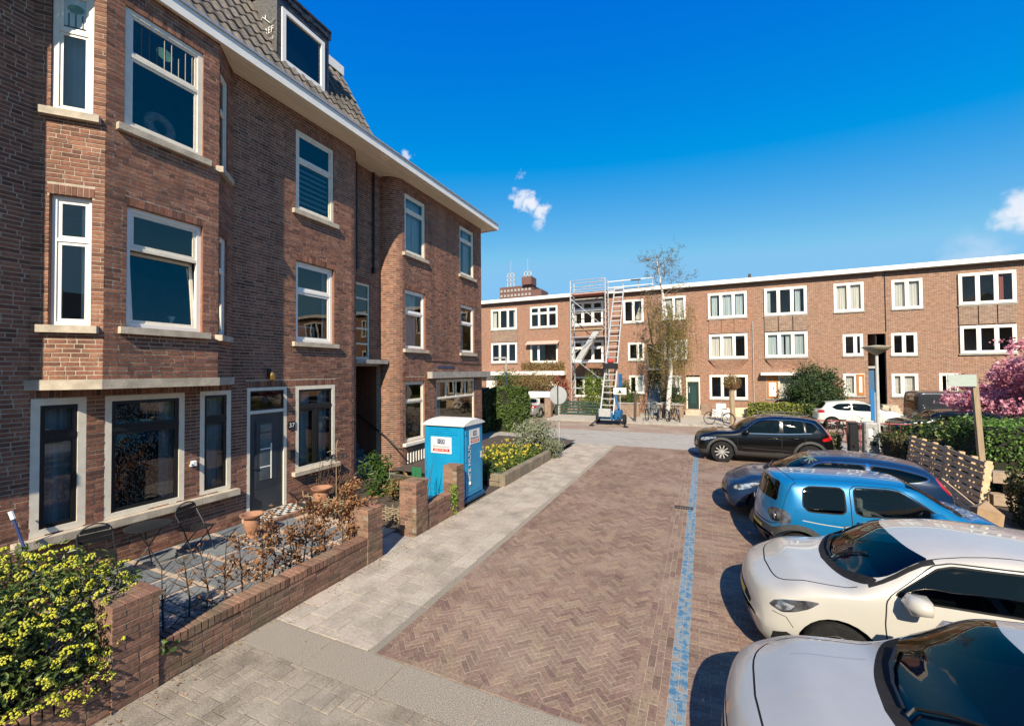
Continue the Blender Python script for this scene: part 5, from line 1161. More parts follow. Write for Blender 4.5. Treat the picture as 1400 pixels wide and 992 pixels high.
def interior(t, x0, x1, w_, zb, zs):
    """dashboard, seats, steering wheel seen through the glass"""
    mb = MB(); mb.box(x0-.5, x1, -w_, w_, zb, zb+.03); part(t, 'cabin_floor', mb, m_black)
    mb = MB(); mb.loft([[(x0-.55,-w_,zs-.06),(x0-.55,w_,zs-.06),(x0-.05,w_,zs-.0),(x0-.05,-w_,zs-.0)], [(x0-.5,-w_,zb),(x0-.5,w_,zb),(x0+.02,w_,zb+.1),(x0+.02,-w_,zb+.1)]], True, True); part(t, 'dashboard', mb, m_dash)
    for y in (-.36, .36):
        for xs in (x0+.75, x0+1.5):
            if xs > x1-.15: continue
            mb = MB(); mb.cbox(xs-.45, xs+.05, y-.24, y+.24, zb+.12, zb+.32, .05); mb.loft([[(xs+.0,y-.22,zb+.25),(xs+.14,y-.22,zb+.25),(xs+.14,y+.22,zb+.25),(xs+.0,y+.22,zb+.25)], [(xs+.12,y-.21,zs+.02),(xs+.22,y-.21,zs+.02),(xs+.22,y+.21,zs+.02),(xs+.12,y+.21,zs+.02)]], True, True); mb.cbox(xs+.16, xs+.24, y-.12, y+.12, zs+.05, zs+.2, .03); part(t, 'seat', mb, m_dash)
    mb = MB(); n_ = 18; mb.loft([[(x0+.14+.06*math.sin(a)+.016*math.cos(p), -.36+(.175+.016*math.cos(p))*math.cos(a), zs-.02+(.17+.016*math.cos(p))*math.sin(a)+.0) for p in [2*math.pi*k/6 for k in range(6)]] for a in [2*math.pi*i/n_ for i in range(n_+1)]]); part(t, 'steering_wheel', mb, m_black)
def wipers(t, b, cx, sx):
    """two blades resting on the foot of the windscreen"""
    for pth in (((.05,7.95),(.07,7.5),(.12,7.1),(.20,6.75)), ((.04,7.9),(.10,7.97),(.20,7.7),(.30,7.35))):
        for sd in ((1,) if pth[0][1] > 7.92 else (-1,)):
            q = [b.find('xt', cx+x_, t_) for x_, t_ in pth]; P, Nn = b.ev([k[0] for k in q], [k[1] for k in q]); P = P+Nn*.022; P[:, 1] *= sd
            mb = MB(); mb.tube([tuple(k) for k in P], .011, 5); part(t, 'wiper', mb, m_black)
def ell(cx, cz, rx, rz_, n=10, a0=0): return [(cx+rx*math.cos(a0+2*math.pi*i/n), cz+rz_*math.sin(a0+2*math.pi*i/n)) for i in range(n)]
m_cglass = glass_mat('tinted car glass', (.66,.74,.73), .8, 1.45, .02)
m_cglassd = glass_mat('dark privacy glass', (.10,.12,.125), .8, 1.45, .02)
m_dash = mat('grey cabin trim', (.15,.145,.14), (.09,.09,.09), 10, .7)
m_lamp = mat('headlamp lens', (.55,.57,.60), (.10,.11,.12), 16, .08, metal=.5, coat=1, lo=.4, hi=.6)
m_lampd = mat('dark headlamp', (.02,.02,.022), (.10,.10,.11), 12, .06, coat=1)
m_tail = mat('red tail lamp', (.50,.008,.012), (.30,.004,.008), 14, .12, coat=1)
m_plate = mat('yellow number plate', (.72,.50,.03), None, rough=.4)
m_chrome = mat('chrome trim', (.75,.75,.76), None, rough=.12, metal=1)
m_clad = mat('dark grey plastic cladding', (.035,.035,.037), (.05,.05,.05), 20, .6)
def paint_mat(name, c, metal=.0, rough=.28, flake=None): return mat(name, c, flake or tuple(q*.93 for q in c), 120 if flake else 3, rough, metal=metal, coat=1., spec=.5)
p_white = paint_mat('pearl white car paint', (.45,.425,.375), rough=.3)
p_grey = paint_mat('silver grey car paint', (.40,.385,.36), .15, .36)
p_blue = paint_mat('bright blue metallic paint', (.003,.13,.31), .25, .3, (.005,.17,.38))
p_navy = mat('dark blue metallic paint', (.004,.016,.048), (.007,.024,.066), 120, .3, coat=.45, spec=.35)
p_black = mat('black car paint', (.0035,.0035,.004), (.003,.003,.0035), 3, .2, coat=.5, spec=.35)
p_grey_shade = paint_mat('silver grey crease shade', (.30,.29,.27), .15, .36)  # darker copy of the paint, holds the shade of the bonnet crease
p_silver = paint_mat('silver car paint', (.40,.41,.42), .6, .35)
p_pale = paint_mat('pale mint white paint', (.62,.66,.60), 0, .3)
def hatch(L, W, H, hood0, cowl, scr, peak, rear, tail, belt0, belt1, zmin, wheels, Rw, ry=.70, nose=.62, tailz=.95, **k):
    """profile of a car: hood0 (height of the bonnet's front edge), cowl (x, z), scr (x, z) top of the windscreen, rear (x, z) roof end, tail (x, z) foot of the rear window"""
    d = dict(L=L, W=W, zmin=zmin, wheels=wheels, R=Rw,
      top=[(0,.50),(.03,nose),(.10,hood0-.05),(.28,hood0+.03),(cowl[0]*.62,(hood0+cowl[1])/2+.06),cowl,((cowl[0]+scr[0])/2,(cowl[1]+scr[1])/2+.035),scr,(peak,H),rear,(tail[0],tail[1]),(L-.05,tailz-.12),(L-.02,.62),(L,.50)],
      bot=[(0,.46),(.05,zmin+.08),(.22,zmin),(L-.3,zmin),(L-.06,zmin+.10),(L,.44)],
      belt=[(0,.485),(.05,nose-.06),(.28,hood0-.05),(cowl[0]-.1,belt0-.05),(cowl[0]+.5,belt0),(rear[0]-.3,belt1),(L-.35,belt1-.02),(L-.08,tailz-.2),(L,.47)],
      wid=[(0,.76),(.06,.87),(.25,.955),(.6,.99),(1.2,1),(L-1.2,1),(L-.5,.965),(L-.1,.86),(L,.76)],
      ry=[(0,.8),(cowl[0]-.1,.84),(cowl[0]+.15,.86),(scr[0]+.25,ry+.015),(peak,ry),(rear[0],ry-.02),(tail[0],.80),(L,.8)],
      rz=[(0,.7),(cowl[0]-.05,.6),(cowl[0]+.2,.50),(scr[0]+.1,.83),(peak,.86),(rear[0]-.1,.84),(tail[0]-.1,.7),(L,.6)])
    d.update(k); return d
def feats(sp, pt, cx, sx, wins, hl, tl, rearw, rear_mode='xt', glass=None, hood=True, doors=(), clad=None, grille=None, plate='front', extra=(), lampm=None, pill=(None, .004), tailm=None):
    g = glass or m_cglass; F = []; pill = (pill[0] or m_rubber, pill[1]); L = sp['L']
    for d in doors: F.append(('door', pt, 'side', d))
    if hood: F.append(('bonnet', pt, 'top', hood))
    F.append(('cowl', m_rubber, 'xt', [(cx-.06,8),(cx-.03,7.4),(cx+.06,6.7),(cx+.18,6.12),(cx+.28,6.2),(cx+.16,6.75),(cx+.06,7.4),(cx+.03,8)]))
    F.append(('windscreen', g, 'xt', [(cx+.03,8),(cx+.06,7.4),(cx+.16,6.75),(cx+.28,6.2),(sx+.10,6.16),(sx+.05,6.6),(sx,7.2),(sx-.02,8)]))
    F.append(('rear_window', m_cglassd, rear_mode, rearw))
    for w, gm in wins:
        F.append(('side_window', gm, 'side', w))
        F.append(('window_line', (m_rubber, .010), 'side', w+[w[0]]))
    F.append(('headlight', lampm or m_lamp, 'side' if len(hl[0]) == 2 else hl[0], hl)); F.append(('tail_light', tailm or m_tail, 'side', tl))
    if grille: 
        for q in grille: F.append(('grille', m_rubber, 'front', q))
    if plate: F.append(('plate', m_plate, plate, [(-.0,.46),(.26,.46),(.26,.57),(0,.57)]))
    if clad:
        for q in clad: F.append(('sill_cladding', m_clad, 'side', q))
    for d in doors: F.append(('seam', None, 'side', d+[d[0]]))
    if hood: F.append(('seam', None, 'top', hood[:-1]))
    F.append(('pillar_line', (pill[0], pill[1]), 'xt', [(cx+.18,6.05),(cx+.3,6.04),(sx+.12,6.06)]))
    F += list(extra); return F
def arch_clad(sp, w=.07):
    out = []; R_ = sp['R']
    for wx in sp['wheels']:
        out.append([(wx+(R_+.055+w)*math.cos(a), max(R_+(R_+.055+w)*math.sin(a), sp['zmin']+.02)) for a in [math.pi*1.12-1.24*math.pi*i/16 for i in range(17)]])
    return out
def handle(t, W_, xs, z, mt):
    for x in xs:
        for k in (-1, 1):
            mb = MB(); mb.tube([(x-.09, k*(W_-.005), z), (x-.06, k*(W_+.03), z+.004), (x+.06, k*(W_+.03), z+.004), (x+.09, k*(W_-.005), z)], .014, 6); part(t, 'door_handle', mb, mt)
CARS = 'cars parked across the bays beside the blue line'
# --- black compact SUV
sp = hatch(4.22, .93, 1.63, .93, (1.22,1.10), (1.98,1.55), 2.6, (3.66,1.55), (4.03,1.16), 1.02, 1.10, .24, (.87,3.45), .36, ry=.72, nose=.72, tailz=1.08, spokes=10)
w1 = [(1.52,1.05),(2.0,1.47),(2.12,1.49),(2.62,1.50),(2.60,1.06)]; w2 = [(2.70,1.06),(2.72,1.50),(3.28,1.49),(3.30,1.09)]; w3 = [(3.36,1.10),(3.34,1.47),(3.54,1.43),(3.68,1.26),(3.54,1.12)]
d1 = [(1.38,.42),(1.34,.9),(1.5,1.04),(2.0,1.49),(2.64,1.52),(2.64,.42)]; d2 = [(2.66,.42),(2.67,1.52),(3.3,1.51),(3.36,1.05),(3.3,.82),(3.1,.5),(3.02,.42)]
ft = feats(sp, p_black, 1.22, 1.98, [(w1,m_cglassd),(w2,m_cglassd),(w3,m_cglassd)], [(.20,.72),(.24,.83),(.66,.87),(.72,.84),(.5,.78),(.34,.73)], [(3.82,1.36),(3.94,1.38),(4.14,1.06),(4.17,.90),(3.78,.86),(3.78,.94),(4.0,1.0)], [(3.82,8),(3.86,6.4),(4.0,6.2),(4.04,8)], hood=[(.30,0),(.34,.45),(.5,.68),(1.25,.80),(1.30,0)], doors=(d1,d2), clad=arch_clad(sp,.08)+[[(1.3,.26),(1.3,.43),(3.12,.43),(3.12,.26)],[(.16,.26),(.16,.42),(.5,.42),(.5,.26)],[(3.85,.26),(3.85,.5),(4.16,.52),(4.16,.28)]], grille=[[(0,.52),(.38,.52),(.42,.78),(0,.80)],[(0,.28),(.5,.28),(.55,.42),(0,.42)]],
   extra=[('chrome_line',(m_chrome,.010),'side',[(1.5,1.03),(2.62,1.045),(3.5,1.10)]),('chrome_line',(m_chrome,.009),'side',[(1.5,1.06),(1.98,1.495),(2.7,1.525),(3.54,1.47),(3.72,1.26)]),('highlight_line',(m_clad,.006),'side',[(1.5,.55),(2.9,.5)])])
t, b = car('parked_car', 'black compact SUV with grey wheel arches, farthest of the parked row', 'car', sp, (-.34, 17.2, 0), R(2), p_black, ft, 1., CARS)
mirror(t, 1.62, .90, 1.10, p_black, 1.1); interior(t, 1.5, 3.4, .7, .4, 1.05); handle(t, .925, (2.45,3.05), .92, p_black)
for k in (-1,1):
    mb = MB(); mb.tube([(2.1,k*.60,1.60),(2.25,k*.61,1.65),(3.45,k*.60,1.64),(3.6,k*.59,1.57)], .018, 6); part(t, 'roof_rail', mb, m_black)
# --- dark blue hatchback
sp = hatch(3.95, .86, 1.42, .77, (.92,.96), (1.72,1.36), 2.4, (3.45,1.31), (3.78,1.0), .92, 1.04, .2, (.81,3.30), .31, ry=.69, nose=.60, tailz=.95)
w1 = [(1.24,.95),(1.74,1.26),(1.95,1.30),(2.52,1.305),(2.50,.99)]; w2 = [(2.60,.995),(2.62,1.30),(3.05,1.26),(3.42,1.17),(3.45,1.12),(3.2,1.06)]
d1 = [(1.22,.3),(1.18,.7),(1.22,.94),(1.74,1.285),(1.95,1.32),(2.56,1.325),(2.58,.8),(2.5,.3)]
ft = feats(sp, p_navy, .92, 1.72, [(w1,m_cglass),(w2,m_cglassd)], [(.20,.62),(.28,.70),(.62,.80),(.74,.80),(.60,.70),(.36,.61)], [(3.56,1.14),(3.62,1.15),(3.90,.92),(3.92,.82),(3.74,.86),(3.60,1.02)], [(3.55,8),(3.6,6.5),(3.76,6.2),(3.82,8)], hood=[(.24,0),(.28,.42),(.44,.64),(1.05,.73),(1.1,0)], doors=(d1,), grille=[[(0,.26),(.40,.26),(.48,.42),(0,.45)],[(0,.56),(.3,.56),(.34,.60),(0,.60)]],
   extra=[('chrome_line',(m_chrome,.008),'side',[(1.26,.96),(1.74,1.28),(1.95,1.318),(2.56,1.32),(3.05,1.28),(3.44,1.18),(3.47,1.11),(3.2,1.045),(2.4,.98)]),('pillar_line',(m_chrome,.028),'side',[(2.55,1.0),(2.57,1.34)]),('fog_lamp',m_lampd,'side',[(.30,.36),(.34,.42),(.44,.42),(.46,.36)])])
t, b = car('parked_car', 'dark blue three door hatchback between the black SUV and the bright blue car', 'car', sp, (.36, 11.15, 0), R(-1.5), p_navy, ft, 1.1, CARS)
mirror(t, 1.5, .83, 1.0, p_navy); interior(t, 1.3, 2.9, .66, .35, .95); handle(t, .855, (2.35,), .86, p_navy); wipers(t, b, .92, 1.72)
# --- bright blue city car, reversed into its bay
sp = hatch(3.43, .815, 1.44, .80, (.72,.98), (1.42,1.42), 2.0, (3.18,1.40), (3.33,1.0), .90, .96, .2, (.69,3.02), .29, ry=.73, nose=.62, tailz=.92, tb=.20, tr=.8)
sp['top'][-3:] = [(3.39,.80),(3.42,.6),(3.43,.5)]
w1 = [(1.12,.97),(1.62,1.31),(1.78,1.33),(2.22,1.33),(2.24,.93),(1.4,.95)]; w2 = [(2.36,.94),(2.34,1.32),(2.80,1.31),(2.90,1.26),(2.93,1.02),(2.86,.94)]
d1 = [(1.02,.3),(.98,.7),(1.10,.95),(1.62,1.35),(2.27,1.36),(2.30,.8),(2.26,.3)]
ft = feats(sp, p_blue, .72, 1.42, [(w1,m_cglass),(w2,m_cglassd)], [(.18,.66),(.25,.78),(.5,.86),(.52,.8),(.36,.66)], [(3.18,.92),(3.10,.86),(3.10,.74),(3.20,.68),(3.33,.70),(3.35,.84),(3.27,.92)], [(0,1.02),(.50,1.02),(.52,1.06),(.46,1.30),(.40,1.33),(0,1.34)], rear_mode='rear', hood=[(.2,0),(.25,.4),(.38,.58),(.8,.70),(.85,0)], doors=(d1,), clad=arch_clad(sp,.085), grille=None, plate=None, tailm=m_lampd,
   extra=[('lower_grille',m_clad,'rear',[(0,.30),(.68,.30),(.74,.42),(.70,.58),(.45,.60),(0,.60)]),('plate',m_plate,'rear',[(0,.44),(.26,.44),(.26,.55),(0,.55)]),('reflector',m_lampd,'rear',ell(.58,.47,.06,.06)),('side_glint_line',(p_white,.006),'side',[(2.95,.80),(2.6,.76),(1.8,.72),(1.1,.72)]),('seam',None,'rear',[(0,.64),(.6,.64),(.66,.8),(.58,1.36)]),('roof_line',(m_rubber,.006),'xt',[(1.4,6.25),(2.0,6.35),(2.8,6.4),(3.12,6.6)]),('seam',None,'xt',[(3.0,6.2),(3.02,7),(3.03,8)])], lampm=m_lampd)  # white strip along the flank: the crease's highlight put into the colour
t, b = car('parked_car', 'bright blue small car with black wheel arches standing tail to the road', 'car', sp, (4.22, 9.19, 0), R(188), p_blue, ft, 1.2, CARS)
mirror(t, 1.28, .79, 1.0, p_blue); interior(t, 1.1, 2.8, .62, .35, .93); handle(t, .81, (2.14,), .84, m_black)
mb = MB(); mb.tube([(2.9,0,1.46),(3.05,0,1.62)], .006, 5); part(t, 'aerial', mb, m_black)
for k in (-1,1):
    mb = MB(); mb.lathe([(.07,0),(.085,.02),(.07,.06),(.04,.07)], 16, (3.36-.14, k*.60, .80), ax=0); part(t, 'lamp_bezel', mb, m_clad, 50)
    mb = MB(); mb.lathe([(.048,0),(.048,.012),(.02,.02)], 14, (3.36-.07, k*.60, .80), ax=0); part(t, 'round_lamp', mb, m_chrome, 50)
# --- white hatchback
sp = hatch(3.84, .868, 1.45, .82, (.90,.97), (1.50,1.35), 2.2, (3.45,1.35), (3.70,1.0), .95, 1.0, .2, (.80,3.25), .31, ry=.73, nose=.66, tailz=.95)
w1 = [(1.22,.965),(1.60,1.26),(1.75,1.305),(2.44,1.32),(2.46,.98)]; w2 = [(2.54,.985),(2.52,1.34),(3.0,1.32),(3.10,1.1),(2.95,1.0)]
d1 = [(1.21,.3),(1.17,.7),(1.20,.955),(1.58,1.285),(1.75,1.33),(2.48,1.35),(2.52,.8),(2.48,.3)]; d2 = [(2.50,.3),(2.54,.8),(2.50,1.37),(3.05,1.35),(3.15,1.0),(3.05,.75),(2.85,.45),(2.75,.3)]
ft = feats(sp, p_white, .90, 1.50, [(w1,m_cglassd),(w2,m_cglassd)], [(.21,.66),(.26,.72),(.34,.755),(.56,.80),(.66,.80),(.56,.72),(.44,.66),(.32,.625)], [(3.6,.96),(3.75,.94),(3.77,.76),(3.66,.72)], [(3.5,8),(3.55,6.4),(3.68,6.2),(3.74,8)], hood=[(.26,0),(.30,.46),(.42,.60),(.70,.68),(1.0,.71),(1.02,0)], doors=(d1,d2), grille=[[(0,.38),(.44,.40),(.50,.56),(.36,.60),(0,.61)],[(0,.24),(.4,.24),(.46,.31),(0,.32)]], lampm=m_lampd,
   extra=[('headlight_bulb',m_lamp,'side',[(.27,.665),(.30,.715),(.36,.73),(.44,.72),(.40,.67),(.33,.645)]),('fog_surround',m_rubber,'side',[(.22,.30),(.24,.40),(.36,.44),(.44,.40),(.42,.28),(.3,.26)]),('fog_lamp',m_lampd,'side',ell(.35,.35,.04,.04,8)),('pillar_line',(m_rubber,.035),'side',[(2.50,.99),(2.48,1.34)]),('roof_line',(m_rubber,.006),'xt',[(1.5,6.2),(2.2,6.32),(3.0,6.36),(3.5,6.4)]),('bumper_line',(m_rubber,.004),'side',[(.24,.61),(.36,.59),(.42,.5)])], pill=(None,.028))
t, b = car('parked_car', 'pearl white hatchback with dark windows, second from the camera', 'car', sp, (.40, 6.10, 0), R(0), p_white, ft, 1.4, CARS)
mirror(t, 1.40, .86, 1.0, p_white, 1.1); interior(t, 1.35, 3.0, .66, .35, .97); handle(t, .862, (2.3,), .86, p_white); wipers(t, b, .90, 1.50)
# --- silver grey car nearest the camera
sp = hatch(4.35, .91, 1.56, .89, (1.0,1.03), (1.66,1.49), 2.6, (3.9,1.5), (4.2,1.1), 1.02, 1.08, .22, (.88,3.5), .34, ry=.72, nose=.72, tailz=1.05)
w1 = [(1.5,1.05),(2.05,1.42),(2.7,1.45),(2.7,1.06)]; w2 = [(2.8,1.07),(2.8,1.45),(3.4,1.42),(3.5,1.15)]
ft = feats(sp, p_grey, 1.0, 1.66, [(w1,m_cglass),(w2,m_cglassd)], [(.22,.68),(.30,.77),(.66,.84),(.7,.80),(.42,.68)], [(4.05,1.0),(4.25,.98),(4.25,.8),(4.1,.78)], [(4.0,8),(4.05,6.4),(4.18,6.2),(4.22,8)], hood=[(.22,0),(.25,.5),(.40,.70),(.9,.76),(1.1,.77),(1.12,0)], grille=[[(0,.34),(.6,.34),(.66,.5),(0,.52)],[(0,.6),(.5,.62),(.56,.72),(0,.74)]],
   extra=[('chrome_line',(m_chrome,.022),'front',[(0,.70),(.4,.695),(.62,.67)]),('crease_shade_line',(p_grey_shade,.006),'top',[(.5,.46),(.8,.50),(1.0,.55)]),('badge',m_chrome,'front',[(0,.735),(.055,.74),(.055,.80),(0,.805)])])
t, b = car('parked_car', 'silver grey car nearest the camera with large windscreen', 'car', sp, (.08, 3.45, 0), R(0), p_grey, ft, 1.4, CARS)
interior(t, 1.5, 3.2, .72, .42, 1.06); mirror(t, 1.7, .90, 1.12, p_grey, 1.1); wipers(t, b, 1.0, 1.66)
# --- cars along the far street
sp = hatch(4.49, .89, 1.38, .80, (1.35,.93), (2.1,1.33), 2.6, (3.2,1.30), (3.85,.98), .88, .93, .2, (.8,3.5), .32, ry=.68, nose=.62, tailz=.97)
w1 = [(1.7,.90),(2.15,1.24),(2.65,1.27),(2.66,.92)]; w2 = [(2.74,.93),(2.73,1.27),(3.1,1.24),(3.5,1.0),(3.4,.95)]
ft = feats(sp, p_silver, 1.35, 2.1, [(w1,m_cglassd),(w2,m_cglassd)], [(.2,.62),(.3,.72),(.6,.76),(.5,.62)], [(4.1,.86),(4.36,.86),(4.4,.70),(4.15,.70)], [(3.25,8),(3.3,6.5),(3.75,6.25),(3.86,8)], hood=None, doors=([(1.6,.3),(1.55,.7),(1.68,.89),(2.15,1.27),(2.7,1.3),(2.7,.3)],), plate=None, extra=[('plate',m_plate,'rear',[(0,.62),(.26,.62),(.26,.72),(0,.72)]),('tail_light',m_tail,'rear',[(.45,.70),(.74,.70),(.74,.86),(.48,.86)])])
car('parked_car', 'silver saloon with red tail lights beyond the clipped hedge', 'car', sp, (-10.9, 31.0, 0), R(-94), p_silver, ft, .7, 'cars along the far street')
sp = hatch(3.99, .87, 1.50, .85, (.95,1.0), (1.7,1.42), 2.2, (3.4,1.42), (3.78,1.05), .95, 1.0, .22, (.8,3.3), .31, ry=.72, nose=.64, tailz=.98)
w1 = [(1.3,.97),(1.75,1.33),(2.4,1.36),(2.4,.99)]; w2 = [(2.48,.99),(2.46,1.36),(3.0,1.33),(3.3,1.15),(3.1,1.02)]
ft = feats(sp, p_pale, .95, 1.7, [(w1,m_cglassd),(w2,m_cglassd)], [(.2,.66),(.3,.8),(.5,.82),(.42,.66)], [(3.62,1.0),(3.86,.98),(3.9,.82),(3.6,.86)], [(3.46,8),(3.5,6.4),(3.74,6.2),(3.82,8)], hood=None, plate=None, doors=([(1.2,.3),(1.18,.7),(1.28,.96),(1.75,1.36),(2.44,1.39),(2.45,.3)],))
t, b = car('parked_car', 'pale mint white hatchback parked beyond the red bike racks', 'car', sp, (9.55, 28.4, 0), R(180), p_pale, ft, .7, 'cars along the far street'); mirror(t, 1.5, .85, 1.0, m_black)
sp = hatch(3.85, .86, 1.42, .82, (1.1,.98), (1.65,1.36), 2.3, (3.5,1.36), (3.72,1.0), .95, .98, .2, (.75,3.25), .31, ry=.74, nose=.64, tailz=.93)
w1 = [(1.35,.97),(1.72,1.29),(2.4,1.31),(2.4,.98)]; w2 = [(2.48,.98),(2.47,1.31),(3.3,1.29),(3.4,1.0)]
ft = feats(sp, p_black, 1.1, 1.65, [(w1,m_cglassd),(w2,m_cglassd)], [(.2,.66),(.3,.8),(.5,.82),(.42,.66)], [(3.6,.95),(3.75,.95),(3.75,.75),(3.6,.75)], [(3.55,8),(3.58,6.4),(3.68,6.2),(3.74,8)], hood=None, plate=None)
car('parked_car', 'small black car half hidden behind bushes below the street lamp', 'car', sp, (7.55, 24.6, 0), R(0), p_black, ft, .7, 'cars along the far street')
p_van = paint_mat('dark grey van paint', (.028,.032,.038), .3, .3)
sp = dict(L=4.95, W=.97, zmin=.28, wheels=(.95,3.9), R=.34, top=[(0,.55),(.04,.8),(.2,1.0),(.55,1.15),(1.0,1.32),(1.35,1.62),(1.62,1.95),(2.3,2.08),(4.7,2.06),(4.86,1.98),(4.92,1.2),(4.95,.6)], bot=[(0,.5),(.06,.35),(.3,.28),(4.7,.28),(4.9,.34),(4.95,.5)], belt=[(0,.52),(.1,.8),(.6,1.0),(1.1,1.12),(4.7,1.15),(4.95,.57)], wid=[(0,.72),(.1,.85),(.5,.96),(1.2,1),(4.7,1),(4.9,.97),(4.95,.9)], ry=[(0,.8),(1.0,.86),(1.7,.88),(4.95,.90)], rz=[(0,.7),(1.0,.5),(1.7,.88),(4.95,.9)], tb=.05, nb=.2)
w1 = [(1.05,1.15),(1.5,1.75),(2.05,1.80),(2.05,1.17)]
ft = feats(sp, p_van, .85, 1.55, [(w1,m_cglassd)], [(.2,.75),(.3,.95),(.5,1.0),(.45,.75)], [(4.72,.95),(4.90,.95),(4.92,.5),(4.80,.5)], [(0,1.15),(.72,1.15),(.70,1.8),(0,1.82)], rear_mode='rear', hood=None, plate=None, extra=[('moulding_line',(m_steel,.035),'side',[(1.2,.72),(4.7,.72)]),('seam',None,'side',[(2.12,.4),(2.12,1.85)]),('seam',None,'side',[(3.3,.4),(3.3,1.85)])])
car('parked_van', 'dark grey delivery van behind the blossoming cherry tree', 'van', sp, (14.6, 28.3, 0), R(180), p_van, ft, .7)
# ------------------------------------------------------------ the brick row across the far street
def far_brick(name, a, b_, c):
    mt, n, l, bs = newmat(name); bs.inputs['Roughness'].default_value = .9; bs.inputs['Specular IOR Level'].default_value = .2
    g = n.new('ShaderNodeNewGeometry'); sp_ = n.new('ShaderNodeSeparateXYZ'); l.new(g.outputs['Position'], sp_.inputs[0]); cb_ = n.new('ShaderNodeCombineXYZ'); ad = n.new('ShaderNodeMath'); l.new(sp_.outputs[0], ad.inputs[0]); l.new(sp_.outputs[1], ad.inputs[1]); l.new(ad.outputs[0], cb_.inputs[0]); l.new(sp_.outputs[2], cb_.inputs[1])
    br = n.new('ShaderNodeTexBrick'); l.new(cb_.outputs[0], br.inputs['Vector']); br.inputs['Scale'].default_value = 1; br.inputs['Brick Width'].default_value = .22; br.inputs['Row Height'].default_value = .068; br.inputs['Mortar Size'].default_value = .007; br.inputs['Bias'].default_value = -.1
    for k, q in ((1, a), (2, b_), (3, (.42,.33,.26))): br.inputs[k].default_value = (*q, 1)
    t = n.new('ShaderNodeTexNoise'); t.inputs['Scale'].default_value = .9; t.inputs['Detail'].default_value = 8; t.inputs['Roughness'].default_value = .65; l.new(g.outputs['Position'], t.inputs['Vector'])
    r = n.new('ShaderNodeMapRange'); r.inputs[1].default_value = .42; r.inputs[2].default_value = .68; r.inputs[4].default_value = .6; l.new(t.outputs[0], r.inputs[0])
    x = n.new('ShaderNodeMix'); x.data_type = 'RGBA'; l.new(r.outputs[0], x.inputs[0]); l.new(br.outputs[0], x.inputs[6]); x.inputs[7].default_value = (*c, 1)
    t2 = n.new('ShaderNodeTexNoise'); t2.inputs['Scale'].default_value = 9; t2.inputs['Detail'].default_value = 3; mp = n.new('ShaderNodeMapping'); mp.inputs['Scale'].default_value = (.5, .5, 1.6); l.new(g.outputs['Position'], mp.inputs[0]); l.new(mp.outputs[0], t2.inputs['Vector'])
    r2 = n.new('ShaderNodeMapRange'); r2.inputs[1].default_value = .3; r2.inputs[2].default_value = .7; r2.inputs[3].default_value = .72; r2.inputs[4].default_value = 1.25; l.new(t2.outputs[0], r2.inputs[0]); h = n.new('ShaderNodeHueSaturation'); l.new(x.outputs[2], h.inputs['Color']); l.new(r2.outputs[0], h.inputs['Value'])
    l.new(h.outputs[0], bs.inputs['Base Color']); return mt
m_fb = far_brick('pale orange brick', (.265,.125,.078), (.175,.08,.052), (.30,.155,.10)); m_fb2 = far_brick('browner panel brick', (.22,.145,.105), (.15,.095,.07), (.26,.17,.12)); m_fb3 = far_brick('warm brown brick', (.25,.13,.082), (.17,.088,.058), (.285,.16,.105))
YF = 32.0; ff = Fr((0, YF), (1, 0)); ZF = 8.95
m_orange = mat('varnished orange wood', (.42,.17,.035), (.34,.13,.03), 8, .4); m_dgreen = mat('dark green door paint', (.012,.03,.028), None, rough=.35); m_bdoor = mat('blue door paint', (.05,.12,.22), None, rough=.4)
m_fcur = mat('white net curtain', (.80,.78,.73), (.60,.59,.56), 10, .9, stretch=(1,1,.05)); m_fcurb = mat('light blue curtain', (.62,.70,.72), (.42,.50,.54), 10, .9, stretch=(1,1,.05)); m_rcur = mat('red curtain', (.32,.10,.08), None, rough=.9)
m_roomf = mat('light room plaster', (.42,.41,.38), (.30,.29,.27), 1.5, .9)
m_fglass = glass_mat('far window glass', (.86,.88,.88), .8, 1.5, .03)
def row_house(label, x0, x1, wins, extra_ops=(), door=None, mt=None, soffit=True):
    t = thing('row_house', label, 'house', ((x0+x1)/2, YF, 0), group='brick row houses across the far street'); ops = [w[0] for w in wins]+list(extra_ops)
    if door: ops.append(door)
    mb = MB(); wall_sheet(mb, ff, x0, x1, 0, ZF, ops, d=0, reveal=.16); obj('wall', mb, mt or m_fb, t); mb = MB(); mb.add([(x0,YF+9,0),(x1,YF+9,0),(x1,YF+9,ZF),(x0,YF+9,ZF)], [(0,1,2,3)]); obj('back_wall', mb, mt or m_fb, t)
    mb = MB(); mb.box(x0, x1, YF-.34, YF+9, ZF+.03, ZF+.30); obj('roof', mb, m_white, t)
    mb = MB(); mb.box(x0, x1, YF-.32, YF, ZF-.03, ZF+.03); obj('eave_board', mb, mat('dark eave', (.05,.035,.028), None, rough=.8), t)
    mb = MB(); mb.box(x0+.03, x1-.03, YF+2.2, YF+2.25, 0, ZF); mb.box(x0+.03, x1-.03, YF+.17, YF+2.2, 3.2, 3.35); mb.box(x0+.03, x1-.03, YF+.17, YF+2.2, 6.1, 6.25); mb.box(x0, x0+.03, YF+.17, YF+2.2, 0, ZF); mb.box(x1-.03, x1, YF+.17, YF+2.2, 0, ZF); obj('room_walls', mb, m_roomf, t)
    # soldier band over each window, and the sill
    for (o, rows, cur, kw) in wins:
        kk = dict(setb=.0, fw=.085, sw=.055, dep=.09); kk.update(kw)
        fm_ = kk.pop('frame', m_white)
        window(t, ff, *o, rows, fm_, curtain=cur, glass=m_fglass, sill=kk.pop('sill', (.05, .06, .09, m_post if False else m_conc)), **kk)
    return t
TH3 = [(0, 1, [.34, .66])]; TW2 = [(0, 1, [.5])]; TWA = [(0, 1, [.62])]
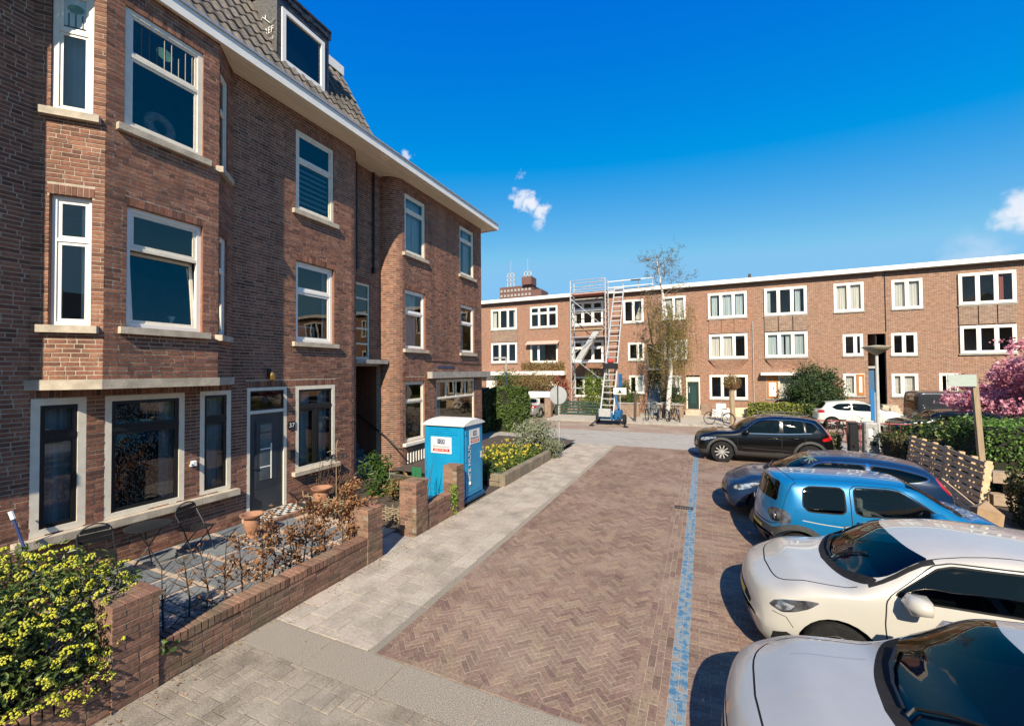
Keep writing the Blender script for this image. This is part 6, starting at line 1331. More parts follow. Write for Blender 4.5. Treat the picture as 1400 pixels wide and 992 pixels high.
cu = lambda m_, *p: [(a, b, m_) for a, b in p]
W1z, W2z = (3.93, 5.60), (6.72, 8.45)
def bay3(x0, x1, z, cur, **k): return ((x0, x1, *z), TH3, cur, dict(setb=-.12, fw=.1, **k))
# 1: leftmost, partly behind the corner house
h1 = row_house('row house between corner house and scaffold tower, an awning over its dark opening', -19, -9.75, [bay3(-16.4,-14.0,W2z,cu(m_fcur,(.05,.2),(.85,.95))), bay3(-16.4,-14.0,W1z,None), ((-12.85,-10.5,6.72,8.45), [(0,.68,[.33,.66]),(.68,1,[.33,.66])], None, {}), ((-12.85,-10.5,3.9,5.45), [(0,1,[.3])], None, {}), ((-13.6,-10.4,2.0,2.85), [(0,1,[.2,.4,.6,.8])], None, dict(fw=.12))], extra_ops=[(-16.9,-14.2,.1,2.8)])
mb = MB(); mb.box(-17.2, -9.8, YF-.6, YF, 2.88, 3.2); obj('white_canopy', mb, m_white, h1)
mb = MB(); mb.para((-13.1,YF-.5,5.35), (2.75,0,0), (0,.5,.25), (0,.02,.05)); obj('awning', mb, mat('faded pink awning', (.50,.33,.27), None, rough=.8), h1)
mb = MB(); mb.box(-16.9,-15.9,YF-.03,YF+.05,.1,2.8); obj('white_door', mb, m_white, h1); mb = MB(); mb.box(-15.85,-15.2,YF+.05,YF+.1,.1,2.6); obj('red_door', mb, mat('red door paint', (.42,.03,.025), None, rough=.4), h1)
# 2: behind the scaffold
h2 = row_house('row house behind the scaffold tower and the ladder lift, model ship in its window', -9.75, -3.75, [((-9.25,-6.8,6.7,8.55), [(0,.66,[.34,.66]),(.66,1,[.34,.66])], cu(m_fcur,(.02,.12)), dict(setb=-.12, fw=.13)), ((-9.3,-6.82,3.86,5.54), [(0,.66,[.34,.66]),(.66,1,[.34,.66])], None, dict(setb=-.12, fw=.13)), ((-5.35,-3.9,6.74,8.44), TW2, None, {}), ((-5.04,-3.88,3.95,5.25), [(0,1,[.6])], None, {}), ((-4.99,-3.91,1.5,2.83), TW2, cu(m_fcurb,(.55,.95)), {}), ((-9.2,-6.9,1.2,2.75), TH3, None, {})])
mb = MB(); mb.box(-9.35,-6.7,YF-.35,YF-.05,8.6,8.75); obj('lead_hood', mb, m_conc, h2)
# 3: stair opening, birch, green door, first triple bays
h3 = row_house('row house behind the birch, with outside stair and dark green door', -3.75, 3.18, [((-2.6,-1.04,6.79,8.46), TW2, cu(m_fcur,(.05,.4),(.6,.95)), {}), ((-2.5,-.97,3.97,5.32), TW2, cu(m_fcur,(.5,.95)), {}), ((-2.3,-1.4,1.5,2.82), TWA, cu(m_fcur,(.1,.9)), {}), bay3(.38,2.73,(6.70,8.43),cu(m_fcurb,(.1,.25),(.36,.64),(.72,.9))), bay3(.41,2.72,(3.95,5.61),cu(m_fcur,(.07,.3),(.38,.64))), ((.41,2.71,1.22,2.84), TH3, None, {})], extra_ops=[(-3.7,-2.72,0,5.1)], door=(-1.08,-.2,.48,2.82))
mb = MB(); ff.box(mb, -1.0, -.28, -.10, -.05, .50, 2.35); dd = obj('door', mb, m_dgreen, h3)
mb = MB(); ff.box(mb, -.82, -.45, -.05, -.035, .85, 2.1); obj('door_panel', mb, mat('green door panel', (.02,.05,.045), None, rough=.3), dd); mb = MB(); ff.box(mb, -.92, -.86, -.05, -.03, 1.6, 2.0); obj('letter_slot', mb, m_steel, dd)
mb = MB(); ff.box(mb, -1.08, -.2, -.1, .02, 2.38, 2.70); ff.box(mb, -1.08, -1.0, -.1, .01, .48, 2.38); ff.box(mb, -.28, -.2, -.1, .01, .48, 2.38); obj('door_frame', mb, m_cream, h3)
mb = MB(); ff.box(mb, -1.15, -.15, 0, .5, 0, .45); obj('doorstep', mb, m_stone, h3)
for k in range(18):
    mb = MB(); mb.box(-3.65, -2.75, YF-1.4+.22*k, YF-1.1+.22*k, .1, .27+.16*k); obj('stair_step', mb, mat('grey blue step', (.30,.32,.34), (.16,.17,.18), 6, .7), h3)
mb = MB(); mb.box(-.15, .35, YF-.25, YF-.0, 0, .9); obj('low_pier', mb, m_fb2, h3)
mb = MB(); mb.tube([(3.05, YF-.06, .3), (3.05, YF-.06, 6.4)], .035, 6); obj('down_pipe', mb, m_conc, h3)
# 4: triple bays, orange timber door
h4 = row_house('row house with brown brick panels between its bay windows and an orange timber door', 3.18, 9.55, [bay3(3.73,6.06,(6.70,8.48),cu(m_fcurb,(.07,.16),(.74,.86))), bay3(3.74,6.05,(3.98,5.59),cu(m_fcurb,(.07,.3),(.38,.46),(.5,.64),(.72,.95))), ((7.48,8.96,6.71,8.47), TW2, cu(m_fcur,(.05,.45),(.53,.92)), {}), ((7.88,8.87,4.0,5.31), TWA, None, {}), ((3.77,5.9,1.3,2.80), [(0,1,[.32])], cu(m_fcur,(.36,.97)), dict(frame=m_cream)), ((7.85,8.91,1.55,2.9), [(0,1,[.6])], cu(m_fcur,(.05,.58)), {})], extra_ops=[(9.09,9.55,.6,5.28)], mt=m_fb3)
for q in ((3.79,4.44),(8.50,8.89)):
    mb = MB(); ff.box(mb, q[0], q[1], -.05, .03, 1.32 if q[0] < 5 else 1.58, 2.78 if q[0] < 5 else 2.86); dd = obj('timber_door', mb, m_orange, h4)
    mb = MB(); ff.box(mb, q[0]+.12, q[1]-.12, .03, .04, 1.45 if q[0] < 5 else 1.75, 2.35 if q[0] < 5 else 2.7); obj('pane', mb, m_fcur, dd)
mb = MB(); ff.box(mb, 3.42, 5.95, 0, .5, 2.82, 3.0); obj('canopy', mb, m_white, h4)
for z0, z1, m_ in ((5.66,6.62,m_fb2),):
    for a, b in ((3.73,4.47),(4.52,5.26),(5.31,6.05)):
        mb = MB(); ff.box(mb, a, b, 0, .10, z0, z1); obj('brick_panel', mb, m_, h4)
for hh, a0, a1 in ((h3,.41,2.72),):
    for k in range(3):
        w_ = (a1-a0)/3; mb = MB(); ff.box(mb, a0+w_*k+.02, a0+w_*(k+1)-.02, 0, .06, 5.68, 6.62); obj('brick_panel', mb, m_fb, hh)
for hh, a0, a1 in ((h3,.41,2.72),(h4,3.74,6.05),(h2,-9.3,-6.82)):
    mb = MB(); mb.loft([[(a0+.02,YF,3.84),(a0+.02,YF-.16,3.84),(a1-.02,YF-.16,3.84),(a1-.02,YF,3.84)], [(a0+.45,YF+.01,3.25),(a0+.45,YF-.01,3.25),(a1-.45,YF-.01,3.25),(a1-.45,YF+.01,3.25)]], True, True); obj('bay_corbel', mb, m_fb, hh)
for hh, a0, a1 in ((h1,-16.4,-14.0),):
    mb = MB(); ff.box(mb, a0, a1, 0, .06, 5.68, 6.66); obj('brick_panel', mb, m_fb2, hh)
# 5: right of the entry
h5 = row_house('row house right of the dark entry, behind the cherry tree and the van', 9.95, 22, [((10.28,11.68,6.70,8.43), TW2, cu(m_fcur,(.08,.45),(.53,.9)), {}), ((10.2,11.38,3.97,5.28), TW2, None, {}), ((10.18,11.38,1.55,2.89), [(0,1,[.42])], cu(m_fcur,(.05,.4),(.45,.95)), {}), bay3(13.18,15.5,(6.73,8.48),cu(m_rcur,(.05,.1),(.74,.82))), bay3(13.19,15.45,(4.0,5.54),None), ((12.3,13.1,1.2,2.9), TW2, None, {}), bay3(18.0,20.4,(6.73,8.48),None), bay3(18.0,20.4,(4.0,5.54),None)], mt=m_fb3)
for a, b in ((13.18,13.95),(14.0,14.72),(14.77,15.5)):
    mb = MB(); ff.box(mb, a, b, 0, .08, 5.62, 6.64); obj('brick_panel', mb, m_fb2, h5)
mb = MB(); wall_sheet(mb, ff, 9.55, 9.95, 0, ZF, [(9.55,9.95,-.1,5.28)], d=0); mb.box(9.5, 9.55, YF+.2, YF+4, 0, 5.4); mb.box(9.95, 10, YF+.2, YF+4, 0, 5.4); obj('entry_wall', mb, m_fb3, h5)
mb = MB(); mb.box(9.55, 9.95, YF-.34, YF+9, ZF+.03, ZF+.30); obj('roof', mb, m_white, h5)
mb = MB(); mb.box(9.1, 9.93, YF+3.2, YF+3.3, 0, 5.3); obj('entry_back', mb, m_fb3, h5)
mb = MB(); mb.box(9.12, 9.46, YF+.3, YF+.36, .6, 3.1); obj('blue_door', mb, m_bdoor, h5)
for k in range(6):
    mb = MB(); mb.box(9.05+.12*k, 10.35-.0*k, YF-1.7+.28*k, YF-1.3+.3*k, .09, .25+.16*k); obj('stair_step', mb, m_stone, h5)
mb = MB(); mb.tube([(9.96, YF-.05, 5.4),(9.96, YF-.05, ZF)], .02, 5); obj('down_pipe', mb, m_black, h5)
t = thing('chimney_pipe', 'short dark chimney pipe on the flat roof of the far row', 'chimney', (3.3, 36, ZF+.3)); mb = MB(); mb.box(3.15,3.4,35.9,36.15,ZF+.3,10.0); mb.tube([(3.3,36,9.9),(3.3,36,10.35)], .1, 8); obj('pipe', mb, mat('brown chimney', (.06,.045,.04), None, rough=.8), t)
t = thing('model_ship', 'white model sailing ship in the window right of the ladder', 'model ship', (-4.25, YF+.25, 6.85)); mb = MB(); mb.add([(-4.55,YF+.2,6.98),(-4.2,YF+.2,6.98),(-4.2,YF+.2,7.95)], [(0,1,2)]); mb.add([(-4.15,YF+.2,6.98),(-3.98,YF+.2,6.98),(-4.17,YF+.2,7.7)], [(0,1,2)]); obj('sail', mb, m_white, t); mb = MB(); mb.box(-4.5,-4.05,YF+.17,YF+.25,6.86,6.94); obj('hull', mb, m_post, t)
# distant office tower with antennas
t = thing('office_tower', 'distant red brick tower block with antenna frames on its roof', 'tower', (-87, 205, 0)); m_twr = mat('far red masonry', (.15,.07,.06), (.12,.06,.05), .3, .9)
mb = MB(); mb.box(-97.5, -79, 200, 215, 0, 47.5); obj('tower_block', mb, m_twr, t); mb = MB(); mb.box(-84, -78.6, 198, 205, 47.5, 51.5); mb.box(-79, -74, 200, 210, 0, 44.8); obj('stair_block', mb, m_twr, t)
for r in range(4):
    for k in range(9):
        mb = MB(); mb.box(-97+2*k, -95.8+2*k, 199.8, 200, 37+2.6*r, 38.3+2.6*r); obj('window', mb, m_conc, t)
for x in (-91.2, -81.6):
    mb = MB(); 
    for a in (-1.8, 0, 1.8): mb.box(x+a-.3, x+a+.3, 200.5, 201, 47.5, 54.5)
    for z in (50, 52.2, 54.3): mb.box(x-2.2, x+2.2, 200.5, 201, z, z+.4)
    mb.tube([(x,200.7,47),(x,200.7,61.5)], .10, 5); obj('antenna_frame', mb, m_alu, t)
# ------------------------------------------------------------ scaffold, ladder lift, street furniture
sc = thing('scaffold_tower', 'aluminium scaffold tower standing against the row house front', 'scaffold', (-7.6, 30.9, 0))
X0, X1, YA, YB = -8.95, -6.35, 30.4, 31.4
for x in (X0, X1):
    for y in (YA, YB):
        mb = MB(); mb.tube([(x,y,.1),(x,y,9.9)], .045, 6); obj('upright', mb, m_alu, sc)
    for k in range(20):
        mb = MB(); z = .5+.48*k; mb.tube([(x,YA,z),(x,YB,z)], .025, 5); obj('rung', mb, m_alu, sc)
for y in (YA, YB):
    for z in (1.9, 3.8, 5.7, 7.6, 9.0, 9.4, 9.9):
        mb = MB(); mb.tube([(X0,y,z),(X1,y,z)], .03, 5); obj('ledger', mb, m_alu, sc)
for z0, z1, s in ((.3,2.3,1),(2.3,4.3,-1),(4.3,6.3,1),(6.3,8.6,-1),(8.9,9.9,1)):
    mb = MB(); mb.tube([(X0 if s > 0 else X1,YA,z0),(X1 if s > 0 else X0,YA,z1)], .028, 5); obj('brace', mb, m_alu, sc)
for z in (3.75, 6.2, 8.85):
    mb = MB(); mb.box(X0+.05, X1-.05, YA+.05, YB-.05, z, z+.06); obj('platform', mb, m_post if z < 8 else mat('red brown deck', (.35,.10,.07), (.25,.09,.07), 6, .7), sc)
mb = MB(); mb.para((-8.7,YA+.2,4.0), (.45,0,0), (0,.5,0), (1.4,0,2.1)); obj('ladder', mb, m_alu, sc)
gr = thing('roof_guard_rail', 'white metal guard rail along the flat roof edge beside the scaffold', 'railing', (-4.8, 31.5, ZF+.3))
for z in (9.35, 9.8):
    mb = MB(); mb.tube([(X1,31.45,z),(-3.1,31.5,z+.02)], .035, 5); obj('rail', mb, m_upvc, gr)
for x in (-5.3, -4.2, -3.2):
    mb = MB(); mb.tube([(x,31.9,ZF+.3),(x,31.5,9.85)], .03, 5); obj('rail_post', mb, m_upvc, gr)
mb = MB(); mb.box(-4.7,-4.0,31.42,31.46,9.72,9.82); obj('rail_clamp', mb, m_black, gr)
ll = thing('ladder_lift', 'blue trailer ladder lift with its long aluminium ladder raised to the roof', 'ladder lift', (-5.3, 26, 0))
A, B_ = V(-5.28, 25.3, .55), V(-5.55, 31.6, 9.45)
u = (B_-A); w = V(1,0,0)
for sd in (-.36, .36):
    mb = MB(); mb.tube([A+w*sd*1.1, A+u*.5+w*sd, B_+w*sd*.9], .05, 6); obj('ladder_rail', mb, m_alu, ll)
for k in range(24):
    f = (k+.5)/24; p = A+u*f; mb = MB(); mb.box(p.x-.36, p.x+.36, p.y-.03, p.y+.03, p.z-.03, p.z+.03); obj('ladder_rung', mb, m_alu, ll)
m_lb = mat('blue lift paint', (.006,.075,.19), (.01,.10,.24), 5, .4)
mb = MB(); mb.cbox(-5.75,-4.85,24.9,25.9,.35,.62,.04); obj('chassis', mb, m_lb, ll)
mb = MB(); mb.cbox(-4.85,-4.45,25.2,26.1,.3,.85,.08); obj('engine_box', mb, m_lb, ll)
mb = MB(); mb.cbox(-5.65,-4.95,24.75,25.1,.5,.95,.03); obj('carriage_plate', mb, m_alu, ll)
mb = MB(); p = A+u*.30; mb.cbox(p.x-.42,p.x+.42,p.y-.5,p.y+.15,p.z+.1,p.z+.45,.03); obj('carriage', mb, m_black, ll)
mb = MB(); mb.lathe([(.15,0),(.24,.10),(.17,.24),(.05,.30)], 12, (p.x,p.y-.15,p.z+.44)); obj('red_load_bag', mb, mat('red bag', (.5,.04,.03), None, rough=.7), ll)
mb = MB(); mb.tube([(-4.6,25.5,.9),(-5.0,26.2,2.0)], .07, 8); obj('hydraulic_ram', mb, m_lb, ll)
for x in (-5.9, -4.3):
    mb = MB(); mb.lathe([(.1,-.08),(.27,-.08),(.29,0),(.27,.08),(.1,.08)], 16, (x,25.7,.29), ax=0); obj('wheel', mb, m_rubber, ll)
    mb = MB(); mb.tube([(x*.6-2.0,25.0,.5),(x+(.25 if x > -5 else -.1),24.4,.06)], .04, 6); mb.box(x+(.15 if x > -5 else -.2), x+(.4 if x > -5 else .05), 24.3, 24.5, 0, .05); obj('outrigger', mb, m_black, ll)
def post(name, label, cat, x, y, h, r, mt, z0=-.02): t = thing(name, label, cat, (x, y, 0)); mb = MB(); mb.tube([(x,y,z0),(x,y,h)], r, 8); obj('pole', mb, mt, t); return t
t = post('round_sign', 'round traffic sign seen from its grey back on a thin pole by the grey shrub', 'traffic sign', -5.33, 16.3, 2.55, .03, m_alu)
mb = MB(); mb.lathe([(.0,-.012),(.36,-.012),(.37,0),(.36,.012),(0,.012)], 30, (-5.33,16.22,2.22), ax=1); obj('sign_disc', mb, mat('dull sign back', (.42,.44,.46), (.36,.38,.40), 3, .5, metal=.3), t); mb = MB(); mb.box(-5.35,-5.31,16.17,16.2,1.85,2.6); obj('mounting_rail', mb, m_black, t)
t = post('direction_sign', 'white rectangular sign under a narrow blue sign on a thin pole beside the ladder lift', 'traffic sign', -4.6, 26.0, 3.0, .03, m_alu, 0)
mb = MB(); mb.box(-4.98,-4.22,25.92,25.95,1.75,2.15); obj('sign_plate', mb, m_upvc, t); mb = MB(); mb.box(-4.68,-4.45,25.92,25.95,2.2,3.0); obj('blue_plate', mb, m_lb, t); mb = MB(); mb.prism([(1.86,-4.72),(1.86,-4.48),(2.05,-4.6)], 1, 25.912, 25.92); mb.box(-4.85,-4.35,25.912,25.92,1.80,1.84); obj('printed_symbol', mb, m_black, t)
t = thing('bollard', 'leaning weathered wooden post by the kerb of the far footpath', 'post', (-3.85, 26.6, 0)); mb = MB(); mb.tube([(-3.85,26.6,0),(-3.8,26.65,1.2),(-3.8,26.66,1.9)], [.085,.075,.06], 8); obj('post', mb, m_bark, t)
t = thing('street_lamp', 'tall grey street lamp with a shallow bowl shaped head beside the charging post', 'street lamp', (5.75, 19.4, 0)); mb = MB(); mb.tube([(5.75,19.4,0),(5.76,19.4,1.2),(5.76,19.4,3.75)], [.07,.06,.045], 10); obj('pole', mb, mat('pale grey pole paint', (.50,.49,.46), (.42,.41,.39), 8, .5), t)
mb = MB(); mb.lathe([(.05,3.7),(.10,3.72),(.30,3.86),(.42,3.96),(.43,3.99),(.36,4.01),(.05,4.05)], 24, (5.76,19.4,0)); autosmooth(obj('lamp_head', mb, mat('cream lamp bowl', (.42,.37,.24), (.36,.32,.22), 5, .45), t), 50)
t = post('parking_sign', 'narrow blue sign panel on a thin grey pole in front of the street lamp', 'traffic sign', 5.55, 19.0, 2.35, .035, m_steel)
mb = MB(); mb.box(5.42,5.53,18.93,18.96,1.35,2.45); obj('blue_panel', mb, mat('blue sign face', (.02,.16,.40), None, rough=.35), t)
t = thing('charging_post', 'grey electric charging post with a small screen beside the lamp', 'charging post', (5.3, 18.6, 0)); mb = MB(); mb.cbox(5.1,5.5,18.45,18.8,-.02,1.32,.04); obj('cabinet', mb, m_steel, t); mb = MB(); mb.box(5.2,5.32,18.43,18.452,.8,1.1); obj('screen', mb, m_upvc, t); mb = MB(); mb.lathe([(.09,0),(.09,-.04),(.05,-.045)], 14, (5.33,18.45,.62), ax=1); obj('socket', mb, m_black, t)
t = thing('dark_post', 'black square post left of the charging post', 'post', (4.85, 18.7, 0)); mb = MB(); mb.cbox(4.7,4.98,18.6,18.9,-.02,1.25,.03); obj('post', mb, m_black, t); mb = MB(); mb.cbox(4.68,5.0,18.58,18.92,1.25,1.3,.02); obj('cap', mb, m_black, t)
# wooden finger post
t = thing('finger_post', 'wooden post carrying a small grey green name panel in front of the cherry blossom', 'signpost', (5.95, 13.6, 0)); mb = MB(); mb.para((5.91,13.5,0), (.10,0,0), (0,.10,0), (-.14,0,3.0)); obj('post', mb, m_post, t)
mb = MB(); mb.para((5.33,13.46,2.76), (.50,.0,0), (0,.03,0), (0,0,.28)); obj('panel', mb, mat('faded green panel', (.30,.38,.37), (.40,.42,.36), 7, .7, stretch=(1,1,6)), t)
# pallets behind the dark blue car
def pallet(label, o, ax, up, n_):
    t = thing('pallet', label, 'pallet', (o.x, o.y, 0), group='wooden pallets standing behind the parked cars'); nr_ = ax.cross(up).normalized(); L_ = 1.9
    for k in range(9):
        z = .02+.135*k; mb = MB(); mb.para(o+up*z, ax*L_, up*.09, nr_*.02); obj('slat', mb, m_wood, t)
    for k in range(5):
        z = .06+.25*k; mb = MB(); mb.para(o+up*z+nr_*.12, ax*L_, up*.09, nr_*.02); obj('slat', mb, m_wood, t)
    for k in range(4):
        mb = MB(); mb.para(o+ax*(.0+(L_-.09)*k/3)+nr_*.02, ax*.09, up*1.22, nr_*.10); obj('bearer', mb, m_wood, t)
pallet('long wooden pallet nearest the hedge, standing on edge', V(5.32, 12.4, 0), V(.06,1,0).normalized(), V(.12,0,1).normalized(), 0)
pallet('long wooden pallet behind the first, by the low hedge', V(5.46, 14.45, 0), V(-.02,1,0).normalized(), V(.14,0,1).normalized(), 1)
mb = None
t = thing('pallet', 'loose pallet boards leaning low behind the dark blue car', 'pallet', (4.75, 11.5, 0), group='wooden pallets standing behind the parked cars')
for k in range(3):
    mb = MB(); mb.para((4.78+.03*k, 11.35, .12+.13*k), (.02,0,0), (0,1.5-.1*k,.25), (.01,0,.095)); obj('board', mb, m_wood, t)
t = thing('cardboard_box', 'crumpled cardboard beside the tail of the dark blue car', 'box', (4.75, 10.9, 0)); mb = MB(); mb.loft([[(4.55,10.75,.0),(4.9,10.7,.0),(4.95,11.05,.0),(4.6,11.1,.0)],[(4.6,10.7,.62),(4.98,10.75,.5),(4.9,11.1,.66),(4.62,11.0,.55)]], True, True); obj('box', mb, mat('brown cardboard', (.36,.24,.14), (.28,.19,.11), 6, .9), t)
# hedges on the right
hedge('boxwood_hedge', 'dense bright green hedge below the cherry tree, right of the finger post', (6.3,10.6,14.2,16.0,0,1.8), 12000, .045, leaf_mat('boxwood leaf', (.045,.115,.015), (.15,.26,.05), .45, .3))
hedge('leafy_hedge', 'low dark hedge with sunlit top along the parking bay, right of the pallets', (5.75,6.5,6.5,12.3,0,1.05), 11000, .045, leaf_mat('hedge leaf', (.05,.055,.018), (.15,.14,.05)))
hedge('leafy_hedge', 'low clipped hedge between charging post and pallets', (5.45,6.6,16.5,18.3,0,1.0), 4200, .045, leaf_mat('hedge leaf dry', (.06,.06,.02), (.17,.15,.06)))
hedge('leafy_hedge', 'very low ragged hedge behind the black SUV', (3.6,4.65,19.3,20.2,0,.75), 1800, .05, leaf_mat('hedge leaf pale', (.08,.09,.03), (.20,.20,.09)))
t = thing('garden_wall', 'low pale stone wall between the bright hedge and the low hedge', 'wall', (8, 13.7, 0)); me = unit_mesh('stone_block', mat('pale wall stone', (.36,.27,.19), (.28,.21,.15), 4, .9, bump=.3), .03)
for r in range(3):
    for k in range(8): link('stone_block', me, t, (6.4+.62*k+.3*(r % 2)-8, 0, .13+.26*r), None, (.605, .3, .25))
sheet('garden_bed', rect(5.6, 30, 2, 22), -.02, m_soil)
def big_shrub(nm, lab, c, r, n, sz, mt, cat='shrub', **k): return shrub(nm, lab, c, r, n, sz, mt, cat, zoff=.95, **k)
big_shrub('evergreen_shrub', 'dark yellow flecked evergreen behind the pallets', (6.6, 17.8, 0), (1.2,1.0,.82), 3000, .06, m_lf_dark, clump=.22, nc=50)
p1, n1 = blob(160, (6.5, 17.4, .95), (1.0,.8,.6), .8); leaves('blossom', bpy.data.objects[[o.name for o in COL.objects if o.name.startswith('evergreen_shrub') and o.parent is None][-1]], p1, .06, m_lf_yel, n1)
big_shrub('evergreen_shrub', 'dark glossy bush between the pallets and the cherry tree', (8.4, 17.5, 0), (1.3,1.0,.9), 3200, .06, m_lf_dark, clump=.22, nc=50)
big_shrub('round_shrub', 'big round dark green bush before the orange timber door', (6.15, 30.9, 0), (1.5,.9,1.75), 9500, .085, leaf_mat('holly', (.02,.05,.016), (.06,.10,.03)), clump=.13, nc=120)
hedge('yellow_hedge', 'low yellow green hedge in front of the row houses', (2.6,7.2,30.3,31.0,0,1.1), 3600, .07, m_lf_yel)
big_shrub('round_shrub', 'clipped round green bush left of the dark green door', (-2.0, 30.6, .1), (.95,.7,1.1), 3600, .06, m_lf_mid, clump=.1, nc=90)
big_shrub('round_shrub', 'wide green hedge bush behind the ladder lift', (-5.0, 30.2, .2), (1.0,.6,1.15), 3200, .07, m_lf_mid, clump=.12, nc=70)
big_shrub('climbing_shrub', 'light green leafy shrub inside the foot of the scaffold tower', (-7.0, 29.6, 0), (1.1,.7,1.5), 3400, .08, leaf_mat('light leaf', (.08,.14,.02), (.22,.28,.05)), clump=.22, nc=50)
big_shrub('climbing_shrub', 'brownish creeper pergola over the porch beside the silver saloon', (-12.6, 30.4, 1.6), (2.5,.9,.75), 4200, .08, leaf_mat('creeper leaf', (.16,.10,.04), (.30,.22,.08)), clump=.3, nc=60)
big_shrub('climbing_shrub', 'green creeper at the left end of the pergola', (-14.3, 30.2, 1.5), (1.1,.8,.9), 1800, .08, m_lf_mid, clump=.28, nc=40)
p1 = np.stack([rng.uniform(-13.6,-9.9,1500), rng.uniform(31.7,31.98,1500), rng.normal(3.55,.22,1500)], 1); t = thing('wall_creeper', 'thin brown creeper trained over the white canopy band', 'creeper', (-11.8, 31.9, 3.2)); leaves('foliage', t, p1, .06, leaf_mat('wall creeper', (.20,.13,.05), (.32,.24,.10)))
t = thing('red_shrub', 'small red leaved shrub at the left foot of the scaffold', 'shrub', (-9.6, 30.3, 0)); p1, n1 = blob(700, (-9.6,30.3,2.0), (.5,.5,.9), .3, .25, 20); leaves('foliage', t, p1, .08, leaf_mat('red leaf', (.20,.04,.02), (.40,.12,.08)), n1); stems(t, (-9.6,30.3,0), [tuple(q) for q in p1[:20]], .03, None, 'branches')
for lab, x in (('pale timber post of the pergola right of the silver saloon', -10.9), ('pale timber post of the pergola beside the scaffold', -9.9)):
    t = thing('pergola_post', lab, 'post', (x, 30.5, 0)); mb = MB(); mb.cbox(x-.09,x+.09,30.4,30.58,0,2.6,.02); obj('post', mb, m_wood, t)
    mb = MB(); mb.box(x-.13,x+.13,30.36,30.62,0,.14); obj('foot', mb, m_conc, t)
fg = thing('garden_fence', 'low dark green garden fence at the foot of the scaffold', 'fence', (-8.2, 29.0, 0))
for k in range(5):
    mb = MB(); mb.box(-9.7,-6.4,28.98,29.02,.12+.2*k,.26+.2*k); obj('board', mb, mat('dark green boards', (.03,.055,.04), (.02,.04,.03), 5, .7), fg)
for x in (-9.7,-8.05,-6.45):
    mb = MB(); mb.box(x-.05,x+.05,29.02,29.1,0,1.25); obj('fence_post', mb, bpy.data.materials['dark green boards'], fg)
t = thing('garden_wall', 'low red brick garden wall behind the ladder lift', 'wall', (-4.4, 29.2, 0)); mb = MB(); mb.box(-5.6,-3.9,29.1,29.35,0,.95); obj('wall', mb, m_fb2, t); mb = MB(); mb.box(-5.65,-3.85,29.05,29.4,.95,1.02); obj('coping', mb, m_conc, t)
t = thing('garden_wall', 'brick garden wall below the clipped round bush', 'wall', (-1.8, 29.6, 0)); mb = MB(); mb.box(-2.8,-1.2,29.5,29.75,0,.9); obj('wall', mb, m_fb2, t); mb = MB(); mb.box(-2.85,-1.15,29.45,29.8,.9,.97); obj('coping', mb, m_conc, t)
t = thing('gate_pier', 'white topped brick gate pier right of the silver saloon', 'pier', (-9.9, 28.2, 0)); mb = MB(); mb.box(-10.2,-9.75,28.0,28.4,0,1.35); obj('pier', mb, m_fb2, t); mb = MB(); mb.box(-11.4,-9.7,27.95,28.45,1.35,1.75); obj('white_coping', mb, m_white, t)
t = thing('wooden_crates', 'stack of raw wood boards against the wall by the small pollard tree', 'boards', (2.3, 31.4, 0))
for k in range(4):
    mb = MB(); mb.para((1.4+.35*k,31.3,.1), (1.3,0,.1*k), (0,.05,0), (0,.25,.55)); obj('board', mb, m_wood, t)
t = thing('storage_box', 'white low storage boxes below the ground floor triple window', 'box', (1.0, 31.3, 0)); mb = MB(); mb.cbox(.5,1.6,31.0,31.6,0,.55,.04); obj('box', mb, m_upvc, t); mb = MB(); mb.cbox(.75,1.35,31.0,31.5,.56,.95,.04); obj('lid', mb, m_upvc, t)
t = post('lamp_post', 'thin street lamp with a flat head before the leftmost row house', 'street lamp', -12.0, 25.5, 4.1, .05, m_steel); mb = MB(); mb.cbox(-12.9,-12.0,25.4,25.6,4.05,4.17,.03); obj('lamp_head', mb, m_steel, t)
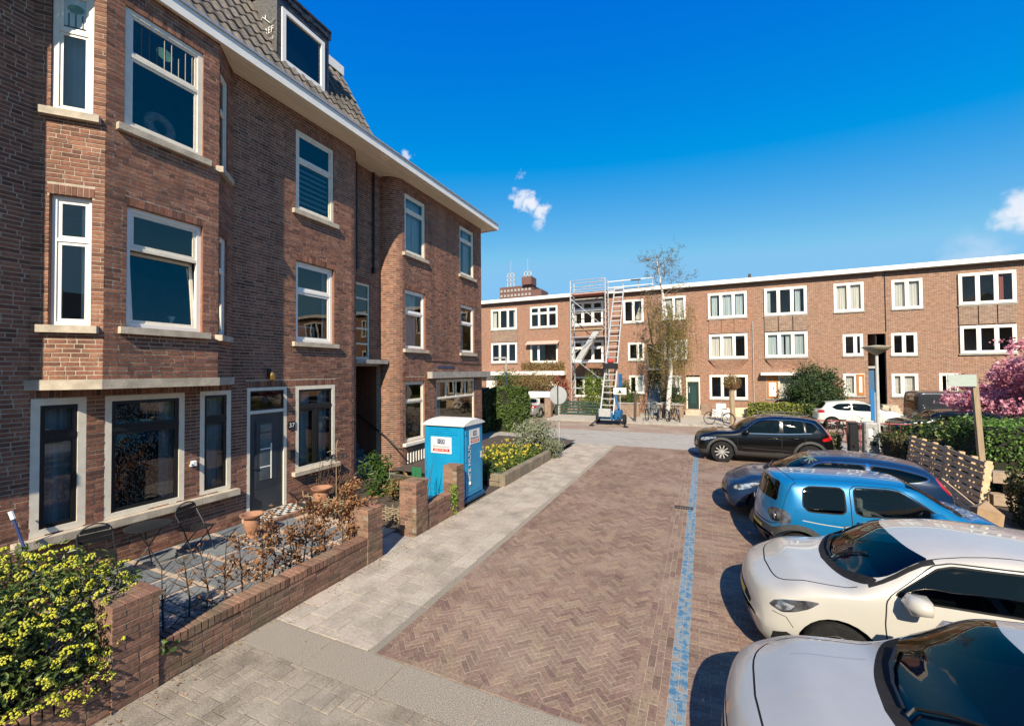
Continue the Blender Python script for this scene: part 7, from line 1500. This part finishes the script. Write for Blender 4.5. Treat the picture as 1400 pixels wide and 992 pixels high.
# red railings and bicycles
rk = 'red bicycle racks beside the parking bay'
for i, (x, y, lab) in enumerate(((4.6,22.4,'left red bicycle rack behind the black SUV'),(7.2,21.9,'right red bicycle rack below the small black car'))):
    t = thing('bicycle_rack', lab, 'bike rack', (x, y, 0), group=rk); m_rr = mat('dull red steel', (.26,.025,.03), (.20,.02,.025), 8, .5)
    for z in (.45, .95):
        mb = MB(); mb.tube([(x-1.3,y,z),(x+1.3,y,z)], .03, 6); obj('rail', mb, m_rr, t)
    for k in range(9):
        mb = MB(); mb.tube([(x-1.3+.325*k,y,0),(x-1.3+.325*k,y,.95)], .018, 5); obj('upright', mb, m_rr, t)
def bicycle(label, x, y, rz, lean=.06, group='bicycles parked in the far street', frame=None):
    t = thing('bicycle', label, 'bicycle', (x, y, .09), 0, group=group); t.rotation_euler = (lean, 0, rz); fr_ = frame or m_black
    def tb(nm, pts, r, mt, par=t):
        mb = MB(); mb.tube(pts, r, 6); return obj(nm, mb, mt, par, local=True)
    for cx in (-.54, .54):
        mb = MB(); rr = []
        for i in range(23):
            a = 2*math.pi*i/22; rr.append([(cx+(.34+.022*math.cos(b))*math.cos(a), .022*math.sin(b), .36+(.34+.022*math.cos(b))*math.sin(a)) for b in [2*math.pi*j/6 for j in range(6)]])
        mb.loft(rr); w = obj('wheel', mb, m_rubber, t, local=True)
        mb = MB()
        for i in range(9):
            a = 2*math.pi*i/9; mb.tube([(cx,0,.36),(cx+.33*math.cos(a),0,.36+.33*math.sin(a))], .003, 3)
        obj('spokes', mb, m_steel, w, local=True)
    mb = MB()
    for a, b in (((.54,0,.36),(.40,0,.95)),((.42,0,.86),(-.08,0,.33)),((-.08,0,.33),(-.24,0,.88)),((-.54,0,.36),(-.08,0,.33)),((-.54,0,.36),(-.2,0,.76)),((.43,0,.8),(-.22,0,.62))): mb.tube([a, b], .018, 6)
    obj('frame', mb, fr_, t, local=True)
    tb('handlebar', [(.30,-.3,1.05),(.42,-.2,1.08),(.42,0,1.02),(.42,.2,1.08),(.30,.3,1.05)], .014, m_steel)
    mb = MB(); mb.loft([[(-.4,-.1,.96),(-.4,.1,.96),(-.1,.03,.95),(-.1,-.03,.95)],[(-.39,-.08,.91),(-.39,.08,.91),(-.12,.02,.92),(-.12,-.02,.92)]], True, True); obj('saddle', mb, m_black, t, local=True)
    tb('mudguard', [(-.54+.39*math.cos(a),0,.36+.39*math.sin(a)) for a in [math.pi*(.15+.85*i/8) for i in range(9)]], .02, m_black)
    return t
bl = ('black bicycle at the left end of the group below the birch', 'bicycle with a grey frame second from the left below the birch', 'black bicycle leaning on the birch trunk', 'bicycle right of the birch trunk, turned towards the street', 'bicycle at the right end of the group below the birch')
for k in range(5): bicycle(bl[k], -3.05+.42*k, 27.6+.2*(k % 2), R(80+18*(k % 3)), .1*(1 if k % 2 else -1), 'bicycles below the birch', m_steel if k in (1,4) else None)
bicycle('bicycle with tall handlebars by the small pollard tree', .75, 26.2, R(150), .1, frame=m_black); bicycle('dark bicycle standing at the foot of the light entry steps', 9.0, 29.9, R(10), .05); bicycle('dark bicycle against the wall right of the entry steps', 11.0, 30.5, R(5), .1); bicycle('black bicycle parked in the left red rack', 5.6, 22.2, R(8), .08)
# ------------------------------------------------------------ trees
def limb(mb, p, d, L_, r, n, tips, lev, droop=0., spread=.5):
    pts = [p]; rs = [r]; q = p.copy(); dd = d.normalized()
    for i in range(n):
        dd = (dd+V(random.gauss(0,.13), random.gauss(0,.13), random.gauss(0,.08)-droop)).normalized(); q = q+dd*(L_/n); pts.append(q.copy()); rs.append(r*(1-.75*(i+1)/n))
    mb.tube(pts, rs, 5 if lev else 8)
    tips += pts[1:] if lev > 0 else []
    return pts, rs
random.seed(31)
birch = thing('birch_tree', 'slender white barked birch with drooping twigs in front of the row house', 'tree', (-2.1, 28.3, .09))
mb = MB(); tk = [V(-2.1,28.3,0), V(-1.98,28.3,1.5), V(-1.85,28.35,3.2), V(-1.95,28.4,5.0), V(-2.05,28.4,6.6), V(-2.35,28.5,8.6), V(-2.6,28.5,10.4)]
mb.tube(tk, [.19,.15,.13,.115,.09,.06,.02], 10)
m_birch = mat('white birch bark', (.62,.58,.52), (.10,.085,.07), 5, .8, bump=.3, lo=.52, hi=.62, stretch=(1,1,2.6)); obj('trunk', mb, m_birch, birch, smooth=True)
mb = MB(); tw_ = MB(); droopt = []; fine = []
def along(f):
    x = f*6; i = min(int(x), 5); return tk[i].lerp(tk[i+1], x-i)
for k in range(34):
    f = .36+.62*(k/34); a = random.uniform(0, 6.28); L_ = random.uniform(1.6,2.7)*(1.18-f*.75)*(1.5 if f > .74 else 1); tips = []
    pts, rs = limb(mb, along(f), V(math.cos(a), math.sin(a)*.8, .9), L_, 0.022*(1.25-f), 6, tips, 1, .06)
    for p in pts[2:]:
        for j in range(4):
            l_ = random.uniform(.8, 3.0) if f < .74 else random.uniform(.3,.9)
            q = p+V(random.gauss(0,.16), random.gauss(0,.16), random.gauss(0,.1)); e = q+V(random.gauss(0,.22), random.gauss(0,.18), -l_ if f < .74 else random.uniform(-.2,.5)); tw_.tube([p, q, q.lerp(e,.5)+V(random.gauss(0,.05),0,0), e], [.007,.005,.004,.002], 3)
            (droopt if f < .74 else fine).extend([q.lerp(e, g_) for g_ in np.linspace(.1,1,14)])
obj('limbs', mb, m_birch, birch); obj('twigs', tw_, m_bark, birch)
droopt = [p for p in droopt if p.z > 1.9]
pp = np.array([tuple(random.choice(droopt)) for _ in range(11000)])+rng.normal(size=(11000,3))*.07; leaves('crown', birch, pp, .044, leaf_mat('young birch leaf', (.16,.15,.03), (.36,.28,.07), .6, .35), None, 1, .5)
pp = np.array([tuple(random.choice(fine)) for _ in range(2400)])+rng.normal(size=(2400,3))*.05; leaves('catkins', birch, pp, .045, leaf_mat('birch catkin', (.12,.08,.04), (.24,.17,.07)), None, 1, .35)
random.seed(12)
ch = thing('cherry_tree', 'flowering cherry covered with pink double blossom beside the signpost', 'tree', (10.0, 18.5, 0)); mb = MB(); tips = []
C0 = V(10.0,18.5,0); mb.tube([C0, C0+V(.05,0,1.0), C0+V(.0,.05,1.9)], [.17,.14,.12], 8)
for k in range(16):
    a = 2*math.pi*k/16+random.uniform(-.2,.2); p = C0+V(0,0,1.5+.4*random.random()); el = random.uniform(.2,1.6)
    pts, rs = limb(mb, p, V(math.cos(a), math.sin(a)*.9, el), random.uniform(2.0,3.0), .07, 7, tips, 1, .06)
    for q in pts[2:]:
        b = random.uniform(0,6.28); tt = []; limb(mb, q, V(math.cos(b), math.sin(b), .6), random.uniform(.5,1.0), .02, 4, tt, 1, .08); tips += tt
obj('branches', mb, m_bark, ch); n = 4200
base = np.array([tuple(random.choice(tips)) for _ in range(n)])+rng.normal(size=(n,3))*.14; base = base[base[:, 2] > 1.75]; n = len(base)
pts = np.repeat(base, 9, 0)+rng.normal(size=(n*9,3))*.065; leaves('crown', ch, pts, .05, leaf_mat('cherry blossom', (.50,.13,.21), (.80,.46,.50), .6, .35), None, 1, .8, .35)
pts = base[:520]+rng.normal(size=(520,3))*.1; leaves('leaves', ch, np.repeat(pts,2,0)+rng.normal(size=(1040,3))*.05, .055, leaf_mat('bronze young leaf', (.13,.04,.025), (.26,.10,.05)), None, 1, .4)
pol = thing('pollard_tree', 'small pollarded tree with a knobbly brown head in front of the row house', 'tree', (1.5, 26.9, .09)); mb = MB(); mb.tube([V(1.5,26.9,0),V(1.49,26.9,1.1),V(1.47,26.9,2.05)], [.17,.14,.15], 9); obj('trunk', mb, m_post, pol)
mb = MB()
for k in range(150):
    a, e = random.uniform(0,6.28), random.uniform(.05,1.5); d = V(math.cos(a)*math.cos(e)*.8, math.sin(a)*math.cos(e)*.8, math.sin(e)); s = V(1.47,26.9,2.0)+d*.15; mb.tube([s, s+d*random.uniform(.35,.65)+V(0,0,.15)], [.02,.006], 4)
obj('shoots', mb, mat('brown shoots', (.20,.11,.05), (.13,.075,.04), 12, .9), pol)
p1, n1 = blob(380, (1.47,26.9,2.5), (.5,.5,.5), .2); leaves('crown', pol, p1, .05, leaf_mat('bud leaf', (.20,.13,.04), (.30,.24,.08)), n1)

# ------------------------------------------------------------ the rest of the street, outside the frame, which the panes and car bodies mirror
def mirrored_row(label, o, u, L_, n, ht):
    fr = Fr(o, u); t = thing('row_house', label, 'house', (o[0], o[1], 0), group='brick row houses outside the view'); ops = []
    for k in range(n):
        a = L_*(k+.2)/n
        for z in (.9, 3.9, 6.7):
            if z+1.6 < ht: ops.append((a, a+L_/n*.55, z, z+1.6))
    mb = MB(); wall_sheet(mb, fr, 0, L_, 0, ht, ops, d=0, reveal=.15); obj('wall', mb, m_fb3, t)
    for a, b_, c, e in ops:
        mb = MB(); q = .08; fr.box(mb, a, a+q, -.1, -.02, c, e); fr.box(mb, b_-q, b_, -.1, -.02, c, e); fr.box(mb, a+q, b_-q, -.1, -.02, c, c+q); fr.box(mb, a+q, b_-q, -.1, -.02, e-q, e); fr.box(mb, (a+b_)/2-.04, (a+b_)/2+.04, -.1, -.03, c+q, e-q); w = obj('window', mb, m_white, t)
        mb = MB(); fr.box(mb, a+q, b_-q, -.09, -.07, c+q, e-q); obj('pane', mb, m_black, w)
    mb = MB(); A = [fr.P(0, .4, ht), fr.P(L_, .4, ht), fr.P(L_, -4, ht+3.2), fr.P(0, -4, ht+3.2), fr.P(0, -8.4, ht), fr.P(L_, -8.4, ht)]; mb.add(A, [(0,1,2,3),(3,2,5,4),(0,3,4),(1,5,2)]); obj('roof', mb, m_tile, t)
    mb = MB(); fr.box(mb, 0, L_, 0, .45, ht-.2, ht-.02); obj('gutter', mb, m_white, t)
    mb = MB(); mb.add([fr.P(0,-8,0), fr.P(L_,-8,0), fr.P(L_,-8,ht), fr.P(0,-8,ht)], [(0,1,2,3)]); mb.add([fr.P(0,0,0), fr.P(0,-8,0), fr.P(0,-8,ht), fr.P(0,0,ht)], [(0,1,2,3)]); mb.add([fr.P(L_,0,0), fr.P(L_,-8,0), fr.P(L_,-8,ht), fr.P(L_,0,ht)], [(0,1,2,3)]); obj('side_wall', mb, m_fb3, t)
mirrored_row('brick row house with a pitched roof, mirrored in the panes of the brick house', (17.5, 16), (0, -1), 20, 5, 6.2)
mirrored_row('brick row house behind the viewer, mirrored in the sides of the parked cars', (20, -26), (-1, 0), 26, 6, 6.2)
mirrored_row('longer brick row house opposite, mirrored in the bay windows', (17.5, -4.2), (0, -1), 18, 4, 6.2)
